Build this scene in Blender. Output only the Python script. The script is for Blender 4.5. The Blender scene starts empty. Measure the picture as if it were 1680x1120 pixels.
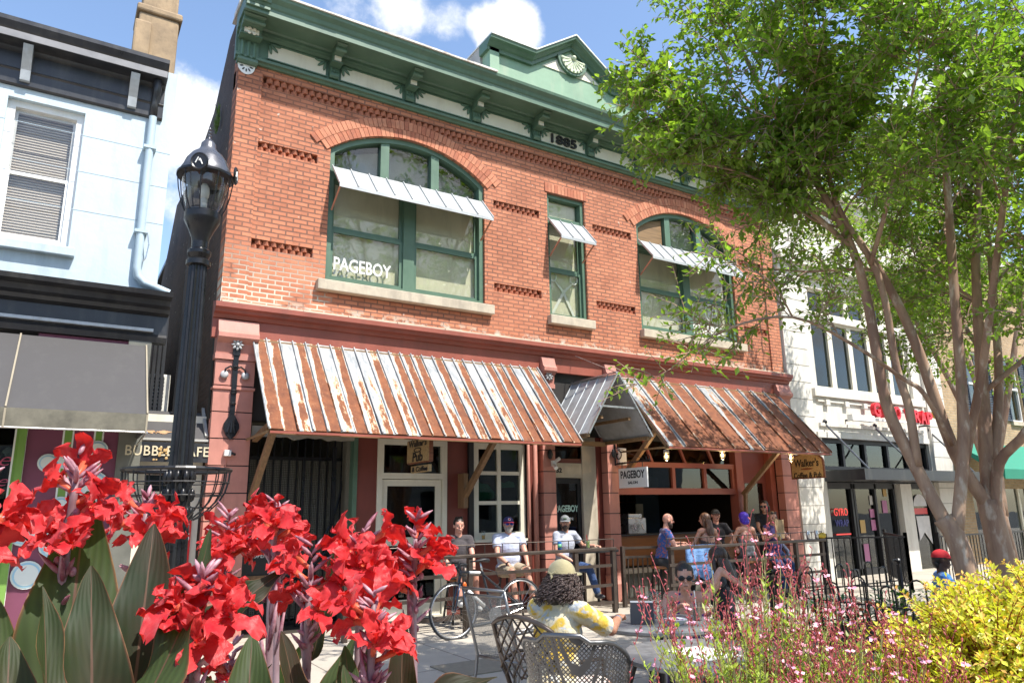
import bpy, bmesh, math, random
from mathutils import Vector, Matrix, Quaternion, noise
from mathutils.geometry import tessellate_polygon
PI = math.pi
random.seed(7)
scn = bpy.context.scene
COL = scn.collection
# ---------------------------------------------------------------- camera
cam = bpy.data.cameras.new("camera"); cam.lens = 1190/1680*36; cam.sensor_width = 36; cam.clip_start = 0.05; cam.clip_end = 2000
co = bpy.data.objects.new("camera", cam); COL.objects.link(co); scn.camera = co
pit, rol, yaw = math.radians(13.1), math.radians(-0.9), math.radians(32.2)
F = Vector((math.sin(yaw)*math.cos(pit), math.cos(yaw)*math.cos(pit), math.sin(pit)))
Rt = Vector((math.cos(yaw), -math.sin(yaw), 0)); U = Rt.cross(F)
Rr = Rt*math.cos(rol)+U*math.sin(rol); Ur = -Rt*math.sin(rol)+U*math.cos(rol)
co.matrix_world = Matrix(((Rr.x, Ur.x, -F.x, 0), (Rr.y, Ur.y, -F.y, -10.6), (Rr.z, Ur.z, -F.z, 1.6), (0, 0, 0, 1)))
# ---------------------------------------------------------------- sun
SD = Vector((-0.38, 1.0, -1.7)).normalized()      # the way the light travels
sl = bpy.data.lights.new("sun", 'SUN'); sl.energy = 4.0; sl.angle = math.radians(0.5); sl.color = (1, .95, .87)
so = bpy.data.objects.new("sun", sl); COL.objects.link(so); so.rotation_euler = SD.to_track_quat('-Z', 'Y').to_euler(); so.location = (5, -20, 30)
# ---------------------------------------------------------------- sky with clouds
W = bpy.data.worlds.new("World"); scn.world = W; W.use_nodes = True
nt = W.node_tree; N = nt.nodes; L = nt.links; N.clear()
def nd(t, **k):
    n = N.new(t)
    for a, b in k.items(): setattr(n, a, b)
    return n
out = nd('ShaderNodeOutputWorld'); bg = nd('ShaderNodeBackground'); bg.inputs[1].default_value = 0.15
sky = nd('ShaderNodeTexSky', sky_type='NISHITA', sun_disc=False)
sky.sun_elevation = math.asin(-SD.z); sky.sun_rotation = math.atan2(-SD.x, -SD.y)
sky.air_density = 1.0; sky.dust_density = 0.8; sky.ozone_density = 1.4
tc = nd('ShaderNodeTexCoord')
def vmath(op, a, b=None):
    n = nd('ShaderNodeVectorMath', operation=op)
    for i, x in enumerate((a, b)):
        if x is None: continue
        if isinstance(x, (tuple, Vector)): n.inputs[i].default_value = x
        else: L.new(x, n.inputs[i])
    return n
def fmath(op, a, b=None, clamp=False):
    n = nd('ShaderNodeMath', operation=op); n.use_clamp = clamp
    for i, x in enumerate((a, b)):
        if x is None: continue
        if isinstance(x, (int, float)): n.inputs[i].default_value = x
        else: L.new(x, n.inputs[i])
    return n.outputs[0]
no = nd('ShaderNodeTexNoise'); no.inputs['Scale'].default_value = 7.0; no.inputs['Detail'].default_value = 9; no.inputs['Roughness'].default_value = 0.62
L.new(tc.outputs['Generated'], no.inputs['Vector'])
def pxdir(x, y): return (Rr*(x-840)-Ur*(y-560)+F*1190).normalized()
tot = None
for (x, y, r, w) in ((325, 170, 6, .36), (310, 290, 7, .30), (600, 10, 5, .26), (700, 25, 4, .20), (835, 40, 3.2, .42), (845, 75, 3.2, .25), (765, 55, 3, .22), (1500, 260, 12, .25)):
    d = vmath('DOT_PRODUCT', tc.outputs['Generated'], tuple(pxdir(x, y))).outputs['Value']
    mr = nd('ShaderNodeMapRange'); mr.inputs[1].default_value = math.cos(math.radians(r)); mr.inputs[2].default_value = 1; mr.inputs[4].default_value = w
    L.new(d, mr.inputs[0]); tot = mr.outputs[0] if tot is None else fmath('ADD', tot, mr.outputs[0])
for (v_, r, w) in (((4.7, -10.6, 5.5), 26, .34), ((11, -10.6, 5.5), 26, .34)):      # unseen cloud bank added behind the camera to whiten the panes' reflections
    d = vmath('DOT_PRODUCT', tc.outputs['Generated'], tuple(Vector(v_).normalized())).outputs['Value']
    mr = nd('ShaderNodeMapRange'); mr.inputs[1].default_value = math.cos(math.radians(r)); mr.inputs[2].default_value = 1; mr.inputs[4].default_value = w
    L.new(d, mr.inputs[0]); tot = fmath('ADD', tot, mr.outputs[0])
dens = fmath('ADD', no.outputs['Fac'], fmath('MINIMUM', tot, .5))
cr = nd('ShaderNodeMapRange', interpolation_type='SMOOTHSTEP'); cr.inputs[1].default_value = .70; cr.inputs[2].default_value = .92; L.new(dens, cr.inputs[0])
no2 = nd('ShaderNodeTexNoise'); no2.inputs['Scale'].default_value = 5; no2.inputs['Detail'].default_value = 5; L.new(tc.outputs['Generated'], no2.inputs['Vector'])
cc = nd('ShaderNodeMix', data_type='RGBA'); L.new(no2.outputs['Fac'], cc.inputs[0]); cc.inputs[6].default_value = (3.4, 3.6, 4.0, 1); cc.inputs[7].default_value = (5.0, 4.95, 4.85, 1)
mx = nd('ShaderNodeMix', data_type='RGBA'); L.new(cr.outputs[0], mx.inputs[0]); L.new(sky.outputs[0], mx.inputs[6]); L.new(cc.outputs[2], mx.inputs[7])
L.new(mx.outputs[2], bg.inputs[0]); L.new(bg.outputs[0], out.inputs[0])
scn.view_settings.view_transform = 'Standard'; scn.view_settings.look = 'None'; scn.view_settings.gamma = 1; scn.view_settings.exposure = 1.0
scn.render.engine = 'CYCLES'; scn.cycles.max_bounces = 8; scn.cycles.transparent_max_bounces = 12; scn.cycles.sample_clamp_indirect = 6; scn.cycles.caustics_reflective = False; scn.cycles.caustics_refractive = False

# ---------------------------------------------------------------- materials
class M:
    """small helper round one node material"""
    def __init__(s, name):
        s.m = bpy.data.materials.new(name); s.m.use_nodes = True; s.n = s.m.node_tree.nodes; s.l = s.m.node_tree.links
        s.b = s.n['Principled BSDF']; s.o = s.n['Material Output']
        s.tc = s.n.new('ShaderNodeTexCoord')
    def new(s, t, **k):
        n = s.n.new(t)
        for a, b in k.items(): setattr(n, a, b)
        return n
    def set(s, i, v):
        if hasattr(v, 'links'): s.l.new(v, s.b.inputs[i])
        else: s.b.inputs[i].default_value = v
    def link(s, a, b): s.l.new(a, b)
    def noise(s, scale, detail=4, rough=.55, vec=None, stretch=None, out='Fac'):
        n = s.new('ShaderNodeTexNoise'); n.inputs['Scale'].default_value = scale; n.inputs['Detail'].default_value = detail; n.inputs['Roughness'].default_value = rough
        v = vec or s.tc.outputs['Object']
        if stretch:
            mp = s.new('ShaderNodeMapping'); mp.inputs['Scale'].default_value = stretch; s.link(v, mp.inputs[0]); v = mp.outputs[0]
        s.link(v, n.inputs['Vector']); return n.outputs[out]
    def ramp(s, fac, lo, hi, c0=0., c1=1.):
        r = s.new('ShaderNodeMapRange'); r.inputs[1].default_value = lo; r.inputs[2].default_value = hi; r.inputs[3].default_value = c0; r.inputs[4].default_value = c1
        s.link(fac, r.inputs[0]); return r.outputs[0]
    def mix(s, fac, a, b, blend='MIX'):
        r = s.new('ShaderNodeMix', data_type='RGBA', blend_type=blend)
        for i, x in ((0, fac), (6, a), (7, b)):
            if hasattr(x, 'links'): s.link(x, r.inputs[i])
            elif i == 0: r.inputs[i].default_value = x
            else: r.inputs[i].default_value = (*x[:3], 1)
        return r.outputs[2]
    def math(s, op, a, b=None, clamp=False):
        r = s.new('ShaderNodeMath', operation=op); r.use_clamp = clamp
        for i, x in enumerate((a, b)):
            if x is None: continue
            if hasattr(x, 'links'): s.link(x, r.inputs[i])
            else: r.inputs[i].default_value = x
        return r.outputs[0]
    def bump(s, h, strength=.3, dist=.01):
        b = s.new('ShaderNodeBump'); b.inputs['Strength'].default_value = strength; b.inputs['Distance'].default_value = dist
        s.link(h, b.inputs['Height']); s.link(b.outputs[0], s.b.inputs['Normal'])
    def sep(s, vec=None):
        x = s.new('ShaderNodeSeparateXYZ'); s.link(vec or s.tc.outputs['Object'], x.inputs[0]); return x.outputs
    def comb(s, x, y, z=0.):
        c = s.new('ShaderNodeCombineXYZ')
        for i, v in enumerate((x, y, z)):
            if hasattr(v, 'links'): s.link(v, c.inputs[i])
            else: c.inputs[i].default_value = v
        return c.outputs[0]
MATS = {}
def paint(name, c, rough=.5, var=.18, scale=3, bump=.12, metal=0., spec=.5, dirt=None, bscale=60):
    if name in MATS: return MATS[name]
    m = M(name); n = m.noise(scale, 6, .65)
    f = m.ramp(n, .3, .7)
    col = m.mix(f, [x*(1-var) for x in c], [min(1, x*(1+var)) for x in c])
    if dirt:
        n2 = m.noise(1.2, 8, .7, stretch=(3, 3, .6)); col = m.mix(m.ramp(n2, .5, .72, 0, dirt[3] if len(dirt) > 3 else .5), col, dirt)
    m.set('Base Color', col); m.set('Roughness', m.ramp(n, .3, .7, max(.02, rough-.08), min(1, rough+.08))); m.set('Metallic', metal); m.set('Specular IOR Level', spec)
    if bump: m.bump(m.noise(bscale, 4, .6), bump, .004)
    MATS[name] = m.m; return m.m
def brick(name, c1, c2, mort, bw=.215, bh=.0735, ms=.0115, newmort=False, stain=True, axis='xz', light=1.0):
    m = M(name); x, y, z = m.sep()
    wob = m.noise(1.6, 2, .5)
    if axis == 'xz': v = m.comb(x, m.math('ADD', z, m.math('MULTIPLY', wob, .012)), 0)
    else: v = m.comb(y, m.math('ADD', z, m.math('MULTIPLY', wob, .03)), 0)
    def bt(a, b, mo, size, sm=.15):
        t = m.new('ShaderNodeTexBrick'); t.offset = .5; m.link(v, t.inputs['Vector'])
        t.inputs['Color1'].default_value = (*a, 1); t.inputs['Color2'].default_value = (*b, 1); t.inputs['Mortar'].default_value = (*mo, 1)
        t.inputs['Scale'].default_value = 1; t.inputs['Mortar Size'].default_value = size; t.inputs['Mortar Smooth'].default_value = sm
        t.inputs['Brick Width'].default_value = bw; t.inputs['Row Height'].default_value = bh; t.inputs['Bias'].default_value = -.1
        return t
    t = bt(c1, c2, mort, ms)
    rowv = m.comb(m.math('SNAP', x if axis == 'xz' else y, bw/2), m.math('SNAP', z, bh), 3.3)
    wn = m.new('ShaderNodeTexWhiteNoise', noise_dimensions='3D'); m.link(rowv, wn.inputs[0])
    col = m.mix(m.ramp(wn.outputs[0], .3, 1, 0, .38), t.outputs['Color'], [q*.6 for q in c2])
    col = m.mix(m.ramp(m.noise(.9, 6, .65), .42, .66, 0, .28), col, [min(1, q*1.3+.02) for q in c1])
    col = m.mix(m.ramp(m.noise(.6, 6, .7, stretch=(1, 1, .5)), .50, .75, 0, .55), col, [q*.45 for q in c2])
    if newmort:
        msk = m.math('MULTIPLY', m.ramp(z, 5.55, 4.8), m.ramp(m.math('ADD', m.noise(1.1, 4, .6), m.ramp(x, -2.9, -5.5, -.2, .1)), .44, .54))
        col = m.mix(m.math('MULTIPLY', msk, t.outputs['Fac']), col, (.62, .55, .44))
        ln = m.math('MULTIPLY', m.ramp(z, 4.72, 4.6), m.ramp(m.noise(5, 5, .7), .5, .6)); col = m.mix(ln, col, (.55, .5, .42))
    fl = m.ramp(m.noise(9, 3, .4), .72, .74); col = m.mix(m.math('MULTIPLY', fl, .55), col, (.7, .62, .52))
    m.set('Base Color', col); m.set('Roughness', .85)
    h = m.math('ADD', m.math('MULTIPLY', t.outputs['Fac'], -1.), m.math('MULTIPLY', m.noise(45, 5, .7), .45))
    m.bump(h, 1., .012); MATS[name] = m.m; return m.m
def glass(name, tint=(.75, .85, .8), rough=.015, refl=1.0, dirty=.0, ior=1.5):
    m = M(name); m.n.remove(m.b)
    tr = m.new('ShaderNodeBsdfTransparent'); tr.inputs[0].default_value = (*tint, 1)
    gl = m.new('ShaderNodeBsdfGlossy'); gl.inputs['Roughness'].default_value = rough
    lw = m.new('ShaderNodeLayerWeight'); lw.inputs[0].default_value = .5; f5 = m.math('POWER', lw.outputs['Facing'], 4.)
    class fr: outputs = [m.math('ADD', m.math('MULTIPLY', f5, .9), .045)]
    ms = m.new('ShaderNodeMixShader'); m.link(m.math('MULTIPLY', fr.outputs[0], refl, True), ms.inputs[0]); m.link(tr.outputs[0], ms.inputs[1]); m.link(gl.outputs[0], ms.inputs[2])
    bp = m.new('ShaderNodeBump'); bp.inputs['Strength'].default_value = .05; bp.inputs['Distance'].default_value = .02; m.link(m.noise(1.7, 2), bp.inputs['Height']); m.link(bp.outputs[0], gl.inputs['Normal'])
    m.link(ms.outputs[0], m.o.inputs[0]); MATS[name] = m.m; return m.m
def leafmat(name, c, trans=.45, var=.35, rough=.38, sc=4, spec=.5):
    m = M(name); g = m.new('ShaderNodeNewGeometry')
    n = m.noise(sc, 3); f = m.ramp(n, .3, .7)
    col = m.mix(m.math('MULTIPLY', g.outputs['Random Per Island'], 1.), [x*(1-var) for x in c], [min(1, x*(1+var)) for x in c])
    col = m.mix(m.math('MULTIPLY', f, .5), col, [c[0]*1.3, c[1]*1.05, c[2]*.7])
    m.set('Base Color', col); m.set('Roughness', rough); m.set('Specular IOR Level', spec)
    tl = m.new('ShaderNodeBsdfTranslucent'); m.link(m.mix(1., col, (1.35, 1.55, .6), 'MULTIPLY'), tl.inputs[0])
    ms = m.new('ShaderNodeMixShader'); ms.inputs[0].default_value = trans; m.link(m.b.outputs[0], ms.inputs[1]); m.link(tl.outputs[0], ms.inputs[2]); m.link(ms.outputs[0], m.o.inputs[0])
    MATS[name] = m.m; return m.m
def emit(name, c, s):
    m = M(name); m.set('Base Color', (*c, 1)); m.set('Emission Color', (*c, 1)); m.set('Emission Strength', s); MATS[name] = m.m; return m.m
def wood(name, c, axis='z', rough=.6, sc=1):
    m = M(name); st = {'x': (.6, 9, 9), 'y': (9, .6, 9), 'z': (9, 9, .6)}[axis]; st = tuple(q*sc for q in st)
    n = m.noise(3, 6, .7, stretch=st); col = m.mix(m.ramp(n, .3, .7), [x*.55 for x in c], [min(1, x*1.25) for x in c])
    m.set('Base Color', col); m.set('Roughness', rough); m.bump(n, .3, .003); MATS[name] = m.m; return m.m

# ---------------------------------------------------------------- mesh helpers
def wloc(o):
    v = Vector((0, 0, 0))
    while o is not None: v += o.location; o = o.parent
    return v
def tag(o, label=None, cat=None, group=None, kind=None):
    if label: o['label'] = label
    if cat: o['category'] = cat
    if group: o['group'] = group
    if kind: o['kind'] = kind
    return o
def thing(name, loc, label, cat, group=None):
    o = bpy.data.objects.new(name, None); COL.objects.link(o); o.location = loc; o.empty_display_size = .1
    return tag(o, label, cat, group)
def mkobj(name, me, parent=None):
    o = bpy.data.objects.new(name, me); COL.objects.link(o)
    if parent is not None: o.parent = parent
    return o
class MB:
    def __init__(s): s.v = []; s.f = []; s.mi = []; s.uv = []; s.cur = 0
    def add(s, vs, fs, uvs=None):
        b = len(s.v); s.v += [tuple(x) for x in vs]; s.uv += (uvs if uvs else [(0, 0)]*len(vs))
        for f in fs: s.f.append(tuple(b+i for i in f)); s.mi.append(s.cur)
        return s
    def box(s, x0, x1, y0, y1, z0, z1):
        if x0 > x1: x0, x1 = x1, x0
        if y0 > y1: y0, y1 = y1, y0
        if z0 > z1: z0, z1 = z1, z0
        return s.add([(x0, y0, z0), (x1, y0, z0), (x1, y1, z0), (x0, y1, z0), (x0, y0, z1), (x1, y0, z1), (x1, y1, z1), (x0, y1, z1)],
              [(0, 3, 2, 1), (4, 5, 6, 7), (0, 1, 5, 4), (1, 2, 6, 5), (2, 3, 7, 6), (3, 0, 4, 7)])
    def bar(s, p0, p1, w, d=None, up=(0, 0, 1)):     # rectangular bar between two points
        p0, p1 = Vector(p0), Vector(p1); d = d or w; a = (p1-p0).normalized(); u = Vector(up)
        if abs(a.dot(u)) > .98: u = Vector((0, 1, 0))
        sx = a.cross(u).normalized()*w/2; sy = sx.cross(a).normalized()*d/2
        vs = [p+q for p in (p0, p1) for q in (-sx-sy, sx-sy, sx+sy, -sx+sy)]
        return s.add(vs, [(3, 2, 1, 0), (4, 5, 6, 7), (0, 1, 5, 4), (1, 2, 6, 5), (2, 3, 7, 6), (3, 0, 4, 7)])
    def prism(s, pts, a0, a1, plane='xz'):           # 2-D outline pulled along the third axis
        def P(u, v, w): return {'xz': (u, w, v), 'yz': (w, u, v), 'xy': (u, v, w)}[plane]
        n = len(pts); vs = [P(u, v, a0) for u, v in pts]+[P(u, v, a1) for u, v in pts]
        tri = tessellate_polygon([[Vector((u, v, 0)) for u, v in pts]])
        fs = [tuple(t) for t in tri]+[tuple(n+i for i in reversed(t)) for t in tri]
        fs += [(i, (i+1) % n, n+(i+1) % n, n+i) for i in range(n)]
        return s.add(vs, fs)
    def tube(s, pts, r, n=8, cap=True, flat=1.0):
        pts = [Vector(p) for p in pts]; m = len(pts)
        if not hasattr(r, '__len__'): r = [r]*m
        t = (pts[1]-pts[0]).normalized(); ref = Vector((0, 0, 1)) if abs(t.z) < .9 else Vector((1, 0, 0))
        nx = t.cross(ref).normalized(); vs = []
        for i, p in enumerate(pts):
            t = (pts[min(i+1, m-1)]-pts[max(i-1, 0)])
            if t.length < 1e-9: t = Vector((0, 0, 1))
            t.normalize(); nx = (nx-t*nx.dot(t))
            if nx.length < 1e-6: nx = t.orthogonal()
            nx.normalize(); ny = t.cross(nx)
            for k in range(n):
                a = 2*PI*k/n; vs.append(p+(nx*math.cos(a)+ny*math.sin(a)*flat)*r[i])
        fs = [(i*n+k, i*n+(k+1) % n, (i+1)*n+(k+1) % n, (i+1)*n+k) for i in range(m-1) for k in range(n)]
        if cap: fs += [tuple(reversed(range(n))), tuple((m-1)*n+k for k in range(n))]
        return s.add(vs, fs)
    def lathe(s, prof, c, n=24, a0=0, a1=2*PI, flute=0, axis=None):
        full = abs(a1-a0-2*PI) < 1e-6; k = n if full else n+1; vs = []
        q = Vector(axis).to_track_quat('Z', 'Y') if axis else None
        for r, z in prof:
            for i in range(k):
                a = a0+(a1-a0)*i/n; rr = r*(1-(flute if (i % 2) else 0)); p = Vector((rr*math.cos(a), rr*math.sin(a), z))
                if q: p = q @ p
                vs.append(p+Vector(c))
        m = len(prof); fs = [(i*k+j, i*k+(j+1) % k, (i+1)*k+(j+1) % k, (i+1)*k+j) for i in range(m-1) for j in range(n if full else n)]
        if full:
            if prof[0][0] > 1e-4: fs.append(tuple(reversed(range(k))))
            if prof[-1][0] > 1e-4: fs.append(tuple((m-1)*k+j for j in range(k)))
        return s.add(vs, fs)
    def ball(s, c, r, n=12, q=None):
        r = r if hasattr(r, '__len__') else (r, r, r); h = n//2; vs = []; c = Vector(c)
        for i in range(h+1):
            th = PI*i/h
            for k in range(n):
                a = 2*PI*k/n; p = Vector((r[0]*math.sin(th)*math.cos(a), r[1]*math.sin(th)*math.sin(a), r[2]*math.cos(th)))
                if q is not None: p = q @ p
                vs.append(c+p)
        fs = [(i*n+k, (i+1)*n+k, (i+1)*n+(k+1) % n, i*n+(k+1) % n) for i in range(h) for k in range(n)]
        return s.add(vs, fs)
    def cone(s, p0, p1, r0, r1, n=12, caps=True, rounded=True):
        p0, p1 = Vector(p0), Vector(p1); a = (p1-p0); Ln = a.length; a.normalize()
        pts = [p0]; rr = [r0]
        if rounded:
            pts = [p0-a*r0*math.cos(t) for t in (0, .5, 1.0)]+[p0]+[p1]+[p1+a*r1*math.sin(t) for t in (.5, 1.0, PI/2)]
            rr = [max(.0005, r0*math.sin(t)) for t in (0, .5, 1.0)]+[r0]+[r1]+[max(.0005, r1*math.cos(t)) for t in (.5, 1.0, PI/2)]
        else: pts = [p0, p1]; rr = [r0, r1]
        return s.tube(pts, rr, n, True)
    def wall(s, outer, holes, y0, y1, plane='xz', back=True):   # slab with holes, y0 is the seen face
        def P(u, v, w): return {'xz': (u, w, v), 'yz': (w, u, v)}[plane]
        loops = [outer]+holes; flat = [p for lp in loops for p in lp]
        tri = tessellate_polygon([[Vector((u, v, 0)) for u, v in lp] for lp in loops]); n = len(flat)
        vs = [P(u, v, y0) for u, v in flat]; fs = []
        for t in tri:
            a, b, c = (Vector(flat[i]) for i in t); cr = (b-a).cross(c-a) if False else (b.x-a.x)*(c.y-a.y)-(b.y-a.y)*(c.x-a.x)
            fs.append(tuple(t) if cr > 0 else tuple(reversed(t)))
        s.add(vs, fs)
        if back: s.add([P(u, v, y1) for u, v in flat], [tuple(reversed(f)) for f in fs])
        vs = [P(u, v, w) for w in (y0, y1) for u, v in flat]; fs = []; b = 0
        for lp in loops:
            k = len(lp)
            for i in range(k): fs.append((b+i, b+(i+1) % k, n+b+(i+1) % k, n+b+i))
            b += k
        return s.add(vs, fs)
    def build(s, name, mats, parent=None, smooth=None, origin=None, kind=None):
        me = bpy.data.meshes.new(name); off = Vector(origin) if origin is not None else wloc(parent)
        me.from_pydata([tuple(Vector(v)-off) for v in s.v], [], s.f)
        for m in (mats if isinstance(mats, (list, tuple)) else [mats]): me.materials.append(getattr(m, "m", m))
        me.polygons.foreach_set('material_index', s.mi)
        if any(u != (0, 0) for u in s.uv[:200]):
            ul = me.uv_layers.new(name='UVMap'); vi = [0]*len(me.loops); me.loops.foreach_get('vertex_index', vi)
            ul.data.foreach_set('uv', [c for i in vi for c in s.uv[i]])
        if smooth:
            me.polygons.foreach_set('use_smooth', [True]*len(me.polygons))
            if smooth is not True: me.set_sharp_from_angle(angle=math.radians(smooth))
        me.update()
        o = mkobj(name, me, parent)
        if origin is not None and parent is None: o.location = off
        if kind: o['kind'] = kind
        return o
def fixn(o):
    bm = bmesh.new(); bm.from_mesh(o.data); bmesh.ops.recalc_face_normals(bm, faces=bm.faces); bm.to_mesh(o.data); bm.free(); return o
def bevel(o, w=.01, seg=2):
    bm = bmesh.new(); bm.from_mesh(o.data)
    bmesh.ops.remove_doubles(bm, verts=bm.verts, dist=1e-5)
    bmesh.ops.bevel(bm, geom=[e for e in bm.edges if len(e.link_faces) == 2 and e.calc_face_angle(0) > .6], offset=w, segments=seg, affect='EDGES', profile=.5, clamp_overlap=True)
    bm.to_mesh(o.data); bm.free(); return o
def text(name, body, w, h, loc, mat, parent=None, depth=.004, bold=0.0, face=(0, -1, 0), shear=0, spacing=1.0):
    """letters w x h metres, centred at loc, looking along face"""
    cu = bpy.data.curves.new(name, 'FONT'); cu.body = body; cu.size = 1; cu.extrude = .5; cu.offset = bold; cu.shear = shear; cu.resolution_u = 3; cu.align_x = 'CENTER'; cu.space_character = spacing
    ob = bpy.data.objects.new('tmp', cu); COL.objects.link(ob); dg = bpy.context.evaluated_depsgraph_get()
    me = bpy.data.meshes.new_from_object(ob.evaluated_get(dg)); bpy.data.objects.remove(ob)
    xs = [v.co.x for v in me.vertices]; ys = [v.co.y for v in me.vertices]
    cx, cy = (min(xs)+max(xs))/2, (min(ys)+max(ys))/2; sx = w/(max(xs)-min(xs)); sy = h/(max(ys)-min(ys)) if h else sx
    f = Vector(face).normalized(); rt = Vector((0, 0, 1)).cross(f).normalized(); up = f.cross(rt); off = wloc(parent)
    for v in me.vertices: v.co = Vector(loc)+rt*((v.co.x-cx)*sx)+up*((v.co.y-cy)*sy)+f*(v.co.z*depth)-off
    me.materials.clear(); me.materials.append(mat); me.name = name
    return mkobj(name, me, parent)
def apply_mods(o):
    dg = bpy.context.evaluated_depsgraph_get(); me = bpy.data.meshes.new_from_object(o.evaluated_get(dg)); old = o.data; mats = [m for m in old.materials]
    o.modifiers.clear(); o.data = me
    if not me.materials:
        for m in mats: me.materials.append(getattr(m, "m", m))
    bpy.data.meshes.remove(old); return o
def remesh(o, vox=.008, smooth=3):
    m = o.modifiers.new('r', 'REMESH'); m.mode = 'VOXEL'; m.voxel_size = vox; m.use_smooth_shade = True
    if smooth: s = o.modifiers.new('s', 'SMOOTH'); s.factor = .5; s.iterations = smooth
    return apply_mods(o)
def copy_tree(o, parent=None):
    c = o.copy(); COL.objects.link(c); c.parent = parent
    for ch in list(o.children): copy_tree(ch, c)
    return c
def arc(cx, cz, r, a0, a1, n): return [(cx+r*math.cos(a0+(a1-a0)*i/n), cz+r*math.sin(a0+(a1-a0)*i/n)) for i in range(n+1)]
B1 = brick('red_brick', (.56, .215, .115), (.45, .155, .082), (.20, .095, .065), newmort=True)
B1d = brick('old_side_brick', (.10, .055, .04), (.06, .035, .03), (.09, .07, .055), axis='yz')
B1t = [paint('arch_brick_a', (.52, .21, .12), .85, .2, 8, .4), paint('arch_brick_b', (.46, .17, .095), .85, .2, 8, .4), paint('arch_brick_c', (.40, .135, .075), .85, .2, 8, .4)]
MORT = paint('mortar', (.28, .13, .09), .9)
TAN = brick('tan_brick', (.46, .31, .17), (.36, .24, .13), (.40, .33, .24))
GRN = paint('green_paint', (.085, .155, .105), .45, .16, 2, .1, dirt=(.16, .24, .17, .35))
GRNL = paint('light_green_paint', (.22, .35, .24), .5, .12, 2, .1, dirt=(.35, .38, .28, .5))
CREAM = paint('cream_paint', (.72, .68, .56), .6, .06, 2, .05, dirt=(.4, .34, .24, .3))
WHITE = paint('white_paint', (.78, .78, .76), .5, .04, 3, .05, dirt=(.4, .38, .34, .25))
STONE = paint('sill_stone', (.50, .43, .33), .85, .15, 7, .4, dirt=(.25, .21, .17, .6))
REDP = paint('oxide_red_paint', (.30, .082, .055), .5, .14, 2, .12, dirt=(.16, .06, .045, .5))
REDL = paint('pink_sandstone_paint', (.47, .20, .155), .6, .12, 3, .2, dirt=(.28, .12, .09, .5))
REDD = paint('dark_red_paint', (.17, .04, .028), .5, .15, 2, .1)
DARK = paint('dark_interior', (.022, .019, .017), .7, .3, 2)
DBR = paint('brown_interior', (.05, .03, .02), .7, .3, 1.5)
BLK = paint('black_paint', (.022, .023, .027), .35, .25, 3, .1, dirt=(.12, .115, .10, .35))
IRON = paint('black_iron', (.014, .014, .016), .32, .3, 8, .1, metal=.3)
BRON = paint('bronze_steel', (.085, .066, .055), .4, .2, 6, .1, metal=.5, dirt=(.14, .10, .08, .4))
GREYM = paint('grey_tube_metal', (.17, .17, .175), .35, .15, 8, .05, metal=.7)
ALU = paint('aluminium', (.6, .6, .61), .3, .08, 8, .03, metal=.9)
GALV = paint('galvanised_sheet', (.42, .44, .45), .45, .18, 5, .08, metal=.35, dirt=(.27, .24, .19, .5))
GALVL = paint('pale_metal_awning', (.46, .48, .49), .4, .10, 4, .05, metal=.25, dirt=(.40, .40, .40, .5))
BLUEW = paint('pale_blue_stucco', (.48, .57, .62), .75, .07, 2, .8, dirt=(.34, .41, .45, .7), bscale=14)
BLUEP = paint('pale_blue_pipe', (.40, .50, .56), .5, .08, 3, .05)
WSTONE = paint('white_terracotta', (.66, .63, .57), .6, .07, 2, .15, dirt=(.36, .32, .26, .45))
CANV = paint('charcoal_canvas', (.062, .059, .06), .8, .12, 3, .25, dirt=(.09, .087, .083, .4))
CANVE = paint('weathered_canvas_edge', (.14, .13, .10), .85, .35, 5, .25)
TWOOD = wood('timber', (.22, .125, .06), 'z'); TWX = wood('timber_long', (.25, .15, .07), 'x'); SIGNW = wood('sign_wood', (.42, .29, .14), 'x', .6)
SIGND = wood('sign_edge_wood', (.20, .07, .03), 'x', .6); COUNT = wood('counter_wood', (.24, .085, .02), 'x', .35, .6)
CHIM = paint('chimney_stucco', (.33, .24, .15), .9, .3, 4, .8, dirt=(.12, .09, .06, .8), bscale=25)
GL_UP = glass('upper_window_glass', (.94, .95, .92), .02, 1.5)
GL_DK = glass('shop_glass', (.5, .55, .53), .012, 1.3)
GL_LAMP = glass('lamp_glass', (.93, .95, .95), .05, 1.6)
GL_CUP = glass('drinking_glass', (.93, .96, .97), .02, 1.4)
SHADE = paint('window_shade', (.72, .68, .54), .8, .06, 1.3, .1, dirt=(.26, .27, .2, .4))
BLIND = M('venetian_blind')
_x, _y, _z = BLIND.sep(); _w = BLIND.new('ShaderNodeTexWave', wave_type='BANDS', bands_direction='Z'); _w.inputs['Scale'].default_value = 8.2; BLIND.link(BLIND.tc.outputs['Object'], _w.inputs[0])
BLIND.set('Base Color', BLIND.mix(_w.outputs[0], (.16, .12, .09), (.66, .60, .52))); BLIND.bump(_w.outputs[0], .6, .02); BLIND = BLIND.m
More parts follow.
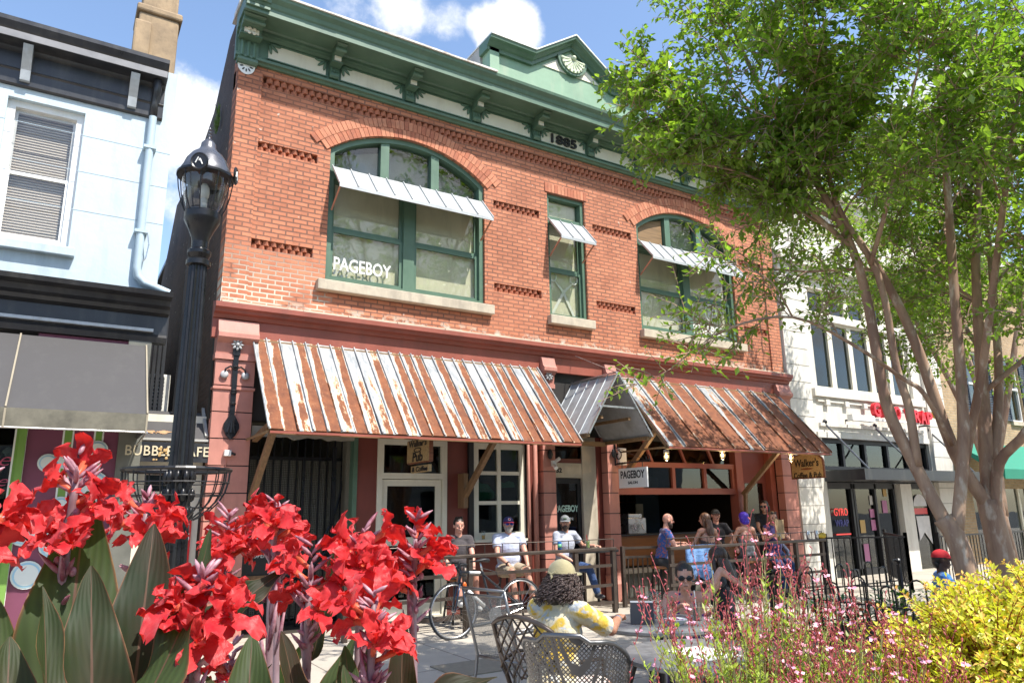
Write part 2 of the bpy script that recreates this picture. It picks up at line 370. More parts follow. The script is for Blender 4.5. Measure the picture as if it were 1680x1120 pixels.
def rustmat(name, pitch, amount, seed, x0):
    m = M(name); x, y, z = m.sep(); x = m.math('SUBTRACT', x, x0-7.9)
    cell = m.math('FLOOR', m.math('DIVIDE', x, pitch)); wn = m.new('ShaderNodeTexWhiteNoise', noise_dimensions='1D'); m.link(m.math('ADD', cell, seed), wn.inputs['W'])
    fx = m.math('FRACT', m.math('DIVIDE', x, pitch))
    # rust lies along the flat of each pan, clean metal along the laps
    lat = m.math('MULTIPLY', m.ramp(fx, .10, .38), m.ramp(fx, .98, .80))
    down = m.ramp(z, 4.05, 3.1)
    n1 = m.noise(4.2, 8, .72, stretch=(2.6, .5, .8)); n2 = m.noise(14, 6, .75, stretch=(2, 1, 1)); edge = m.ramp(m.noise(30, 5, .7), .3, .7, -.05, .05)
    s = m.math('ADD', m.math('MULTIPLY', lat, .72), m.math('MULTIPLY', down, .46))
    s = m.math('ADD', s, m.ramp(m.math('GREATER_THAN', wn.outputs[0], .42), 0, 1, -.40, .12)); s = m.math('ADD', s, m.ramp(n1, .3, .7, -.34, .34)); s = m.math('ADD', s, m.ramp(n2, .3, .7, -.06, .06)); s = m.math('ADD', s, edge)
    msk = m.ramp(m.math('ADD', s, amount), .62, .70)
    halo = m.ramp(m.math('ADD', s, amount), .52, .66)
    zn = m.mix(m.ramp(m.noise(5, 7, .7, stretch=(2.4, 1, .7)), .38, .62), (.46, .465, .455), (.24, .26, .275))
    rs = m.mix(m.ramp(m.noise(7, 7, .7), .3, .7), (.115, .036, .017), (.25, .085, .033)); rs = m.mix(m.ramp(n2, .55, .7, 0, .6), rs, (.34, .17, .08))
    col = m.mix(halo, zn, (.52, .33, .16)); col = m.mix(msk, col, rs)
    m.set('Base Color', col); m.set('Roughness', m.ramp(msk, 0, 1, .42, .85)); m.set('Metallic', m.ramp(msk, 0, 1, .3, 0)); m.bump(m.noise(18, 5, .6), .25, .004)
    return m.m
RUST1 = rustmat('rusty_roof_sheet', .18923, -.08, 3.3, 2.24); RUST2 = rustmat('rustier_roof_sheet', .41818, .14, 8.1, 9.02)
LED = paint('yellow_white_stone', (.55, .47, .36), .9, .2)
RED = paint('bright_red', (.62, .02, .025), .35, .05)
PURP = paint('purple_mural', (.17, .045, .085), .6, .08); LIME = paint('lime_green', (.17, .32, .06), .6, .08); BUBB = paint('bubble_white', (.66, .72, .70), .6, .05); BUBR = paint('bubble_blue', (.35, .60, .75), .6, .05)
TXTW = paint('white_lettering', (.82, .82, .80), .5, .03, 3, 0); TXTB = paint('black_lettering', (.012, .012, .014), .5, .05, 3, 0)
GREENAW = paint('green_awning', (.02, .22, .14), .7, .1)
WARM = emit('lit_bulb', (1, .62, .22), 14)
# ================================================================ ground
GR = M('sidewalk_concrete'); _b = GR.new('ShaderNodeTexBrick'); _b.offset = 0; _b.inputs['Scale'].default_value = 1; _b.inputs['Brick Width'].default_value = 1.5; _b.inputs['Row Height'].default_value = 1.5
_b.inputs['Mortar Size'].default_value = .008; _b.inputs['Color1'].default_value = (.47, .42, .35, 1); _b.inputs['Color2'].default_value = (.43, .385, .32, 1); _b.inputs['Mortar'].default_value = (.12, .10, .085, 1)
_mp = GR.new('ShaderNodeMapping'); _mp.inputs['Location'].default_value = (.35, .28, 0); GR.link(GR.tc.outputs['Object'], _mp.inputs[0]); GR.link(_mp.outputs[0], _b.inputs['Vector'])
_c = GR.mix(GR.ramp(GR.noise(1.3, 8, .7), .4, .75, 0, .4), _b.outputs['Color'], (.26, .22, .18)); _c = GR.mix(GR.ramp(GR.noise(55, 3, .5), .6, .7, 0, .3), _c, (.22, .19, .15))
GR.set('Base Color', _c); GR.set('Roughness', .85); GR.bump(GR.math('ADD', GR.noise(60, 4, .6), GR.math('MULTIPLY', _b.outputs['Fac'], -2)), .3, .004)
MB().box(-150, 150, -13.5, 150, -.3, 0).build('sidewalk', GR.m, kind='structure')
ASP = paint('asphalt', (.055, .055, .056), .85, .2, 4, .5)
MB().box(-150, 150, -150, -13.5, -.4, -.13).build('road', ASP, kind='structure')

# ================================================================ red brick building
bb = thing('brick_building', (7.9, 0, 0), 'two storey red brick building of 1885 with green bracketed cornice and rusty metal awnings', 'building')
X0, X1 = 1.77, 14.02
def archwin(x0, x1, z0, zs, za, n=20):
    w = (x1-x0)/2; h = za-zs; R = (w*w+h*h)/(2*h); cz = za-R; cx = (x0+x1)/2; a = math.asin(w/R)
    return [(x0, z0), (x1, z0)]+[(cx+R*math.sin(t), cz+R*math.cos(t)) for t in [a-2*a*i/n for i in range(n+1)]], (cx, cz, R, a)
w1, c1 = archwin(3.27, 6.13, 5.1, 7.36, 7.86); w3, c3 = archwin(9.77, 12.63, 5.1, 7.36, 7.86)
w2 = [(7.52, 5.1), (8.42, 5.1), (8.42, 7.56), (7.52, 7.56)]
bands = [(2.14, 3.06, 7.02, 7.17), (2.14, 3.06, 5.44, 5.59), (6.32, 7.33, 6.98, 7.13), (6.32, 7.34, 5.40, 5.55), (8.61, 9.61, 6.98, 7.13), (8.63, 9.62, 5.40, 5.55), (12.84, 13.6, 6.98, 7.13), (12.84, 13.6, 5.40, 5.55)]
top = (2.15, 13.62, 8.10, 8.29)
rects = [[(a, c), (b, c), (b, d), (a, d)] for a, b, c, d in bands+[top]]
wm = MB(); wm.wall([(X0, 4.5), (X1, 4.5), (X1, 9.1), (X0, 9.1)], [w1, w2, w3]+rects, 0, .30)
wm.box(X0, X1, .14, .30, 8.05, 8.35)
for a, b, c, d in bands: wm.box(a-.05, b+.05, .11, .28, c-.05, d+.05)
wm.build('front_wall', B1, bb)
for a, b, c, d in bands+[top]:          # bricks laid on the diagonal in the sunk bands
    db = MB()
    n = max(3, round((b-a)/.112)); st = (b-a)/n; hh = (d-c)/2
    for i in range(n):
        cx = a+st*(i+.5); r = .052
        for k, (zz, m_) in enumerate(((c, db), (c+hh, db))):
            ox = 0 if k == 0 else st*.5
            if k == 1 and i == n-1: continue
            dd = .012 if k == 0 else -.0
            m_.prism([(cx+ox-r, .06+dd), (cx+ox, .005+dd), (cx+ox+r, .06+dd), (cx+ox, .12)], zz+.004, zz+hh-.006, 'xy')
    fixn(db.build('sawtooth_band', B1t[1], bb))
MB().box(X0-.0, 2.13, -.035, .02, 4.56, 8.34).build('corner_pier', B1, bb); MB().box(13.64, X1, -.035, .02, 4.56, 8.34).build('corner_pier', B1, bb)
# arches of upright bricks
for k, (cx, cz, R, a) in enumerate((c1, c3)):
    am = MB(); rnd = random.Random(k+2)
    for ring in range(2):
        r0 = R+.004+ring*.165; n = int(2*(a+.02)*r0/.074); a2 = a+.035*(1+ring)
        for i in range(n):
            t0 = -a2+2*a2*i/n; t1 = -a2+2*a2*(i+1)/n-.0035; am.cur = rnd.choice((0, 0, 1, 1, 2)); y0 = -.018-rnd.random()*.006
            rr0, rr1 = r0, r0+.158; vs = [(cx+r*math.sin(t), y, cz+r*math.cos(t)) for y in (y0, .03) for r, t in ((rr0, t0), (rr0, t1), (rr1, t1), (rr1, t0))]
            am.add(vs, [(0, 1, 2, 3), (7, 6, 5, 4), (0, 4, 5, 1), (1, 5, 6, 2), (2, 6, 7, 3), (3, 7, 4, 0)])
    fixn(am.build('brick_arch', B1t, bb))
am = MB(); rnd = random.Random(9)
for i in range(13):
    x = 7.47+i*.0775; am.cur = rnd.choice((0, 1, 1, 2)); am.box(x, x+.07, -.012-rnd.random()*.005, .02, 7.575, 7.75)
am.build('flat_brick_arch', B1t, bb)
# side, back and roof
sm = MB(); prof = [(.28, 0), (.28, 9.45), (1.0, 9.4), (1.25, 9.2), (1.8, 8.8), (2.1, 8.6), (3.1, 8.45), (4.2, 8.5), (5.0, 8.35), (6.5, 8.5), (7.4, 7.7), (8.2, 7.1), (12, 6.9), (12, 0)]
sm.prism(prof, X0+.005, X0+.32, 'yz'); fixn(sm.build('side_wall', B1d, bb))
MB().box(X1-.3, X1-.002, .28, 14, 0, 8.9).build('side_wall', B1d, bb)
MB().box(X0+.32, X1-.3, .3, 14, 8.5, 8.62).build('roof', BLK, bb)
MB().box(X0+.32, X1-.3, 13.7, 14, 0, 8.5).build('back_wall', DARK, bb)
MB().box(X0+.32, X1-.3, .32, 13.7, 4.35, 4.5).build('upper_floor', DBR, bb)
# sills
for x0, x1 in ((3.13, 6.26), (7.46, 8.50), (9.72, 12.76)):
    bevel(MB().box(x0, x1, -.12, .12, 4.93, 5.098).build('sill', STONE, bb), .012)
# ---- windows
def frame_poly(out, inset):
    n = len(out); cx = sum(p[0] for p in out)/n; r = []
    for i, p in enumerate(out):
        a, b = Vector(out[i-1]), Vector(out[(i+1) % n]); p = Vector(p); e1 = (p-a).normalized(); e2 = (b-p).normalized(); n1 = Vector((-e1.y, e1.x)); n2 = Vector((-e2.y, e2.x)); m_ = (n1+n2)
        m_.normalize(); r.append(tuple(p+m_*inset/max(.4, m_.dot(n1))))
    return r
def big_window(x0, x1, out, c, label):
    cx, cz, R, a = c
    f = MB(); inn = frame_poly(out, .085)
    f.wall(out, [inn], .05, .24)
    f.box(cx-.10, cx+.10, .075, .2, 5.14, 6.95)                       # middle mullion
    f.box(x0+.08, x1-.08, .06, .2, 6.86, 7.02)                        # transom bar
    for dx in (-.47, .47): f.box(cx+dx-.075, cx+dx+.075, .07, .19, 7.0, 7.8 if abs(dx) < .5 else 7.6)
    w = tag(f.build('window', GRN, bb), label)
    s = MB()
    for a0, a1 in ((x0+.085, cx-.10), (cx+.10, x1-.085)):
        for (z0, z1, y) in ((5.18, 6.02, .11), (6.02, 6.87, .14)):
            s.wall([(a0, z0), (a1, z0), (a1, z1), (a0, z1)], [[(a0+.055, z0+.06), (a1-.055, z0+.06), (a1-.055, z1-.05), (a0+.055, z1-.05)]], y, y+.04)
    s.box(x0+.08, x1-.08, .07, .2, 5.10, 5.18)
    s.build('sash', GRN, w)
    g = MB(); g.box(x0+.1, cx-.1, .13, .134, 5.2, 6.02); g.box(cx+.1, x1-.1, .13, .134, 5.2, 6.02); g.box(x0+.1, cx-.1, .16, .164, 6.02, 6.9); g.box(cx+.1, x1-.1, .16, .164, 6.02, 6.9)
    g.prism(frame_poly([(x0, 7.0)]+[(x1, 7.0)]+[p for p in out[2:]], .06), .15, .154); fixn(g.build('glass', GL_UP, w))
    b = MB(); b.box(x0+.1, cx-.1, .207, .215, 5.14, 6.9); b.box(cx+.1, x1-.1, .207, .215, 5.14, 6.9); b.build('blind', SHADE, w)
    MB().prism([(x0+.06, 6.95), (x1-.06, 6.95), (x1-.06, 7.4), (cx, 7.82), (x0+.06, 7.4)], .38, .4).build('fanlight_backing', paint('grey_dim', (.30, .31, .31), .8), w)
    return w
def win_awning(x0, x1, z0, z1, yo, lab):
    aw = MB(); n = round((x1-x0)/.30); y0 = .01; nrm = Vector((0, (z1-z0), -(yo-y0)))
    aw.add([(x0, y0, z1), (x1, y0, z1), (x1, yo, z0), (x0, yo, z0), (x0, y0+.008, z1-.012), (x1, y0+.008, z1-.012), (x1, yo+.008, z0-.012), (x0, yo+.008, z0-.012)], [(0, 3, 2, 1), (4, 5, 6, 7), (0, 1, 5, 4), (1, 2, 6, 5), (2, 3, 7, 6), (3, 0, 4, 7)])
    for i in range(n+1):
        x = x0+(x1-x0)*i/n; aw.bar((x, y0-.006, z1+.010), (x, yo-.006, z0+.010), .014, .026)
    aw.box(x0, x1, yo-.006, yo+.012, z0-.05, z0)
    o = fixn(aw.build('metal_window_awning', GALVL, bb)); tag(o, lab)
    for x in (x0+.02, x1-.02): MB().bar((x, yo+.02, z0-.02), (x, .02, z0-.28), .022).build('awning_stay', paint('salmon_rod', (.45, .2, .13), .5), o)
wa = big_window(3.27, 6.13, w1, c1, 'wide arched window with white lettering at its lower left')
wc = big_window(9.77, 12.63, w3, c3, 'wide arched window partly behind leaves with one boarded fanlight')
MB().prism([(9.86, 7.02), (10.62, 7.02), (10.62, 7.66), (10.2, 7.55), (9.86, 7.36)], .142, .147).build('plywood_board', TWX, wc)
win_awning(3.31, 6.08, 6.58, 7.05, -.40, 'pale standing seam metal awning on the large left arched window')
win_awning(7.54, 8.36, 6.55, 7.03, -.40, 'pale metal awning on the narrow middle window')
win_awning(9.81, 12.55, 6.55, 7.03, -.40, 'pale metal awning on the right arched window behind leaves')
f = MB(); f.wall(w2, [frame_poly(w2, .07)], .05, .24); f.box(7.55, 8.39, .07, .2, 7.02, 7.12); nw = tag(f.build('window', GRN, bb), 'narrow middle window with white scissors cutout')
s = MB()
for z0, z1, y in ((5.12, 6.05, .10), (6.05, 7.03, .13)): s.wall([(7.58, z0), (8.36, z0), (8.36, z1), (7.58, z1)], [[(7.635, z0+.06), (8.305, z0+.06), (8.305, z1-.05), (7.635, z1-.05)]], y, y+.04)
s.build('sash', GRN, nw)
g = MB(); g.box(7.6, 8.34, .12, .124, 5.15, 6.05); g.box(7.6, 8.34, .15, .154, 6.05, 7.02); g.box(7.6, 8.34, .15, .154, 7.1, 7.5); g.build('glass', GL_UP, nw)
MB().box(7.6, 8.34, .205, .215, 5.12, 7.5).build('blind', SHADE, nw)
# scissors cutout standing behind the glass
sc = MB()
def blade(p, q, w0, w1):
    p, q = Vector(p), Vector(q); d = (q-p).normalized(); nn = Vector((-d.y, d.x)); return [tuple(p-nn*w0), tuple(q-nn*w1), tuple(q+nn*w1*.2), tuple(p+nn*w0)]
P_ = (7.975, 5.66)
for sg in (1, -1):
    e = (P_[0]+sg*.26, 5.20); h = (P_[0]-sg*.2, 5.86)
    sc.prism(blade(P_, e, .03, .045), .175+.003*sg, .178+.003*sg); sc.prism(blade(P_, h, .03, .018), .175+.003*sg, .178+.003*sg)
    hc = (P_[0]-sg*.25, 5.95); ring = [(hc[0]+math.cos(t)*.085, .177, hc[1]+math.sin(t)*.10) for t in [2*PI*i/20 for i in range(21)]]; sc.tube(ring, .016, 6)
fixn(sc.build('scissors_cutout', TXTW, nw))
text('lettering', 'PAGEBOY', .97, .22, (3.92, .122, 5.46), TXTW, wa, .004, .012)
text('lettering', 'PAGEBOY', .97, .22, (11.85, .122, 5.35), TXTW, wc, .004, .012)
lg = MB(); lg.tube([(11.93+.17*math.cos(t), .122, 5.75+.2*math.sin(t)) for t in [2*PI*i/24 for i in range(25)]], .014, 6)
for t in range(5): lg.tube([(11.85+.04*t, .122, 5.65), (11.88+.035*t, .122, 5.86)], .008, 5)
lg.build('round_window_emblem', TXTW, wc)
# ---- cornice
CX0, CX1 = 1.70, 14.09
cm = MB(); cm.prism([(.02, 8.42), (-.05, 8.42), (-.07, 8.45), (-.11, 8.46), (-.11, 8.50), (-.085, 8.53), (-.05, 8.55), (-.05, 8.86), (-.075, 8.87), (-.10, 8.91), (-.15, 8.92), (-.16, 8.96), (-.19, 8.98), (-.56, 8.98), (-.56, 8.93), (-.62, 8.93), (-.62, 9.04), (-.64, 9.06), (-.66, 9.12), (-.72, 9.17), (-.73, 9.22), (.02, 9.30)], CX0, CX1, 'yz')
fixn(cm.build('cornice', GRN, bb, smooth=25))
fl = MB(); rnd = random.Random(3); k = 26
for i in range(k):
    xa = CX0-.02+(CX1-CX0+.04)*i/k; xb = CX0-.02+(CX1-CX0+.04)*(i+1)/k; y = -.75-.012*rnd.random()
    if 5.95 < (xa+xb)/2 < 9.95: continue
    fl.box(xa, xb+.01, y, .3, 9.222+.1*0, 9.25+rnd.random()*.01)
fl.box(CX0, CX1, -.1, .3, 9.25, 9.42); fl.build('roof_flashing', paint('white_flashing', (.62, .59, .54), .7, .12, 4, .3, dirt=(.25, .15, .09, .8)), bb)
BX = [3.24, 4.59, 5.92, 7.25, 8.575, 9.88, 11.21, 12.52]
edges = [2.06]+BX+[13.76]
for i in range(len(edges)-1):
    a, b = edges[i]+.13, edges[i+1]-.13; pl = MB(); bd = MB()
    pl.box(a, b, -.062, -.03, 8.575, 8.825)
    bd.box(a-.02, b+.02, -.072, -.03, 8.825, 8.85); bd.box(a-.02, b+.02, -.072, -.03, 8.555, 8.575)
    p_ = fixn(pl.build('frieze_panel', CREAM, bb)); fixn(bd.build('frieze_moulding', GRN, p_))
    for sx, cx in ((1, a), (-1, b)):                # three-petal fans in the upper corners
        fan = MB()
        for k_, an in enumerate((-8, -42, -78)):
            t = math.radians(an); dx, dz = math.cos(t)*sx, math.sin(t); r = .19
            c_ = (cx+dx*.1, -.07, 8.825+dz*.1+.012); q = Matrix(((dx, 0, dz*-1), (0, 1, 0), (dz, 0, dx))).to_quaternion() if False else Quaternion((0, 1, 0), -math.atan2(dz, dx))
            fan.ball(c_, (.095, .02, .028), 8, q)
        fan.build('fan_ornament', GRN, p_, smooth=True)
def bracket(x, w, big=False):
    m_ = MB(); s_ = 1.25 if big else 1
    z0 = 8.36 if big else 8.55
    prof = [(.0, z0), (-.10, z0), (-.13, z0+.03), (-.13, z0+.07), (-.10, z0+.10), (-.10, 8.74), (-.15, 8.76), (-.20, 8.76), (-.24, 8.80), (-.26, 8.86), (-.34, 8.87), (-.40, 8.86), (-.44, 8.89), (-.44, 8.93), (-.50, 8.95), (-.50, 8.985), (0, 8.985)]
    m_.prism(prof, x-w/2, x+w/2, 'yz')
    for k in (-1, 0, 1): m_.tube([(x+k*w*.3, -.105, z0+.11), (x+k*w*.3, -.105, 8.73)], w*.09, 6)
    m_.tube([(x-w/2-.012, -.41, 8.885), (x+w/2+.012, -.41, 8.885)], .035, 10); m_.tube([(x-w/2-.012, -.47, 8.965), (x+w/2+.012, -.47, 8.965)], .028, 10)
    m_.box(x-w/2-.015, x+w/2+.015, -.27, -.1, 8.745, 8.765)
    o = fixn(m_.build('bracket', GRN, bb)); MB().box(x-w*.36, x+w*.36, -.275, -.2, 8.775, 8.855).build('bracket_block', CREAM, o); return o
for x in BX: bracket(x, .15)
for x, sg in ((1.88, 1), (13.92, -1)):
    o = bracket(x, .30, True)
    e = MB(); e.box(x-.17, x+.17, -.66, 0, 8.99, 9.03); e.prism([(0, 9.03), (-.50, 9.03), (-.56, 9.08), (-.68, 9.10), (-.70, 9.25), (0, 9.3)], x-.175, x+.175, 'yz'); fixn(e.build('bracket_cap', GRN, o))
    r_ = MB()
    for k in range(4): t = PI/4+k*PI/2; r_.ball((x+.05*math.cos(t), -.285, 8.81+.05*math.sin(t)), (.03, .012, .03), 8)
    r_.build('rosette', CREAM, o, smooth=True)
    h = MB(); h.prism([(x+.13*math.cos(t), 8.36+.16*math.sin(t)) for t in [PI+PI*i/14 for i in range(15)]], -.05, -.038); h_ = fixn(h.build('half_rosette', WHITE, o))
    h = MB()
    for k in range(5): t = PI+PI*(k+.5)/5; h.ball((x+.075*math.cos(t), -.052, 8.355+.09*math.sin(t)), (.03, .004, .012), 8, Quaternion((0, 1, 0), -t))
    h.build('rosette_hole', TXTB, o)
    for k in (-1, 1): e = MB(); e.ball((x+k*.07, -.72, 9.15), (.05, .02, .07), 8); e.build('shield_ornament', CREAM, o, smooth=True)
text('year_1885', '1885', .62, .19, (7.915, -.085, 8.70), TXTB, bb, .03, .02)
# ---- pediment above the cornice
pz = 9.22; PT = [(5.98, 10.13), (6.98, 10.13), (7.95, 10.80), (8.92, 10.13), (9.92, 10.13)]
pm = MB(); pm.prism([(6.04, pz), (9.86, pz), (9.86, 10.0), (8.9, 10.0), (7.95, 10.62), (7.0, 10.0), (6.04, 10.0)], -.34, -.12); pm.prism([(6.04, pz), (6.24, pz), (6.24, 10.0), (6.04, 10.0)], -.40, -.34); pm.prism([(9.66, pz), (9.86, pz), (9.86, 10.0), (9.66, 10.0)], -.40, -.34)
fixn(pm.build('pediment', GRNL, bb))
def along(pts, prof, xe=0):
    m_ = MB(); vs = []; n = len(prof)
    for i, p in enumerate(pts):
        for y, z in prof: vs.append((p[0], y, p[1]+z))
    fs = [(i*n+k, (i+1)*n+k, (i+1)*n+(k+1) % n, i*n+(k+1) % n) for i in range(len(pts)-1) for k in range(n)]; fs += [tuple(range(n)), tuple((len(pts)-1)*n+k for k in reversed(range(n)))]
    return m_.add(vs, fs)
ptm = along(PT, [(-.34, -.22), (-.40, -.22), (-.40, -.15), (-.44, -.13), (-.48, -.08), (-.55, -.06), (-.56, .0), (-.1, .0), (-.1, -.22)]); fixn(ptm.build('pediment_moulding', GRN, bb))
fixn(along(PT, [(-.58, .003), (-.58, .03), (.45, .03), (.45, .003)]).build('pediment_cap', WHITE, bb))
MB().box(6.0, 9.9, -.1, .43, 9.3, 10.12).build('pediment_backing', paint('grey_stucco', (.45, .43, .4), .85), bb)
pn = MB(); pn.prism([(7.25, 10.02), (7.95, 10.02), (7.95, 10.50)], -.36, -.345); pn.prism([(7.95, 10.02), (8.65, 10.02), (7.95, 10.50)], -.36, -.345); fixn(pn.build('pediment_panel', CREAM, bb))
fo = MB(); fc = (7.95, 10.36)
fo.prism([(fc[0]+.36*math.cos(t), fc[1]+.36*math.sin(t)) for t in [PI+PI*i/18 for i in range(19)]], -.42, -.345); fixn(fo.build('fan_surround', GRN, bb))
fo = MB(); fo.prism([(fc[0]+.29*math.cos(t), fc[1]-.02+.29*math.sin(t)) for t in [PI+PI*i/18 for i in range(19)]], -.44, -.42)
for k in range(9): t = PI+PI*(k+.5)/9; fo.ball((fc[0]+.14*math.cos(t), -.442, fc[1]-.02+.14*math.sin(t)), (.11, .014, .016), 8, Quaternion((0, 1, 0), -t)); fo.ball((fc[0]+.265*math.cos(t), -.45, fc[1]-.02+.265*math.sin(t)), .022, 8)
fo.ball((fc[0], -.46, fc[1]), .05, 12); fixn(fo.build('fan_shell', paint('pale_green_cream', (.55, .60, .44), .6), bb, smooth=30))
# ---- shopfront beam, pilasters
lm = MB(); lm.prism([(.03, 4.03), (-.05, 4.03), (-.05, 4.30), (-.08, 4.31), (-.10, 4.36), (-.16, 4.38), (-.17, 4.42), (-.21, 4.44), (-.21, 4.51), (.03, 4.56)], X0-.08, X1+.08, 'yz'); fixn(lm.build('shopfront_beam', REDP, bb))
rm = MB(); rnd = random.Random(4); x = X0
while x < X1:
    w_ = rnd.uniform(.15, .5); rm.box(x, min(x+w_, X1), -.19+rnd.random()*.03, .0, 4.512+.0, 4.54+rnd.random()*.012); x += w_+.003
rm.build('ledge_mortar', LED, bb)
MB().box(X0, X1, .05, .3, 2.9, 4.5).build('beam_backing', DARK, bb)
def pilaster(x0, x1, cap=True, base=True, lab=None, yf=-.06):
    m_ = MB(); m_.cur = 0; n = 0; z = .42 if base else 0; hs = (3.72-z)/9
    for i in range(9):
        m_.box(x0, x1, yf, .12, z+.008, z+hs-.008); z += hs
    m_.cur = 1; m_.box(x0+.012, x1-.012, yf+.012, .11, 0, 3.75); m_.cur = 2
    m_.box(x0-.02, x1+.02, yf-.03, .1, 3.72, 3.80); m_.prism([(.1, 3.8), (yf-.01, 3.8), (yf-.03, 3.95), (yf-.13, 4.02), (yf-.13, 4.08), (yf-.09, 4.12), (yf-.04, 4.28), (.1, 4.28)], x0-.01, x1+.01, 'yz')
    m_.box(x0-.015, x1+.015, yf-.025, .1, 3.30, 3.335)
    if base: m_.prism([(.1, 0), (yf-.07, 0), (yf-.07, .30), (yf-.03, .36), (yf, .44), (.1, .44)], x0-.03, x1+.03, 'yz')
    o = fixn(m_.build('pilaster', [REDL, TXTB, REDL], bb)); 
    if lab: tag(o, lab)
    return o
p1 = pilaster(X0, 2.30); p2 = pilaster(7.24, 7.50); p3 = pilaster(8.68, 8.92); p4 = pilaster(13.6, 14.05)
cc_ = MB(); cc_.tube([(7.12, .02, 0), (7.12, .02, 4.0)], .045, 12); cc_.tube([(7.00, .05, 0), (7.00, .05, 4.0)], .03, 12); cc_.build('colonnette', REDL, bb, smooth=True)
def iron_ornament(x, y, full, par):
    m_ = MB(); z = 3.93
    if full:
        m_.box(x-.035, x+.035, y-.03, y, 2.93, 3.86)
        for zz in (3.1, 3.25, 3.28, 3.62): m_.ball((x, y-.03, zz), (.045, .03, .022), 10)
        m_.prism([(x-.03, 2.95), (x-.10, 2.82), (x-.105, 2.76), (x-.06, 2.66), (x, 2.60), (x+.06, 2.66), (x+.105, 2.76), (x+.10, 2.82), (x+.03, 2.95)], y-.035, y)
        for k in (-1, 0, 1): m_.tube([(x+k*.015, y-.04, 2.86), (x+k*.05, y-.045, 2.70)], [.012, .02], 6)
        for k in (-1, 1): m_.tube([(x, y-.03, 3.58), (x+k*.07, y-.03, 3.62), (x+k*.13, y-.03, 3.58), (x+k*.14, y-.03, 3.52)], .014, 6)
        m_.prism([(x-.05, 3.78), (x+.05, 3.78), (x+.05, 3.92), (x-.05, 3.92)], y-.045, y)
    o = fixn(m_.build('iron_ornament', IRON, par)) if full else par
    w_ = MB()
    for k in range(8): t = 2*PI*k/8; w_.ball((x+.055*math.cos(t), y-.06, z+.055*math.sin(t)), (.034, .022, .018), 8, Quaternion((0, 1, 0), -t))
    w_.ball((x, y-.075, z), .028, 8)
    if full:
        for k in (-1, 1): w_.lathe([(.0, -.02), (.05, -.018), (.055, 0), (.03, .012), (0, .012)], (x+k*.14, y-.03, 3.50), 14, axis=(0, -1, 0))
    w_.build('rosette', paint('pale_iron', (.42, .42, .42), .5, .3, 8, .1), o, smooth=True)
iron_ornament(2.03, -.065, True, bb); iron_ornament(7.37, -.065, False, bb)
def swirl(x, y, z, par):
    m_ = MB()
    for k in range(3):
        m_.tube([(x+.02*math.cos(t+2*k)*t*.9, y-.05, z+.035*t*math.sin(t+2*k)) for t in [i*.3 for i in range(9)]], .014, 6)
    m_.ball((x, y-.04, z), (.06, .03, .09), 10); m_.build('iron_swirl', IRON, par, smooth=True)
swirl(7.37, -.05, 2.55, bb); swirl(8.80, -.07, 2.60, bb)
# ---- ground floor of the brick building
# left bay: iron grille, cream door, small-paned window
sh = MB()
sh.box(3.95, 4.27, .16, .3, 0, 2.95); sh.box(5.47, 5.95, .16, .3, 0, 2.95); sh.box(6.97, 7.24, .16, .3, 0, 2.95); sh.box(5.95, 6.97, .16, .3, 0, 1.12); sh.box(5.95, 6.97, .16, .3, 2.72, 2.95); sh.box(4.27, 5.47, .16, .3, 2.74, 2.95)
sh.build('shopfront_panel', REDD, bb)
MB().box(3.88, 3.948, .14, .3, 0, 2.95).build('corner_strip', GRN, bb)
dw = MB(); dw.wall([(4.27, .02), (5.47, .02), (5.47, 2.74), (4.27, 2.74)], [[(4.35, .05), (5.39, .05), (5.39, 2.11), (4.35, 2.11)], [(4.37, 2.20), (5.37, 2.20), (5.37, 2.64), (4.37, 2.64)]], .13, .26)
d_ = dw.build('door_frame', CREAM, bb)
dd = MB(); dd.wall([(4.36, .05), (5.38, .05), (5.38, 2.10), (4.36, 2.10)], [[(4.45, 1.22), (5.28, 1.22), (5.28, 2.0), (4.45, 2.0)], [(4.45, .3), (5.28, .3), (5.28, 1.1), (4.45, 1.1)]], .17, .22); door = dd.build('door', CREAM, bb)
MB().box(4.44, 5.29, .19, .20, .29, 2.01).build('glass', GL_DK, door); MB().box(4.36, 5.38, .19, .2, 2.19, 2.65).build('transom_glass', GL_DK, d_)
h = MB(); h.tube([(5.33, .1, 1.0), (5.33, .1, 1.25)], .012, 8); h.bar((5.33, .1, 1.02), (5.33, .18, 1.02), .012); h.bar((5.33, .1, 1.23), (5.33, .18, 1.23), .012); h.build('handle', ALU, door)
wn_ = MB(); wn_.wall([(5.95, 1.12), (6.97, 1.12), (6.97, 2.72), (5.95, 2.72)], [[(6.05, 1.25), (6.87, 1.25), (6.87, 2.62), (6.05, 2.62)]], .12, .22)
wn_.box(6.42, 6.49, .13, .2, 1.25, 2.62); wn_.box(6.05, 6.87, .135, .2, 1.70, 1.76); wn_.box(6.05, 6.87, .135, .2, 2.19, 2.25); wn_.box(5.93, 6.95, .02, .12, 1.10, 1.14)
ww = tag(wn_.build('window', CREAM, bb), 'cream window of six panes beside the pub door'); MB().box(6.04, 6.88, .165, .17, 1.24, 2.63).build('glass', GL_DK, ww)
dk = MB(); dk.box(5.86, 5.95, .10, .2, 1.1, 2.72); dk.box(6.975, 7.03, .10, .2, 0.2, 2.75); dk.box(5.90, 7.0, .10, .2, 2.725, 2.78); dk.build('window_surround', TXTB, ww)
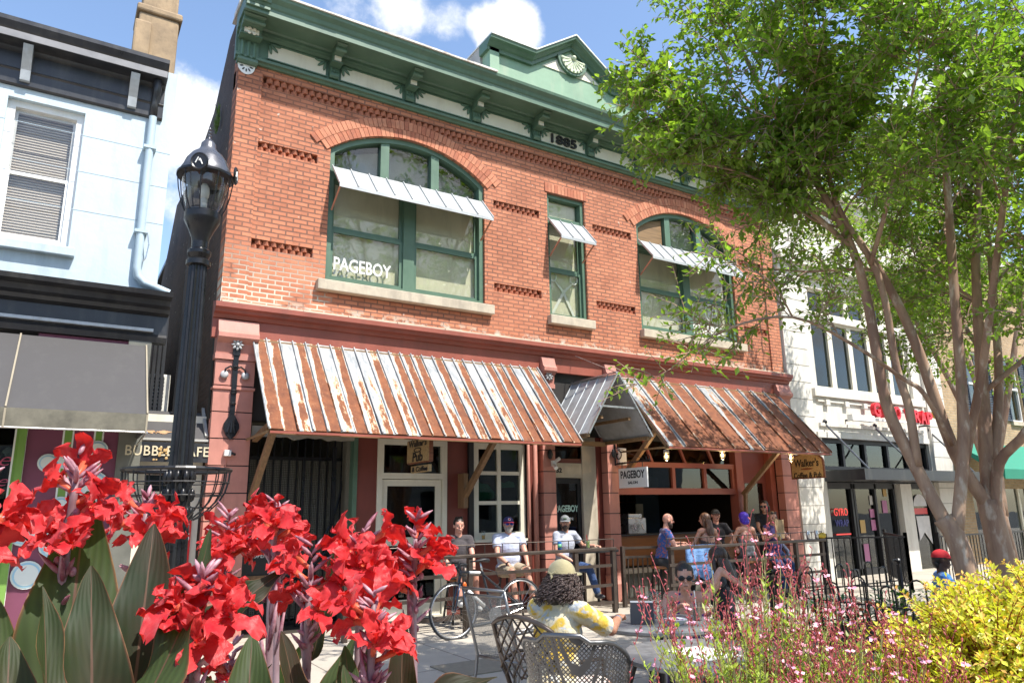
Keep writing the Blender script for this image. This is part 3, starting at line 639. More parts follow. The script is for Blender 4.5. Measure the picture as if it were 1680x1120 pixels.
gw = MB(); gw.prism([(6.07, 1.78), (6.07, 2.1), (6.15, 2.05), (6.28, 2.04), (6.41, 1.9), (6.41, 1.80), (6.2, 1.77)], .21, .22); gw.prism([(6.50, 1.97), (6.50, 2.1), (6.6, 2.06), (6.7, 2.1), (6.8, 2.07), (6.82, 1.99), (6.6, 1.98)], .21, .22); fixn(gw.build('window_decal', paint('sea_green_decal', (.06, .34, .2), .5), ww))
# grille across the left opening
gm = MB()
gm.box(2.30, 3.90, .70, .74, .02, .08); gm.box(2.3, 3.9, .70, .74, 2.40, 2.45); gm.box(2.3, 3.9, .70, .74, .95, 1.0)
for i in range(14): gm.bar((2.36+i*.118, .72, .05), (2.36+i*.118, .72, 2.85), .022)
for dx in (0, .18): gm.tube([(2.62+dx+1.3*math.sin(t), .69, .55+1.8*(1-math.cos(t))) for t in [i*.13 for i in range(12)]], .016, 6)
gm.tube([(3.1-.5*math.sin(t), .69, .85+1.3*(1-math.cos(t))) for t in [i*.13 for i in range(12)]], .016, 6)
gr = gm.build('iron_grille', IRON, bb)
ms = M('wire_mesh'); _v = ms.new('ShaderNodeTexVoronoi', feature='DISTANCE_TO_EDGE'); _v.inputs['Scale'].default_value = 38; _v.inputs['Randomness'].default_value = .1; ms.link(ms.tc.outputs['Object'], _v.inputs[0])
ms.set('Base Color', (.12, .12, .10, 1)); ms.set('Alpha', ms.ramp(_v.outputs[0], .22, .18)); MB().add([(2.3, .735, .1), (3.9, .735, .1), (3.9, .735, 2.4), (2.3, .735, 2.4)], [(0, 1, 2, 3)]).build('mesh_screen', ms.m, gr)
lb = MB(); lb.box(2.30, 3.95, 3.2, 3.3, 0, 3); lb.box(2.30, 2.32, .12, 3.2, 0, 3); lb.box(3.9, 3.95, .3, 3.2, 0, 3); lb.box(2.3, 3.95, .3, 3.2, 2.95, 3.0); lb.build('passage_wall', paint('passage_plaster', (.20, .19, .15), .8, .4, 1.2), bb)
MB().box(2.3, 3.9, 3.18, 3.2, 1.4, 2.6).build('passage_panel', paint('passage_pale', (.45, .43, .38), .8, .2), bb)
cl = MB(); rnd = random.Random(5); pts = [(2.32+i*.1, 2.63+.05*rnd.random()) for i in range(16)]; cl.prism([(2.32, 2.82), *pts, (3.85, 2.82)], -.02, .0); fixn(cl.build('tarpaulin', paint('grey_tarp', (.28, .25, .2), .8, .2, 5, .5), bb))
gp = MB(); gp.box(3.66, 3.72, .45, .5, 0, 2.6); gp.box(3.2, 3.24, .45, .5, 0, 2.4); gp.build('gate_post', IRON, bb)
# room behind the door, window and entry
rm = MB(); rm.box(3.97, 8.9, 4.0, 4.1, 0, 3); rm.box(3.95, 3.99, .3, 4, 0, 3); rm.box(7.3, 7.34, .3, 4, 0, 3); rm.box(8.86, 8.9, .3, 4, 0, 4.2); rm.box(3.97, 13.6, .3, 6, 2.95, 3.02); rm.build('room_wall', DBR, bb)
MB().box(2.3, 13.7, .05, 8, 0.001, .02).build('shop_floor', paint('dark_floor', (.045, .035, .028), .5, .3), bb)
# middle bay: street door 132
mb_ = MB(); mb_.box(7.50, 8.70, .16, .3, 2.42, 2.50); mb_.box(8.56, 8.70, .14, .3, 0, 2.9); mb_.box(7.50, 7.62, .16, .3, 0, 2.15); mb_.box(7.5, 8.7, .16, .3, 2.72, 2.95); mb_.box(7.50, 7.60, .16, .3, 2.5, 2.72); mb_.box(8.24, 8.32, .16, .3, 2.5, 2.72); mb_.build('entry_frame', REDD, bb)
cj = MB(); cj.box(7.50, 8.24, .15, .3, 2.16, 2.42); cj.box(8.24, 8.56, .14, .3, 0, 2.9); cj.build('cream_jamb', paint('worn_cream', (.52, .46, .36), .7, .15, 3, .2, dirt=(.25, .2, .14, .6)), bb)
d2 = MB(); d2.wall([(7.62, .03), (8.24, .03), (8.24, 2.15), (7.62, 2.15)], [[(7.70, .3), (8.16, .3), (8.16, 2.06), (7.70, 2.06)]], .20, .25); e2 = tag(d2.build('door', TXTB, bb), 'dark glazed street door under the number 132'); MB().box(7.69, 8.17, .225, .23, .29, 2.07).build('glass', GL_DK, e2)
MB().box(7.60, 8.24, .2, .205, 2.5, 2.72).build('transom_glass', GL_DK, bb)
text('door_lettering', 'PAGEBOY', .52, .12, (7.92, .215, 1.62), paint('mint_lettering', (.5, .72, .62), .5), e2, .004, .03); text('door_lettering', 'SALON', .26, .05, (7.92, .215, 1.44), TXTW, e2, .004, .02)
text('house_number', '132', .17, .085, (7.70, .145, 2.29), TXTB, bb, .008, .03)
MB().box(7.5, 8.7, .14, .2, 2.95, 3.02).build('entry_beam', REDP, bb)
fl_ = MB(); fl_.box(7.5, 8.7, .12, .13, 3.02, 4.02); fl_.build('upper_transom', GL_DK, bb); fl_ = MB(); [fl_.box(x, x+.06, .08, .14, 3.02, 4.02) for x in (7.5, 8.07, 8.64)]; fl_.build('transom_mullion', REDP, bb)
# right bay: serving hatch with hopper windows
hb = MB()
hb.box(8.92, 12.30, .12, .26, 1.86, 1.98); hb.box(8.92, 12.30, .12, .26, 2.38, 2.48); hb.box(8.92, 9.62, .14, .26, 1.98, 2.38)
for x in (9.62, 10.48, 11.36, 12.20): hb.box(x, x+.08, .13, .25, 1.98, 2.38)
hb.box(12.28, 12.48, .08, .3, 0, 2.95); hb.box(8.92, 9.03, .14, .3, 0.5, 1.86); hb.box(12.48, 13.6, .2, .3, 2.78, 2.95)
hb.box(12.50, 12.62, .25, .35, 0, 2.8); hb.box(13.44, 13.6, .15, .35, 0, 2.8); hb.build('hatch_frame', REDP, bb)
for x in (9.8, 10.7, 11.5): MB().bar((x, .2, 2.95), (x+.22, .2, 2.48), .05, .05, up=(0, 1, 0)).build('glazing_bar', REDP, bb)
MB().box(9.69, 12.22, .18, .186, 1.97, 2.39).build('hatch_glass', GL_DK, bb)
MB().box(9.0, 12.3, .24, .246, 2.47, 2.96).build('hopper_glass', GL_DK, bb)
cw = MB(); cw.box(9.03, 12.28, .20, .28, .56, 1.10); cw.build('wooden_counter_front', COUNT, bb); MB().box(8.95, 12.3, .05, .3, .44, .52).build('counter_sill', STONE, bb); MB().box(8.93, 12.3, .12, .3, 0, .44).build('bulkhead', paint('grey_green_bulkhead', (.13, .13, .11), .8, .3), bb)
MB().box(9.0, 12.28, .15, .5, 1.10, 1.13).build('counter_top', TXTB, bb)
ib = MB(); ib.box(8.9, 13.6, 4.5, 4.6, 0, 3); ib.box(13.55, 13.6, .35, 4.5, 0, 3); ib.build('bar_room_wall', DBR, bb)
bs = MB(); rnd = random.Random(11)
for z in (1.35, 1.75, 2.15): bs.box(9.3, 13.2, 4.2, 4.48, z, z+.03)
bs.build('back_shelf', COUNT, bb)
bt = MB()
for z in (1.38, 1.78):
    for i in range(26): x = 9.4+i*.145; bt.cur = rnd.choice((0, 1, 2)); h_ = rnd.uniform(.16, .27); bt.lathe([(.03, 0), (.034, .01), (.034, h_*.6), (.012, h_*.78), (.012, h_)], (x, 4.32, z), 8)
bt.build('bottle_row', [paint('brown_bottle', (.12, .05, .02), .15), paint('green_bottle', (.05, .12, .05), .15), paint('clear_bottle', (.35, .33, .28), .15)], bb)
pf = MB(); [pf.box(x, x+.28, 4.46, 4.49, 2.0, 2.35) for x in (9.6, 10.5, 12.2)]; [pf.box(x, x+.2, 1.9, 1.93, 1.25, 1.7) for x in (11.05, )]; pf.build('framed_notice', paint('paper_notice', (.5, .48, .42), .8), bb)
em = MB(); em.box(9.55, 10.0, .45, .8, 1.13, 1.42); em.box(9.6, 9.95, .5, .75, 1.42, 1.5); em.tube([(9.65, .42, 1.3), (9.65, .36, 1.2)], .02, 8); em.tube([(9.85, .42, 1.3), (9.85, .36, 1.2)], .02, 8); bevel(em.build('espresso_machine', ALU, bb), .01)
bd_ = MB(); bd_.box(11.5, 12.2, 2.4, 2.45, 0.02, 2.3); bd_.build('inner_blue_door', paint('slate_blue', (.05, .08, .12), .6), bb)
# dark door beside the column
rd = MB(); rd.wall([(12.62, .02), (13.44, .02), (13.44, 2.78), (12.62, 2.78)], [[(12.74, .9), (13.32, .9), (13.32, 2.1), (12.74, 2.1)]], .28, .33); od = tag(rd.build('door', REDD, bb), 'dark red door beside the serving hatch'); MB().box(12.73, 13.33, .3, .305, .89, 2.11).build('glass', GL_DK, od)
# ---- rusty awnings
def shed_awning(name, x0, x1, pitch, mat, zt, zb, yo, label, nrib):
    o_ = MB(); y0 = -.055; n = nrib; rnd = random.Random(int(x0*10))
    for i in range(n):
        a = x0+(x1-x0)*i/n; b = x0+(x1-x0)*(i+1)/n
        dz = rnd.uniform(-.012, .012); dy = rnd.uniform(-.012, .012)
        t = [(a, y0, zt), (b-.002, y0, zt-.004), (b-.002, yo+dy, zb+dz-.004), (a, yo+dy, zb+dz)]
        o_.add(t+[(p[0], p[1]+.006, p[2]-.01) for p in t], [(0, 3, 2, 1), (4, 5, 6, 7), (0, 1, 5, 4), (1, 2, 6, 5), (2, 3, 7, 6), (3, 0, 4, 7)])
        o_.tube([(a, y0-.006, zt+.012), (a, yo+dy-.008, zb+dz+.01)], .013, 6)
    o_.tube([(x1, y0-.006, zt+.012), (x1, yo-.008, zb+.01)], .013, 6)
    aw = tag(fixn(o_.build(name, mat, bb)), label)
    fr = MB(); fr.box(x0+.03, x1-.03, yo+.03, yo+.10, zb-.055, zb-.005); fr.box(x0+.03, x1-.03, -.10, -.04, zt-.10, zt-.03)
    k = 6
    for i in range(k+1): x = x0+.06+(x1-x0-.12)*i/k; fr.bar((x, -.06, zt-.06), (x, yo+.06, zb-.035), .04, .06); 
    fr.box(x0, x0+.02, yo+.05, -.05, zb-.04, zb-.01); fr.build('awning_frame', TWX, aw)
    MB().box(x0+.02, x1-.02, yo-.006, yo+.006, zb-.05, zb-.02).build('awning_edge', REDP, aw)
    return aw
def brace(a, b, par, w=.075):
    m_ = MB(); m_.bar(a, b, w, w*1.1); m_.build('timber_brace', TWOOD, par)
aw1 = shed_awning('metal_awning', 2.24, 7.16, .187, RUST1, 4.07, 2.64, -1.30, 'large awning of white metal sheets striped with orange rust', 26)
aw2 = shed_awning('metal_awning', 9.02, 13.62, .42, RUST2, 4.07, 2.66, -1.30, 'rusty brown awning in dappled tree shade over the serving hatch', 11)
brace((2.36, -.06, 1.80), (2.46, -.95, 2.93), aw1); MB().bar((2.36, -.05, 2.62), (2.42, -.85, 2.80), .07).build('timber_brace', TWOOD, aw1)
brace((5.72, -.03, 1.85), (5.72, -1.0, 2.68), aw1); MB().box(5.68, 5.76, -.05, .16, 1.65, 2.2).build('brace_block', TWOOD, aw1)
brace((12.38, .03, 1.85), (12.38, -1.0, 2.72), aw2); brace((12.38, .02, 1.3), (12.38, -.03, 1.9), aw2, .06); brace((9.10, -.08, 2.25), (9.16, -.85, 2.95), aw2)
# little gabled canopy over the entry
gc = MB(); R_ = (7.99, 3.84); Lf = (7.32, 2.80); Rg = (8.70, 2.80); yf, yb = -1.26, .02
def slope(a, b):
    dx, dz = b[0]-a[0], b[1]-a[1]; ln = math.hypot(dx, dz); nx, nz = -dz/ln*.012, dx/ln*.012
    gc.prism([a, b, (b[0]+nx, b[1]+nz), (a[0]+nx, a[1]+nz)], yf, yb)
    for k in range(6): y = yf+(yb-yf)*k/5; gc.tube([(a[0], y, a[1]+.01), (b[0], y, b[1]+.01)], .012, 6)
slope(R_, Lf); slope(Rg, R_)
cn = tag(fixn(gc.build('gabled_canopy', GALV, bb)), 'small gabled canopy of grey corrugated sheet over the street door')
gf = MB(); gf.bar((R_[0], yf-.01, R_[1]+.02), (Lf[0], yf-.01, Lf[1]), .03, .03, up=(0, 1, 0)); gf.bar((R_[0], yf-.01, R_[1]+.02), (Rg[0], yf-.01, Rg[1]), .03, .03, up=(0, 1, 0)); gf.bar((R_[0], yf, R_[1]+.03), (R_[0], yb, R_[1]+.03), .07, .02); gf.bar((7.55, yf+.02, 3.27), (8.42, yf+.02, 3.27), .03, .03, up=(0, 1, 0)); gf.build('canopy_trim', ALU, cn)
gf = MB(); gf.bar((7.35, yf+.05, 2.78), (7.35, .02, 2.78), .06); gf.bar((8.66, yf+.05, 2.78), (8.66, .02, 2.78), .06); gf.bar((7.7, yf+.1, 3.1), (7.7, .02, 3.1), .05); gf.bar((8.3, yf+.1, 3.1), (8.3, .02, 3.1), .05); gf.box(7.4, 8.6, -.12, -.05, 2.72, 2.8); gf.build('canopy_rafter', TWX, cn)
MB().tube([(R_[0], -1.2, 3.88), (7.95, -.15, 4.35)], .008, 5).build('guy_wire', ALU, cn)
# caged bulbs under the awning
proto = None
for x, y, z in ((9.5, -.75, 2.62), (10.75, -.95, 2.66), (12.75, -.95, 2.66)):
    if proto is None:
        t = thing('caged_lamp', (x, y, z), 'lit caged bulb lamp hanging left under the brown rusty awning', 'lamp', 'caged lamps under the awning')
        m_ = MB(); m_.lathe([(.0, .02), (.045, .02), (.05, 0), (.05, -.04), (.03, -.05)], (x, y, z), 14); m_.build('cap', GALV, t)
        m_ = MB(); m_.ball((x, y, z-.10), (.026, .026, .04), 10); m_.build('bulb', WARM, t, smooth=True)
        m_ = MB()
        for k in range(6): a = PI*k/3; m_.tube([(x+.045*math.cos(a), y+.045*math.sin(a), z-.04), (x+.055*math.cos(a), y+.055*math.sin(a), z-.10), (x+.03*math.cos(a), y+.03*math.sin(a), z-.17), (x, y, z-.185)], .004, 5)
        for zz in (-.08, -.13): m_.tube([(x+.054*math.cos(a), y+.054*math.sin(a), z+zz) for a in [2*PI*i/14 for i in range(15)]], .004, 5)
        m_.build('cage', GREYM, t); m_ = MB(); m_.tube([(x, y, z+.02), (x, y, z+.14)], .006, 6); m_.build('cord', TXTB, t); proto = t
        ld = bpy.data.lights.new('bulb_light', 'POINT'); ld.energy = 6; ld.color = (1, .65, .3); ld.shadow_soft_size = .03; lo = bpy.data.objects.new('bulb_light', ld); COL.objects.link(lo); lo.parent = t; lo.location = (0, 0, -.22)
    else:
        c_ = copy_tree(proto); c_.location = (x, y, z); c_['label'] = 'lit caged bulb lamp near the middle of the brown rusty awning' if x < 12 else 'lit caged bulb lamp nearest the brown hanging coffee sign'
# ---- hanging signs
def facex(o): return o
ps = thing('hanging_sign', (8.86, -.06, 2.42), 'square white salon sign hanging from a scrolled black iron bracket', 'sign')
m_ = MB(); m_.box(8.845, 8.875, -.92, -.16, 1.965, 2.315); bevel(m_.build('board', TXTW, ps), .004)
text('lettering', 'PAGEBOY', .64, .14, (8.842, -.54, 2.20), TXTB, ps, .004, .02, (-1, 0, 0)); text('lettering', 'SALON', .26, .05, (8.842, -.54, 2.055), TXTB, ps, .004, .02, (-1, 0, 0))
m_ = MB(); m_.tube([(8.86, -.08, 2.40), (8.86, -1.0, 2.43)], .014, 6)
for i in range(20): y = -.1-i*.045; m_.tube([(8.845, y, 2.40), (8.875, y-.03, 2.43)], .008, 5)
m_.tube([(8.86, -.16-.1*math.sin(t)*(1-t/9), 2.56+.1*math.cos(t)*(1-t/9)) for t in [i*.4 for i in range(16)]], .012, 6); m_.tube([(8.86, -.07, 2.38), (8.86, -.07, 2.85)], .014, 6); m_.tube([(8.86, -.95-.045*math.sin(t), 2.47+.045*math.cos(t)) for t in [i*.4 for i in range(14)]], .01, 6)
m_.tube([(8.86, -.07, 2.72), (8.86, -.85, 2.45)], .005, 5)
for y in (-.25, -.8): m_.tube([(8.86, y, 2.41), (8.86, y, 2.31)], .008, 5)
m_.build('bracket', IRON, ps)
wk = thing('hanging_sign', (13.7, -.6, 2.75), "arched wooden coffee and pub sign hanging at the right end of the brown awning", 'sign')
AX = 13.72
pts = [(-1.02, 2.165), (-.20, 2.165), (-.20, 2.52)]+[(-.61+.41*math.cos(t), 2.52+.19*math.sin(t)) for t in [PI*i/12 for i in range(1, 12)]]+[(-1.02, 2.52)]
m_ = MB(); m_.prism(pts, AX-.02, AX+.02, 'yz'); fixn(m_.build('edge', SIGND, wk)); m_ = MB(); m_.prism(frame_poly(pts, .03), AX-.027, AX-.0205, 'yz'); fixn(m_.build('board', SIGNW, wk))
text('lettering', "Walker's", .60, .17, (AX-.03, -.61, 2.50), TXTB, wk, .004, .025, (-1, 0, 0), .1); text('lettering', 'Coffee & Pub', .68, .12, (AX-.03, -.61, 2.24), TXTB, wk, .004, .025, (-1, 0, 0), .1)
m_ = MB(); m_.ball((AX-.028, -.61, 2.37), (.004, .16, .022), 10); m_.build('leaf_emblem', SIGND, wk); m_ = MB(); [m_.tube([(AX, y, 2.6), (AX, y, 2.78)], .008, 5) for y in (-.3, -.9)]; m_.build('hanger', IRON, wk)
pb = thing('hanging_sign', (4.62, -.6, 2.75), "small square wooden pub sign with a narrow coffee board below, under the striped awning", 'sign')
m_ = MB(); m_.box(4.60, 4.66, -1.02, -.22, 2.305, 2.66); bevel(m_.build('edge', SIGND, pb), .012); MB().box(4.592, 4.60, -1.0, -.24, 2.325, 2.645).build('board', SIGNW, pb)
text('lettering', "Walker's", .62, .10, (4.59, -.62, 2.60), TXTB, pb, .004, .03, (-1, 0, 0), .1); text('lettering', 'Pub', .36, .14, (4.59, -.62, 2.40), TXTB, pb, .004, .03, (-1, 0, 0), .1)
m_ = MB(); m_.tube([(4.59, -.62+.12*math.cos(t), 2.50+.03*math.sin(t)) for t in [2*PI*i/16 for i in range(17)]], .008, 5); m_.build('eye_emblem', TXTB, pb)
MB().box(4.61, 4.65, -.98, -.35, 2.17, 2.27).build('lower_board', SIGNW, pb); text('lettering', '& Coffee', .54, .075, (4.607, -.66, 2.22), TXTB, pb, .004, .03, (-1, 0, 0), .1)
m_ = MB(); [m_.tube([(4.63, y, 2.27), (4.63, y, 2.31)], .006, 5) for y in (-.45, -.85)]; [m_.tube([(4.63, y, 2.66), (4.63, y, 2.80)], .006, 5) for y in (-.35, -.9)]; m_.build('hanger', IRON, pb)
cb = thing('chalkboard', (2.55, .5, 0), 'black chalkboard in a wooden frame standing in the grilled opening', 'chalkboard')
m_ = MB(); m_.box(2.36, 2.90, .40, .44, .75, 1.36); m_.build('board', TXTB, cb); m_ = MB(); m_.wall([(2.33, .72), (2.93, .72), (2.93, 1.39), (2.33, 1.39)], [[(2.37, .76), (2.89, .76), (2.89, 1.35), (2.37, 1.35)]], .38, .45); m_.bar((2.4, .42, 0), (2.4, .42, .75), .03); m_.bar((2.86, .42, 0), (2.86, .42, .75), .03); m_.build('frame', TWOOD, cb)
text('chalk_writing', "Walker's", .36, .08, (2.64, .398, 1.26), TXTW, cb, .002, 0); text('chalk_writing', 'FRESH COFFEE', .42, .06, (2.64, .398, 1.14), TXTW, cb, .002, 0); text('chalk_writing', 'OPEN', .2, .06, (2.64, .398, 1.03), TXTW, cb, .002, 0)
# boxes and cameras on the pilasters
sc_ = thing('security_camera', (2.02, -.1, 2.42), 'small white security camera on the left pink stone pilaster', 'camera'); m_ = MB(); m_.box(1.96, 2.05, -.13, -.065, 2.38, 2.46); bevel(m_.build('body', WHITE, sc_), .008); m_ = MB(); m_.tube([(2.06, -.10, 2.42), (2.09, -.16, 2.40)], .018, 8); m_.build('lens', TXTB, sc_); m_ = MB(); m_.tube([(2.0, -.07, 2.38), (1.99, -.07, 1.7)], .007, 5); m_.build('conduit', REDL, sc_)
sc_ = thing('flood_lamp', (7.46, -.1, 2.35), 'small white twin spot lamp on the pillar left of door 132', 'lamp'); m_ = MB(); m_.tube([(7.42, -.12, 2.36), (7.40, -.22, 2.30)], .035, 10); m_.build('spot', WHITE, sc_); m_ = MB(); m_.tube([(7.47, -.12, 2.43), (7.49, -.2, 2.47)], .03, 10); m_.build('spot', WHITE, sc_); m_ = MB(); m_.box(7.40, 7.48, -.12, -.065, 2.34, 2.44); m_.build('base', WHITE, sc_)
wb = thing('utility_box', (9.2, -.1, 2.55), 'white plastic utility box on the wall behind the square white salon sign', 'box'); m_ = MB(); m_.box(9.02, 9.22, .02, .14, 2.40, 2.72); bevel(m_.build('case', WHITE, wb), .015); m_ = MB(); m_.box(9.04, 9.20, .01, .02, 2.42, 2.70); m_.build('lid', WHITE, wb)
# ================================================================ pale blue building on the left
bl = thing('blue_building', (-2, 0, 0), 'pale blue stuccoed building with black cornices and a charcoal canvas awning', 'building')
wins = [(-1.0, -.13), (-2.75, -1.88), (-4.5, -3.63)]
m_ = MB(); m_.wall([(-6, 4.4), (.95, 4.4), (.95, 7.9), (-6, 7.9)], [[(a, 5.0), (b, 5.0), (b, 6.95), (a, 6.95)] for a, b in wins], 0, .3); m_.box(.65, .949, .3, 9, 0, 7.8); m_.build('wall', BLUEW, bl)
m_ = MB(); m_.box(-6, .65, .3, 9, 7.5, 7.6); m_.box(-6, -5.7, .3, 9, 0, 7.5); m_.box(-6, .65, 8.8, 9, 0, 7.5); m_.box(-6, .65, .3, 8.8, 4.3, 4.4); m_.build('shell', BLK, bl)
m_ = MB(); [m_.box(-6, .95, -.004, .0, z, z+.006) for z in (5.55, 6.1, 6.62)]; m_.build('stucco_joint', paint('joint_blue', (.42, .51, .57), .8), bl)
for a, b in wins:
    m_ = MB(); m_.wall([(a, 5.0), (b, 5.0), (b, 6.95), (a, 6.95)], [[(a+.09, 5.08), (b-.09, 5.08), (b-.09, 6.86), (a+.09, 6.86)]], .08, .2); w_ = m_.build('window', WHITE, bl)
    m_ = MB()
    for z0, z1, y in ((5.08, 5.98, .12), (5.94, 6.86, .15)): m_.wall([(a+.08, z0), (b-.08, z0), (b-.08, z1), (a+.08, z1)], [[(a+.125, z0+.05), (b-.125, z0+.05), (b-.125, z1-.045), (a+.125, z1-.045)]], y, y+.03)
    m_.build('sash', WHITE, w_); MB().box(a+.1, b-.1, .14, .144, 5.1, 6.84).build('glass', glass('bedroom_glass', (.93, .93, .92), .01, 1.1) if 'bedroom_glass' not in MATS else MATS['bedroom_glass'], w_)
    MB().box(a+.1, b-.1, .20, .21, 5.1, 6.3).build('blind', BLIND, w_); MB().box(a+.1, b-.1, .24, .25, 5.1, 6.84).build('blind', BLIND, w_)
    bevel(MB().box(a-.08, b+.08, -.10, .08, 4.88, 4.998).build('sill', BLUEW, bl), .01)
m_ = MB(); m_.prism([(0, 7.10), (-.03, 7.10), (-.05, 7.12), (-.05, 7.30), (-.07, 7.32), (-.05, 7.34), (-.05, 7.56), (-.12, 7.60), (-.30, 7.62), (-.30, 7.72), (-.32, 7.74), (-.36, 7.82), (-.36, 7.88), (.4, 7.95), (.4, 7.1)], -6, .80, 'yz'); fixn(m_.build('upper_cornice', BLK, bl))
MB().box(-6, .79, -.31, -.298, 7.625, 7.72).build('cornice_fascia', paint('grey_fascia', (.20, .20, .21), .45, .15, 4, .1), bl)
for x in (-4.6, -3.35, -2.1, -.85, .40):
    m_ = MB(); m_.prism([(-.05, 7.16), (-.10, 7.17), (-.13, 7.30), (-.24, 7.52), (-.27, 7.60), (-.05, 7.60)], x-.055, x+.055, 'yz'); fixn(m_.build('bracket', GALV, bl))
m_ = MB(); m_.prism([(0, 3.86), (-.06, 3.86), (-.08, 3.93), (-.05, 3.97), (-.05, 4.22), (-.14, 4.25), (-.16, 4.30), (-.24, 4.33), (-.26, 4.40), (-.40, 4.42), (-.42, 4.48), (.1, 4.56), (.1, 3.86)], -6, 1.12, 'yz'); fixn(m_.build('lower_cornice', BLK, bl))
m_ = MB(); m_.box(-6, .95, -.12, -.04, 3.99, 4.03); m_.build('cornice_bead', GALV, bl)
m_ = MB(); m_.tube([(.69, -.20, 7.62), (.69, -.12, 7.45), (.68, -.08, 7.3), (.68, -.07, 7.08)], [.06, .055, .05, .05], 12); m_.build('downpipe_head', BLK, bl, smooth=True)
m_ = MB(); m_.tube([(.68, -.07, 7.1), (.68, -.07, 4.85), (.70, -.07, 4.74), (.78, -.07, 4.66), (.92, -.07, 4.62), (1.10, -.07, 4.56)], .052, 14); [m_.box(.60, .76, -.13, 0, z, z+.04) for z in (5.35, 6.6)]; m_.build('downpipe', BLUEP, bl, smooth=40)
m_ = MB(); m_.tube([(.76, -.09, 5.37), (.79, -.1, 5.2), (.77, -.1, 5.0), (.74, -.09, 4.95)], .008, 5); m_.build('loose_wire', ALU, bl)
# awning
m_ = MB(); xa, xb = -5.6, .90; m_.add([(xa, -.06, 3.80), (xb, -.06, 3.80), (xb, -1.05, 2.77), (xa, -1.05, 2.77), (xa, -.06, 3.78), (xb, -.06, 3.78), (xb, -1.03, 2.76), (xa, -1.03, 2.76)], [(0, 3, 2, 1), (4, 5, 6, 7), (0, 1, 5, 4), (1, 2, 6, 5), (2, 3, 7, 6), (3, 0, 4, 7)])
m_.prism([(-.06, 3.78), (-1.03, 2.76), (-1.03, 2.57), (-.06, 2.57)], xb-.02, xb-.005, 'yz'); aw = fixn(m_.build('canvas_awning', CANV, bl)); tag(aw, 'charcoal canvas awning with pale worn seams and valance')
MB().box(xa, xb, -1.062, -1.052, 2.56, 2.775).build('valance', CANVE, aw)
for x in (-5.2, -3.75, -2.15, -.50, .89): MB().bar((x, -.065, 3.812), (x, -1.058, 2.785), .018, .012).box(x-.01, x+.01, -1.07, -1.062, 2.56, 2.77).build('awning_seam', paint('tan_seam', (.30, .26, .19), .8), aw)
m_ = MB(); m_.tube([(xa, -1.05, 2.565), (xb, -1.05, 2.565)], .014, 6); m_.tube([(xb, -1.05, 2.565), (xb, -.05, 2.50)], .014, 6); m_.build('awning_rail', ALU, aw)
# shopfront under it
m_ = MB(); m_.box(-6, -.75, .1, .3, 0, .6); m_.box(-6, -.30, .1, .2, 3.1, 3.9); m_.build('shop_base', BLK, bl)
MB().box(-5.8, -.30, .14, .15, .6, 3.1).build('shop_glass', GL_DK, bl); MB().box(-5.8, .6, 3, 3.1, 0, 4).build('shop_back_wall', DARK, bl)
m_ = MB(); m_.box(-.32, .68, -.005, .2, 0, 3.85); mu = m_.build('mural_panel', PURP, bl)
m_ = MB(); m2 = MB(); m3 = MB(); m4 = MB()
for x, w in ((-.36, .045), (.13, .04), (.46, .035)):
    m_.box(x-w-.02, x+w+.02, -.012, -.006, .3, 3.5); m2.box(x-w, x+w, -.02, -.013, .3, 3.5)
def disc(mb, x, z, r, y): mb.lathe([(0, 0), (r, 0), (r, .006), (0, .006)], (x, y, z), 22, axis=(0, -1, 0))
for x, z, r in ((.46, 2.42, .10), (.46, 1.98, .155), (.46, 1.50, .115), (.46, 1.0, .13), (.13, 1.72, .11), (.13, 1.28, .15), (.13, 2.3, .10), (-.2, 1.45, .15), (-.05, 2.25, .09), (-.12, .95, .14), (.2, .6, .12)):
    disc(m4, x, z, r+.02, -.024); disc(m3, x, z, r, -.032); disc(m4, x, z, r*.86, -.040)
m_.build('mural_line', TXTW, bl); m2.build('mural_stripe', LIME, bl); m3.build('mural_bubble_ring', BUBR, bl); m4.build('mural_bubble', BUBB, bl)
m_ = MB(); m_.box(-.375, -.30, -.06, .14, 0, 3.4); m_.build('green_post', LIME, bl)
m_ = MB(); m_.box(.68, .95, -.06, .3, 0, 3.86); m_.build('end_pilaster', paint('grey_brown_post', (.13, .13, .11), .5, .2, 3, .1), bl)
text('window_lettering', 'Cake', .55, .17, (-.70, .13, 2.30), paint('pink_neon_tube', (.55, .08, .16), .4), bl, .004, -.01, shear=.4); text('window_lettering', 'Juice', .5, .17, (-.68, .13, 2.02), MATS['pink_neon_tube'], bl, .004, -.01, shear=.4)
m_ = MB(); rnd = random.Random(8)
for i in range(26): x = rnd.choice((-.45, -.52, -.4, -.6))+rnd.uniform(-.08, .05); m_.ball((x, .6+rnd.random()*.3, rnd.choice((2.42, 2.18, 1.9, 1.6, 1.3))+rnd.uniform(-.04, .04)), rnd.uniform(.03, .055), 10)
m_.build('bubble_garland', BUBB, bl, smooth=True)
# chimney
ch = MB(); ch.box(.38, .93, .35, .95, 7.6, 9.0); ch.box(.34, .97, .31, .99, 9.0, 9.12); ch.box(.41, .90, .38, .92, 9.12, 9.75); ch.box(.33, .56, .28, .36, 8.0, 8.82); c_ = bevel(ch.build('chimney', CHIM, bl), .03, 2)
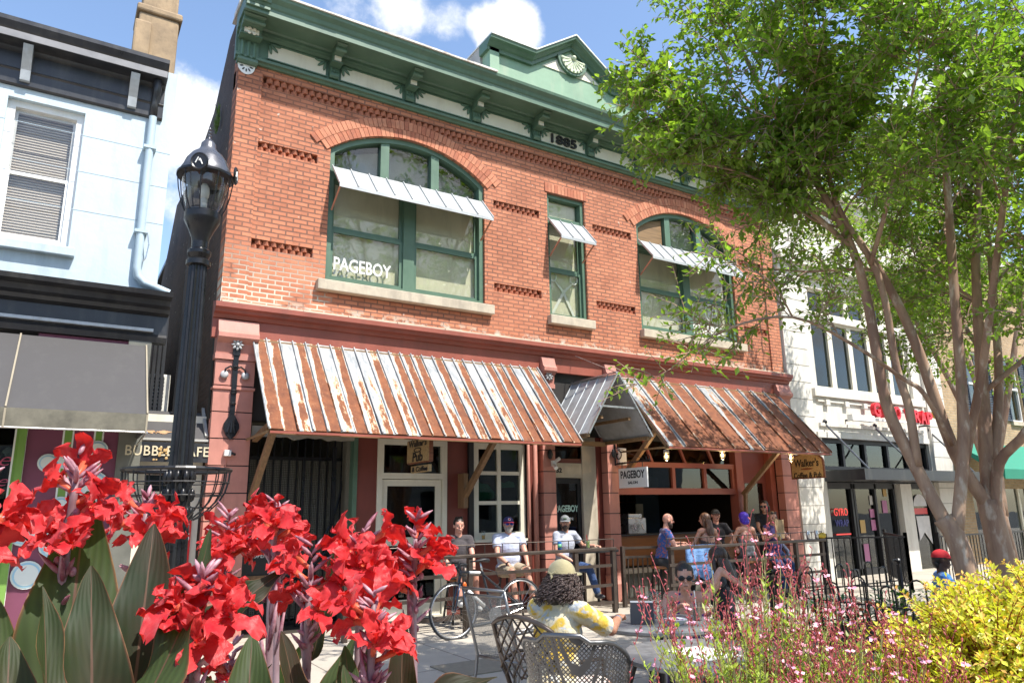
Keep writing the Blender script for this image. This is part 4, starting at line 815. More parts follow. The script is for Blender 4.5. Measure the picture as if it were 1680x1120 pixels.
# ---- passage between the buildings
bc = thing('cafe_entrance', (1.35, .3, 0), 'narrow red-framed cafe entrance squeezed between blue and brick buildings', 'entrance')
m_ = MB(); m_.wall([(.96, 0), (1.765, 0), (1.765, 2.95), (.96, 2.95)], [[(1.06, .1), (1.62, .1), (1.62, 1.83), (1.06, 1.83)], [(1.06, 1.92), (1.62, 1.92), (1.62, 2.14), (1.06, 2.14)]], .3, .36); m_.build('frame', CREAM, bc)
m_ = MB(); m_.wall([(1.06, .1), (1.62, .1), (1.62, 1.83), (1.06, 1.83)], [[(1.14, .3), (1.54, .3), (1.54, 1.32), (1.14, 1.32)]], .31, .35); m_.build('door', RED, bc); m_ = MB(); m_.box(1.0, 1.7, .34, .345, .2, 2.2); m_.build('glass', GL_DK, bc)
m_ = MB(); m_.box(1.60, 1.68, .27, .30, .95, 1.55); m_.build('number_plate', RED, bc); text('house_number', '1', .025, .10, (1.64, .268, 1.45), TXTW, bc, .002, .03); text('house_number', '5', .05, .10, (1.64, .268, 1.32), TXTW, bc, .002, .03)
m_ = MB(); m_.add([(.96, .0, 2.60), (1.765, .0, 2.60), (1.765, .5, 3.02), (.96, .5, 3.02), (.96, .02, 2.57), (1.765, .02, 2.57), (1.765, .5, 2.98), (.96, .5, 2.98)], [(0, 3, 2, 1), (4, 5, 6, 7), (0, 1, 5, 4), (1, 2, 6, 5), (2, 3, 7, 6), (3, 0, 4, 7)]); fixn(m_.build('hood', CANV, bc)); m_ = MB(); m_.bar((1.74, .02, 2.64), (1.74, .5, 3.08), .04); m_.bar((.96, -.01, 2.585), (1.765, -.01, 2.585), .03); m_.build('hood_rail', paint('rail_grey', (.4, .39, .36), .5), bc)
sg = thing('shop_sign', (1.3, -.04, 2.28), 'long black cafe sign with cream letters between the blue and brick buildings', 'sign')
MB().box(.70, 1.84, -.05, -.02, 2.29, 2.545).build('board', BLK, sg); text('lettering', 'BUBBLE CAFE', 1.0, .13, (1.27, -.055, 2.43), paint('cream_letters', (.62, .54, .38), .5), sg, .02, .01, spacing=1.1)
m_ = MB(); rnd = random.Random(2)
for i in range(14): m_.ball((1.18+rnd.uniform(-.08, .08), -.07, 2.38+rnd.uniform(-.07, .09)), (rnd.uniform(.01, .025), .01, rnd.uniform(.01, .025)), 7)
m_.build('dried_leaf_ornament', paint('dry_gold', (.5, .33, .14), .6), sg)
dlf = MB(); rnd = random.Random(6)
for i in range(10): a = rnd.uniform(0, 6); x, y = rnd.uniform(1.0, 1.3), .06; dlf.add([(x, y, 2.66), (x+.09*math.cos(a), y+.03, 2.69), (x+.10*math.cos(a)+.03, y+.05, 2.70+.02*math.sin(a)), (x+.02, y+.05, 2.71)], [(0, 1, 2, 3)])
tag(dlf.build('fallen_leaves', paint('dead_leaf', (.42, .25, .13), .8)), 'dry fallen leaves lying on the grey hood above the long black cafe sign', 'leaves', kind='stuff')
ac = thing('air_conditioner', (1.2, .8, 2.95), 'white louvred air conditioner fixed in the gap beside the lamp post', 'air conditioner')
bevel(MB().box(1.02, 1.30, .62, 1.3, 3.02, 3.56).build('case', paint('ac_cream', (.66, .64, .57), .5), ac), .02); m_ = MB(); [m_.bar((1.04, .615, 3.07+i*.052), (1.22, .615, 3.08+i*.052), .012, .02) for i in range(9)]; [m_.bar((1.05+k*.08, .612, 3.05), (1.05+k*.08, .612, 3.52), .01) for k in range(3)]; m_.build('louvre', TXTB, ac); m_ = MB(); m_.box(1.0, 1.32, .6, 1.3, 2.95, 3.0); m_.build('bracket', ALU, ac)
m_ = MB(); [m_.box(.98+i*.06, 1.02+i*.06, .55, .6, 2.9, 4.4) for i in range(4)]; m_.tube([(1.35, .4, 2.9), (1.36, .4, 6.0)], .02, 6); tag(m_.build('service_pipes', TXTB), 'bundle of dark service pipes rising in the alley above the air conditioner', 'pipes')
aw_ = thing('alley_wall', (1.35, 9.5, 0), 'dark wall added at the far end of the alley to stand for the darkness there', 'wall'); MB().box(.4, 3.0, 9.5, 9.8, 0, 6.0).build('dark_backing', paint('alley_dark', (.05, .045, .04), .9), aw_)  # added wall, the alley's darkness is put into its near-black colour
wd = MB(); rnd = random.Random(12)
for i in range(70): a = rnd.uniform(0, 6.28); x, y, z = 1.74, 1.25+rnd.uniform(-.1, .1), 8.0+rnd.uniform(-.2, .2); wd.add([(x, y, z), (x-.05*math.cos(a)-.04, y+.12*math.sin(a), z+.16*rnd.random()), (x-.03, y+.02, z+.02)], [(0, 1, 2)])
tag(wd.build('wall_weed', leafmat('weed_leaf', (.12, .2, .05))), 'green weed sprouting from the dark side wall of the brick building', 'weed')
# ================================================================ white terracotta building on the right
wt = thing('white_building', (17.4, 0, 0), 'white terracotta fronted shop building with tall upper windows beyond the brick building', 'building')
wx = [15.25+.82*i for i in range(6)]
hl = [[(15.25, 4.33), (19.35, 4.33), (19.35, 6.05), (15.25, 6.05)], [(15.25, 6.2), (19.35, 6.2), (19.35, 6.85), (15.25, 6.85)]]
m_ = MB(); m_.wall([(14.06, 3.15), (20.7, 3.15), (20.7, 9.7), (14.06, 9.7)], hl, 0, .4); m_.box(14.06, 15.2, 0, .4, 0, 3.15); m_.box(19.75, 20.7, 0, .4, 0, 3.15)
m_.box(14.08, 14.9, -.08, 0, 0, 7.3); m_.box(19.8, 20.68, -.08, 0, 0, 7.3); m_.box(14.06, 20.7, -.25, 0, 7.3, 7.5); m_.box(14.06, 20.7, -.12, 0, 7.1, 7.3); m_.box(14.06, 20.7, -.35, 0, 9.35, 9.55); m_.box(14.06, 20.7, -.2, 0, 9.1, 9.35)
m_.box(15.0, 19.7, -.10, 0, 4.12, 4.30); m_.box(15.0, 19.7, -.06, 0, 3.15, 3.28); m_.box(15.15, 19.5, -.05, 0, 3.42, 3.50); m_.box(15.15, 19.5, -.05, 0, 4.0, 4.05); m_.box(14.06, 20.7, -.1, .0, 7.5, 7.62)
for i in range(6): m_.box(15.4+i*.75, 15.55+i*.75, -.09, 0, 3.92, 4.05)
m_.build('front_wall', None or WSTONE, wt)
m_ = MB()
for x0, x1 in ((14.08, 14.9), (19.8, 20.68)):
    for k in range(18): m_.box(x0-.003, x1+.003, -.0835, -.08, .4+k*.4, .412+k*.4)
m_.build('stone_joint', paint('joint_grey', (.22, .20, .17), .9), wt)
m_ = MB(); m_.box(14.1, 20.7, .4, 14, 9.3, 9.4); m_.box(14.06, 14.3, .4, 14, 0, 9.3); m_.box(20.4, 20.69, .4, 14, 0, 9.3); m_.box(14.3, 20.4, 3, 3.2, 0, 9.3); m_.box(14.3, 20.4, .4, 3, 3.1, 3.2); m_.build('shell', DARK, wt)
for i in range(5):
    a, b = wx[i], wx[i+1]; m_ = MB(); 
    for z0, z1 in ((4.33, 6.05), (6.2, 6.85)): m_.wall([(a, z0), (b, z0), (b, z1), (a, z1)], [[(a+.09, z0+.07), (b-.09, z0+.07), (b-.09, z1-.06), (a+.09, z1-.06)]], .08, .2)
    w_ = m_.build('window', CREAM, wt); m_ = MB(); m_.box(a+.08, b-.08, .14, .145, 4.38, 6.0); m_.box(a+.08, b-.08, .14, .145, 6.25, 6.8); m_.build('glass', GL_DK, w_)
m_ = MB(); m_.box(15.2, 19.75, .08, .3, 2.42, 2.5); m_.box(15.2, 19.75, .08, .3, 3.05, 3.15)
for x in (15.2, 16.05, 16.95, 17.9, 18.8, 19.68): m_.box(x, x+.08, .08, .2, 2.5, 3.05)
for x in (15.25, 16.2, 16.3, 17.15, 17.95): m_.box(x, x+.07, .08, .2, 0, 2.1)
m_.box(15.25, 18.0, .08, .2, 1.98, 2.12); m_.box(18.65, 18.74, .08, .2, 0, 2.1); m_.box(19.62, 19.7, .08, .2, 0, 2.1); m_.box(18.65, 19.7, .08, .2, 1.98, 2.12); m_.box(15.25, 18, .08, .2, 0, .15); m_.build('shopfront_frame', TXTB, wt)
MB().box(15.2, 19.75, .15, .155, 0, 3.1).build('shop_glass', GL_DK, wt); MB().box(18.12, 18.6, -.02, .3, 0, 2.1).build('middle_pier', WSTONE, wt)
cp = MB(); cp.box(15.15, 20.9, -1.0, .0, 2.14, 2.38); cp.build('flat_canopy', BLK, wt)
m_ = MB(); [m_.tube([(x, -.95, 2.38), (x-.05, 0, 3.5)], .022, 6) for x in (15.4, 17.4, 19.9)]; m_.build('canopy_rod', GREYM, wt); m_ = MB(); [m_.lathe([(.0, 0), (.07, 0), (.03, .05), (0, .06)], (x-.05, -.02, 3.52), 10, axis=(0, -1, 0)) for x in (15.4, 17.4, 19.9)]; m_.build('rod_anchor', IRON, wt)
nm = emit('red_neon', (.75, .06, .05), .5); text('neon_lettering', 'GYRO', .52, .17, (15.75, .10, 1.45), nm, wt, .01, 0); text('neon_lettering', 'WRAP', .5, .15, (15.75, .10, 1.20), paint('blue_letters', (.05, .05, .3), .4), wt, .01, 0)
m_ = MB(); m_.box(15.5, 16.05, .10, .11, .93, .96); m_.build('neon_bar', nm, wt)
rnd = random.Random(21); pc = [paint('poster_blue', (.12, .18, .4), .6), paint('poster_ochre', (.5, .32, .1), .6), paint('poster_white', (.55, .53, .5), .6), paint('poster_pink', (.45, .16, .3), .6)]
m_ = MB()
for x, z, w, h in ((16.5, .95, .2, .3), (16.95, 1.0, .18, .25), (16.95, 1.3, .18, .2), (17.0, 1.6, .12, .22), (17.5, 1.4, .2, .3), (17.6, 1.8, .14, .2), (16.5, .3, .25, .4)): m_.cur = rnd.randrange(4); m_.box(x, x+w, .135, .14, z, z+h)
m_.build('window_poster', pc, wt)
dp = MB(); dp.cur = 0; dp.lathe([(0, 0), (.30, 0), (.30, .004), (0, .004)], (19.15, .12, 1.55), 24, 0, PI, axis=(0, -1, 0)); dp.cur = 1; dp.box(18.85, 19.45, .12, .13, 1.35, 1.5); dp.cur = 0; dp.prism([(18.9, 1.3), (19.5, 1.3), (19.5, .6), (19.2, .9), (18.95, .7)], .12, .13); fixn(dp.build('door_graphic', [paint('graphic_white', (.6, .58, .58), .5), RED], wt))
gs = thing('letter_sign', (18.1, -.3, 3.6), 'row of big red letters standing on a white bar over the black shop canopy', 'sign')
cu = [(c_, i) for i, c_ in enumerate('GYRO WRAP')]; RS = paint('red_sign_letters', (.60, .008, .02), .3, .05, 3, .02)
for c_, i in cu:
    if c_ != ' ': text('letter', c_, .27, .36-.04*abs(math.sin(i*1.3)), (16.95+i*.29, -.34, 3.86-.012*i), RS, gs, .11, .035)
MB().box(15.95, 16.85, -.36, -.22, 3.56, 3.70).build('bar', WHITE, gs); MB().box(16.6, 19.5, -.33, -.26, 3.60, 3.65).build('bar', WHITE, gs); m_ = MB(); [m_.bar((x, -.28, 3.6), (x, 0, 3.6), .04) for x in (16.2, 18, 19.4)]; m_.build('arm', IRON, gs)
MB().ball((19.6, -.34, 3.9), (.10, .06, .12), 14).build('yellow_ball', paint('yellow_plastic', (.6, .42, .05), .3), gs, smooth=True)
# tan brick building
tb = thing('tan_building', (26, 0, 0), 'tan brick building with black shuttered windows and a green awning at far right', 'building')
tw = [(22.3, 23.15), (24.6, 25.45), (27.0, 27.85)]
m_ = MB(); m_.wall([(20.72, 2.0), (34, 2.0), (34, 8.9), (20.72, 8.9)], [[(a, 4.0), (b, 4.0), (b, 6.0), (a, 6.0)] for a, b in tw], 0, .3); m_.box(20.72, 21.6, .0, .3, 0, 2.0); m_.box(25, 25.7, 0, .3, 0, 2); m_.build('wall', TAN, tb)
m_ = MB(); m_.box(20.72, 34, -.3, .3, 8.9, 9.15); m_.build('cornice', CREAM, tb); m_ = MB(); m_.box(20.72, 34, 3, 3.2, 0, 8.9); m_.box(20.72, 34, .3, 3, 3.2, 3.3); m_.build('shell', DBR, tb)
SHB = paint('slate_shutter', (.05, .065, .09), .5)
for a, b in tw:
    m_ = MB(); m_.wall([(a, 4.0), (b, 4.0), (b, 6.0), (a, 6.0)], [[(a+.06, 4.06), (b-.06, 4.06), (b-.06, 5.0), (a+.06, 5.0)], [(a+.06, 5.06), (b-.06, 5.06), (b-.06, 5.94), (a+.06, 5.94)]], .06, .2); w_ = m_.build('window', WHITE, tb); MB().box(a+.05, b-.05, .12, .125, 4.05, 5.95).build('glass', GL_DK, w_)
    m_ = MB(); m_.box(a+.06, b-.06, .18, .2, 4.05, 5.95); m_.build('curtain', paint('ochre_curtain', (.5, .36, .16), .8), w_)
    for x0 in (a-.48, b+.04): m_ = MB(); m_.wall([(x0, 4.0), (x0+.44, 4.0), (x0+.44, 6.0), (x0, 6.0)], [[(x0+.05, 4.05), (x0+.39, 4.05), (x0+.39, 4.95), (x0+.05, 4.95)], [(x0+.05, 5.05), (x0+.39, 5.05), (x0+.39, 5.95), (x0+.05, 5.95)]], -.05, .0); [m_.bar((x0+.05, -.02, 4.1+i*.075), (x0+.39, -.02, 4.1+i*.075), .012, .05) for i in range(25)]; m_.build('shutter', SHB, tb)
    MB().box(a-.1, b+.1, -.08, .1, 3.88, 3.998).build('sill', STONE, tb)
m_ = MB(); m_.add([(20.75, -.02, 3.25), (31, -.02, 3.25), (31, -1.3, 2.45), (20.75, -1.3, 2.45), (20.75, -.02, 3.2), (31, -.02, 3.2), (31, -1.28, 2.2), (20.75, -1.28, 2.2)], [(0, 3, 2, 1), (4, 5, 6, 7), (0, 1, 5, 4), (1, 2, 6, 5), (2, 3, 7, 6), (3, 0, 4, 7)]); fixn(m_.build('green_awning', GREENAW, tb))
m_ = MB(); [m_.box(x, x+.1, .05, .2, 0, 2.3) for x in (21.6, 22.5, 23.4, 24.3, 25.7, 26.6)]; m_.build('shopfront_post', CREAM, tb); MB().box(21.6, 34, .1, .105, 0, 2.2).build('shop_glass', GL_DK, tb)
# ---- across the street (only seen mirrored in the glass)
op = thing('opposite_building', (8, -34, 0), 'pale building across the street seen mirrored in the shop glass', 'building')
m_ = MB(); m_.wall([(-30, 0), (45, 0), (45, 9), (-30, 9)], [[(x, z), (x+1.4, z), (x+1.4, z+1.9), (x, z+1.9)] for x in range(-27, 43, 4) for z in (1.0, 5.2)], -34, -34.4); m_.build('wall', paint('far_pale_wall', (.45, .42, .38), .8), op); MB().box(-30, 45, -40, -35, 0, 9.3).build('body', paint('far_dark', (.10, .10, .11), .4), op)
# ================================================================ lamp post
LX, LY = .88, -4.15
lp = thing('street_lamp', (LX, LY, 0), 'tall fluted black iron lamp post with clear urn lantern and half-round wire basket', 'street lamp')
m_ = MB(); m_.lathe([(.20, 0), (.20, .1), (.165, .14), (.165, .5), (.14, .56), (.13, .62)], (LX, LY, 0), 24); m_.lathe([(.115, .62), (.105, 1.2), (.088, 2.2), (.074, 3.68)], (LX, LY, 0), 32, flute=.13)
m_.lathe([(.074, 3.68), (.10, 3.69), (.10, 3.73), (.075, 3.75), (.096, 3.79), (.096, 3.82), (.07, 3.84), (.07, 3.90)], (LX, LY, 0), 28); m_.build('post', IRON, lp, smooth=25)
m_ = MB()
for k in range(10):
    a = 2*PI*k/10
    for z in (1.62, 1.76, 1.9): m_.ball((LX+.10*math.cos(a+z), LY+.10*math.sin(a+z), z), (.026, .026, .055), 8)
m_.build('leaf_collar', IRON, lp, smooth=True)
m_ = MB(); m_.lathe([(.07, 3.90), (.075, 3.94), (.11, 4.02), (.165, 4.10), (.17, 4.12), (.17, 4.17), (.15, 4.18)], (LX, LY, 0), 28); m_.build('lantern_seat', IRON, lp, smooth=35)
m_ = MB(); m_.lathe([(.145, 4.180), (.175, 4.260), (.205, 4.372), (.222, 4.476), (.222, 4.516)], (LX, LY, 0), 32); m_.build('lantern_glass', GL_LAMP, lp, smooth=True)
m_ = MB(); m_.lathe([(.23, 4.508), (.245, 4.516), (.245, 4.564), (.225, 4.596), (.20, 4.660), (.15, 4.724), (.095, 4.764), (.075, 4.796), (.07, 4.836), (.05, 4.860), (.02, 4.884), (.015, 4.908)], (LX, LY, 0), 32)
for k in range(3): m_.ball((LX, LY, 4.916+k*.035), (.024-.005*k, .024-.005*k, .014), 10)
m_.lathe([(.012, 4.900), (.0, 5.028)], (LX, LY, 0), 8); m_.build('lantern_roof', paint('dark_pewter', (.14, .14, .15), .28, .2, 5, .1, metal=.6), lp, smooth=35)
m_ = MB(); m_.lathe([(.262, 4.500), (.275, 4.504), (.275, 4.524), (.262, 4.528)], (LX, LY, 0), 40)
for k in range(10):
    a = 2*PI*k/10; m_.tube([(LX+.265*math.cos(a), LY+.265*math.sin(a), 4.500), (LX+.245*math.cos(a), LY+.245*math.sin(a), 4.372), (LX+.21*math.cos(a), LY+.21*math.sin(a), 4.244), (LX+.165*math.cos(a), LY+.165*math.sin(a), 4.16)], .006, 5)
m_.build('lantern_cage', IRON, lp, smooth=35)
for a in (-1.95, -.35, 1.2):
    e = (LX+.285*math.cos(a), LY+.285*math.sin(a), 4.548); ax = (math.cos(a), math.sin(a), 0); m_ = MB(); m_.lathe([(0, -.01), (.075, -.01), (.085, 0), (.075, .012), (.065, .006), (0, .006)], e, 20, axis=ax); o_ = m_.build('medallion', IRON, lp, smooth=30)
    tx = Vector((-ax[1], ax[0], 0)); c_ = Vector(e)+Vector(ax)*.012; m_ = MB(); m_.tube([c_-tx*.035+Vector((0, 0, -.02)), c_-tx*.01+Vector((0, 0, .035)), c_+tx*.0+Vector((0, 0, -.0))], .006, 5); m_.tube([c_+tx*.005+Vector((0, 0, .02)), c_+tx*.03+Vector((0, 0, -.03))], .006, 5); m_.build('feather_mark', TXTW, o_)
m_ = MB(); m_.tube([(LX, LY, 4.180), (LX, LY, 4.308)], .035, 10); m_.ball((LX, LY, 4.372), (.05, .05, .09), 12); m_.build('lantern_lamp', paint('frosted_lamp', (.6, .58, .52), .3), lp, smooth=True)
for c_ in lp.children_recursive:
    for v in c_.data.vertices:
        if v.co.z > 4.0: k_ = 1-.13*min(1, (v.co.z-4.0)/.12); v.co.x *= k_; v.co.y *= k_
BR = .40; bz = 1.955; m_ = MB(); nrm = Vector((0, -1, 0))
m_.tube([(LX-.02+BR*math.cos(t), LY+BR*math.sin(t), bz) for t in [2*PI*i/36 for i in range(37)]], .017, 6)
for k in range(22):
    a = 2*PI*k/22; m_.tube([(LX-.02+BR*math.cos(a)*c, LY+BR*math.sin(a)*c, bz-BR*1.02*s_) for c, s_ in [(1, 0), (.985, .2), (.93, .42), (.82, .62), (.66, .78), (.45, .92), (.36, .96)]], .0055, 5)
for s_ in (.25, .5, .74): c = math.sqrt(1-s_*s_)*1.02; m_.tube([(LX-.02+BR*c*math.cos(t), LY+BR*c*math.sin(t), bz-BR*s_) for t in [2*PI*i/32 for i in range(33)]], .0055, 5)
for a in (0, PI/2, PI, -PI/2): m_.tube([(LX-.02+BR*math.cos(a), LY+BR*math.sin(a), bz), (LX, LY, bz)], .008, 5)
m_.build('wire_basket', IRON, lp)
# ================================================================ bar rails
def rail(name, pts, label, posts, zt=1.0, top_w=.11):
    r = thing(name, (pts[0][0], pts[0][1], 0), label, 'railing')
    for i in range(len(pts)-1):
        (xa, ya), (xb, yb) = pts[i], pts[i+1]; m_ = MB(); m_.bar((xa, ya, zt-.025), (xb, yb, zt-.025), top_w, .05); bevel(m_.build('bar_top', BRON, r), .012)
        m_ = MB(); L_ = math.hypot(xb-xa, yb-ya); k = max(2, int(L_/.30)); nx, ny = -(yb-ya)/L_*.03, (xb-xa)/L_*.03
        m_.tube([(xa+nx, ya+ny, zt+.125), (xb+nx, yb+ny, zt+.125)], .008, 6)
        for j in range(k+1): t = j/k; m_.tube([(xa+(xb-xa)*t+nx, ya+(yb-ya)*t+ny, zt), (xa+(xb-xa)*t+nx, ya+(yb-ya)*t+ny, zt+.125)], .007, 6)
        m_.build('guard_wire', BRON, r); m_ = MB()
        for z in (.72, .42, .16): m_.bar((xa, ya, z), (xb, yb, z), .03, .045)
        m_.build('rail_bar', BRON, r)
    for x, y in posts: m_ = MB(); m_.bar((x, y, 0), (x, y, zt-.05), .07, .07); bevel(m_.build('post', BRON, r), .006)
    return r
rail('bar_rail', [(3.35, -1.12), (7.88, -1.12)], 'long bronze bar rail in front of the three men on stools', [(3.38, -1.12), (5.2, -1.12), (7.08, -1.12), (7.83, -1.12)])
rail('bar_rail', [(8.42, -1.78), (12.45, -1.72)], 'bronze bar rail in front of the group at the serving hatch', [(8.5, -1.75), (10.2, -1.76), (11.6, -1.73), (12.4, -1.7)])
gt = thing('railing_gate', (8.1, -1.2, 0), 'open bronze slatted gate between the two bar rails', 'gate'); m_ = MB(); ga, gb = Vector((8.35, -.75, 0)), Vector((9.05, -.95, 0))
for p in (ga, gb): m_.bar(p, p+Vector((0, 0, .98)), .06)
for z in (.95, .80, .12): m_.bar(ga+Vector((0, 0, z)), gb+Vector((0, 0, z)), .04)
for i in range(1, 8): p = ga.lerp(gb, i/8); m_.bar(p+Vector((0, 0, .12)), p+Vector((0, 0, .8)), .018)
m_.build('gate_frame', BRON, gt)
def hi_table(x, y, lab):
    t = thing('high_table', (x, y, 0), lab, 'table'); bevel(MB().box(x-.45, x+.45, y-.28, y+.28, .90, .94).build('tabletop', TXTB, t), .006)
    for sx in (-.4, .4):
        for sy in (-.24, .24): m_ = MB(); m_.bar((x+sx, y+sy, 0), (x+sx, y+sy, .9), .035); m_.build('leg', IRON, t)
    return t
hi_table(7.75, -.55, 'tall black table standing against the pillar beside the man in jeans')
def stool(x, y, lab, grp='bar stools'):
    t = thing('bar_stool', (x, y, 0), lab, 'stool', grp); m_ = MB(); m_.lathe([(0, .0), (.17, 0), (.18, .02), (.17, .045), (0, .05)], (x, y, .60), 20); m_.build('seat', COUNT, t, smooth=40)
    for k in range(4): a = PI/4+k*PI/2; m_ = MB(); m_.bar((x+.13*math.cos(a), y+.13*math.sin(a), .6), (x+.22*math.cos(a), y+.22*math.sin(a), 0), .025); m_.build('leg', IRON, t)
    m_ = MB(); m_.tube([(x+.19*math.cos(a), y+.19*math.sin(a), .22) for a in [2*PI*i/20 for i in range(21)]], .009, 6); m_.build('foot_ring', IRON, t); return t
s0 = stool(5.30, -.55, 'bar stool under the dark haired man by the cream door')
for x, y, l in ((6.25, -.48, 'bar stool under the bearded man in the navy and red cap'), (7.28, -.5, 'bar stool under the man in jeans and grey cap'), (9.02, -.95, 'bar stool under the bald man in the flowered shirt'), (10.03, -1.15, 'bar stool under the brown haired woman behind the denim jacket'), (10.78, -.66, 'bar stool under the man in the black flat hat'), (10.98, -1.15, 'bar stool under the blue haired person'), (11.92, -1.0, 'bar stool under the woman holding the brown paper')):
    c_ = copy_tree(s0); c_.location = (x, y, 0); c_['label'] = l
# drinks
cn_ = thing('drink_can', (6.78, -1.12, 1.0), 'blue and green drink can on the left bar rail', 'can'); m_ = MB(); m_.lathe([(.027, 0), (.033, .008), (.033, .112), (.026, .124)], (6.78, -1.12, 1.0), 20); m_.build('can_body', paint('can_blue', (.03, .12, .35), .3, .6, 25), cn_, smooth=40); m_ = MB(); m_.lathe([(.0335, .03), (.0335, .085)], (6.78, -1.12, 1.0), 20); m_.build('can_label', paint('can_green', (.12, .4, .2), .3, .7, 30), cn_, smooth=True)
def tumbler(x, y, z, lab, liquid, straw=None, r=.035, h=.13, fill=.6):
    g = thing('drinking_glass', (x, y, z), lab, 'glass'); m_ = MB(); m_.lathe([(r*.8, 0), (r, h), (r*.93, h), (r*.74, .008)], (x, y, z), 20); m_.build('glass_wall', GL_CUP, g, smooth=40)
    m_ = MB(); m_.lathe([(r*.72, .01), (r*(.74+.18*fill), h*fill)], (x, y, z), 18); m_.build('drink', liquid, g, smooth=40)
    if straw: m_ = MB(); m_.tube([(x, y, z+.02), (x-.02, y, z+h*1.6)], .004, 6); m_.build('straw', straw, g)
    return g
GOLD = paint('beer', (.45, .25, .03), .15); MINT = paint('mint_drink', (.35, .42, .12), .3, .6, 40); WAT = glass('water', (.85, .9, .92), .02, 1.3)
tumbler(6.10, .06, 1.145, 'half full beer glass on the window sill behind the men', GOLD, h=.14, fill=.5); tumbler(7.33, -1.12, 1.0, 'minty cocktail glass with a red straw on the left bar rail', MINT, RED, .036, .13, .85)
tumbler(11.15, -1.75, 1.0, 'yellow drink in a short glass in front of the blue haired person', GOLD)
for i, x in enumerate((12.0, 12.25)):
    c_ = thing('drink_can', (x, -1.72, 1.0), ('silver can on the right bar rail next to the brown paper', 'silver can on the right bar rail next to the yellow cloth')[i], 'can', 'silver cans'); m_ = MB(); m_.lathe([(.027, 0), (.033, .008), (.033, .14), (.026, .15)], (x, -1.72, 1.0), 18); m_.build('can_body', ALU, c_, smooth=40)
m_ = MB(); rnd = random.Random(3); m_.ball((12.38, -1.72, 1.04), (.13, .07, .045), 14); m_.ball((12.45, -1.7, 1.07), (.07, .06, .04), 10); o_ = m_.build('yellow_cloth', paint('yellow_rag', (.52, .36, .04), .9, .2, 10, .5), smooth=True); tag(o_, 'crumpled yellow cloth on the right end of the bar rail', 'cloth')
# ================================================================ bicycle leaning by the rail
def wheel(mbt, mbr, mbs, c, r=.345):
    cx, cy, cz = c; ring = [(cx+r*math.cos(t), cy, cz+r*math.sin(t)) for t in [2*PI*i/40 for i in range(41)]]; mbt.tube(ring, .013, 8, cap=False)
    ring = [(cx+(r-.022)*math.cos(t), cy, cz+(r-.022)*math.sin(t)) for t in [2*PI*i/40 for i in range(41)]]; mbr.tube(ring, .011, 6, cap=False)
    for k in range(20): a = 2*PI*k/20; b = a+(.35 if k % 2 else -.35); mbs.tube([(cx+.02*math.cos(b), cy+(.02 if k % 4 < 2 else -.02), cz+.02*math.sin(b)), (cx+(r-.03)*math.cos(a), cy, cz+(r-.03)*math.sin(a))], .0012, 3)
    mbs.tube([(cx, cy-.04, cz), (cx, cy+.04, cz)], .018, 10)
BXo, BY = 4.60, -1.78
bk = thing('bicycle', (5.1, BY, 0), 'black and white road bicycle with drop handlebars parked by the bar rail', 'bicycle')
r = .345; fw = (BXo, BY, r); rw = (BXo+.99, BY-.05, r); RUB = paint('tyre_rubber', (.03, .03, .032), .8)
for nm_, c_ in (('wheel', fw), ('wheel', rw)):
    a, b, c = MB(), MB(), MB(); wheel(a, b, c, c_); w_ = b.build(nm_, ALU, bk, smooth=True); a.build('tyre', RUB, w_, smooth=True); c.build('spokes', ALU, w_)
V_ = lambda x, z, y=0: Vector((BXo+x, BY+y-.05*x, z))
bbk, seat, head, headl = V_(.57, .27), V_(.42, .80), V_(.10, .82), V_(.075, .70)
m_ = MB(); m_.tube([bbk, headl], .021, 10); m_.tube([seat, head], .017, 10); m_.tube([bbk, seat+(seat-bbk)*.02], .017, 10); m_.tube([headl-(head-headl)*.1, head+(head-headl)*.25], .02, 10)
for s_ in (-.05, .05): m_.tube([bbk+Vector((0, s_*.5, 0)), V_(.99, r, s_)], .010, 8); m_.tube([seat+Vector((0, s_*.3, -.02)), V_(.99, r, s_)], .009, 8)
m_.build('frame', paint('bike_frame_black', (.02, .022, .03), .2), bk, smooth=35)
m_ = MB()
for s_ in (-.045, .045): m_.tube([headl+Vector((0, s_*.6, -.02)), V_(.03, .5, s_), V_(0, r, s_)], [.014, .012, .008], 8)
m_.build('fork', paint('fork_blue_black', (.03, .05, .09), .2), bk, smooth=True)
m_ = MB(); m_.tube([headl.lerp(bbk, .25), headl.lerp(bbk, .75)], .0225, 10); m_.tube([seat.lerp(head, .12), seat.lerp(head, .62)], .0185, 10); m_.build('frame_decal', TXTW, bk, smooth=True)
m_ = MB(); m_.tube([seat, V_(.385, .93)], .013, 8); m_.build('seat_post', ALU, bk, smooth=True)
m_ = MB(); m_.tube([V_(.50, .955), V_(.42, .965), V_(.34, .955), V_(.24, .945)], [.065, .06, .03, .018], 10, flat=.45); m_.build('saddle', TXTB, bk, smooth=True)
m_ = MB(); hb_ = V_(.08, .93); m_.tube([head, hb_], .015, 8); m_.tube([hb_+Vector((0, -.2, 0)), hb_+Vector((0, .2, 0))], .013, 8)
for s_ in (-.2, .2): m_.tube([hb_+Vector((0, s_, 0)), hb_+Vector((-.09, s_, .0)), hb_+Vector((-.13, s_, -.05)), hb_+Vector((-.10, s_, -.12)), hb_+Vector((-.02, s_, -.14))], .014, 8); m_.tube([hb_+Vector((-.10, s_, .05)), hb_+Vector((-.12, s_, -.0)), hb_+Vector((-.15, s_, -.09))], .01, 6)
m_.build('handlebar', TXTB, bk, smooth=True)
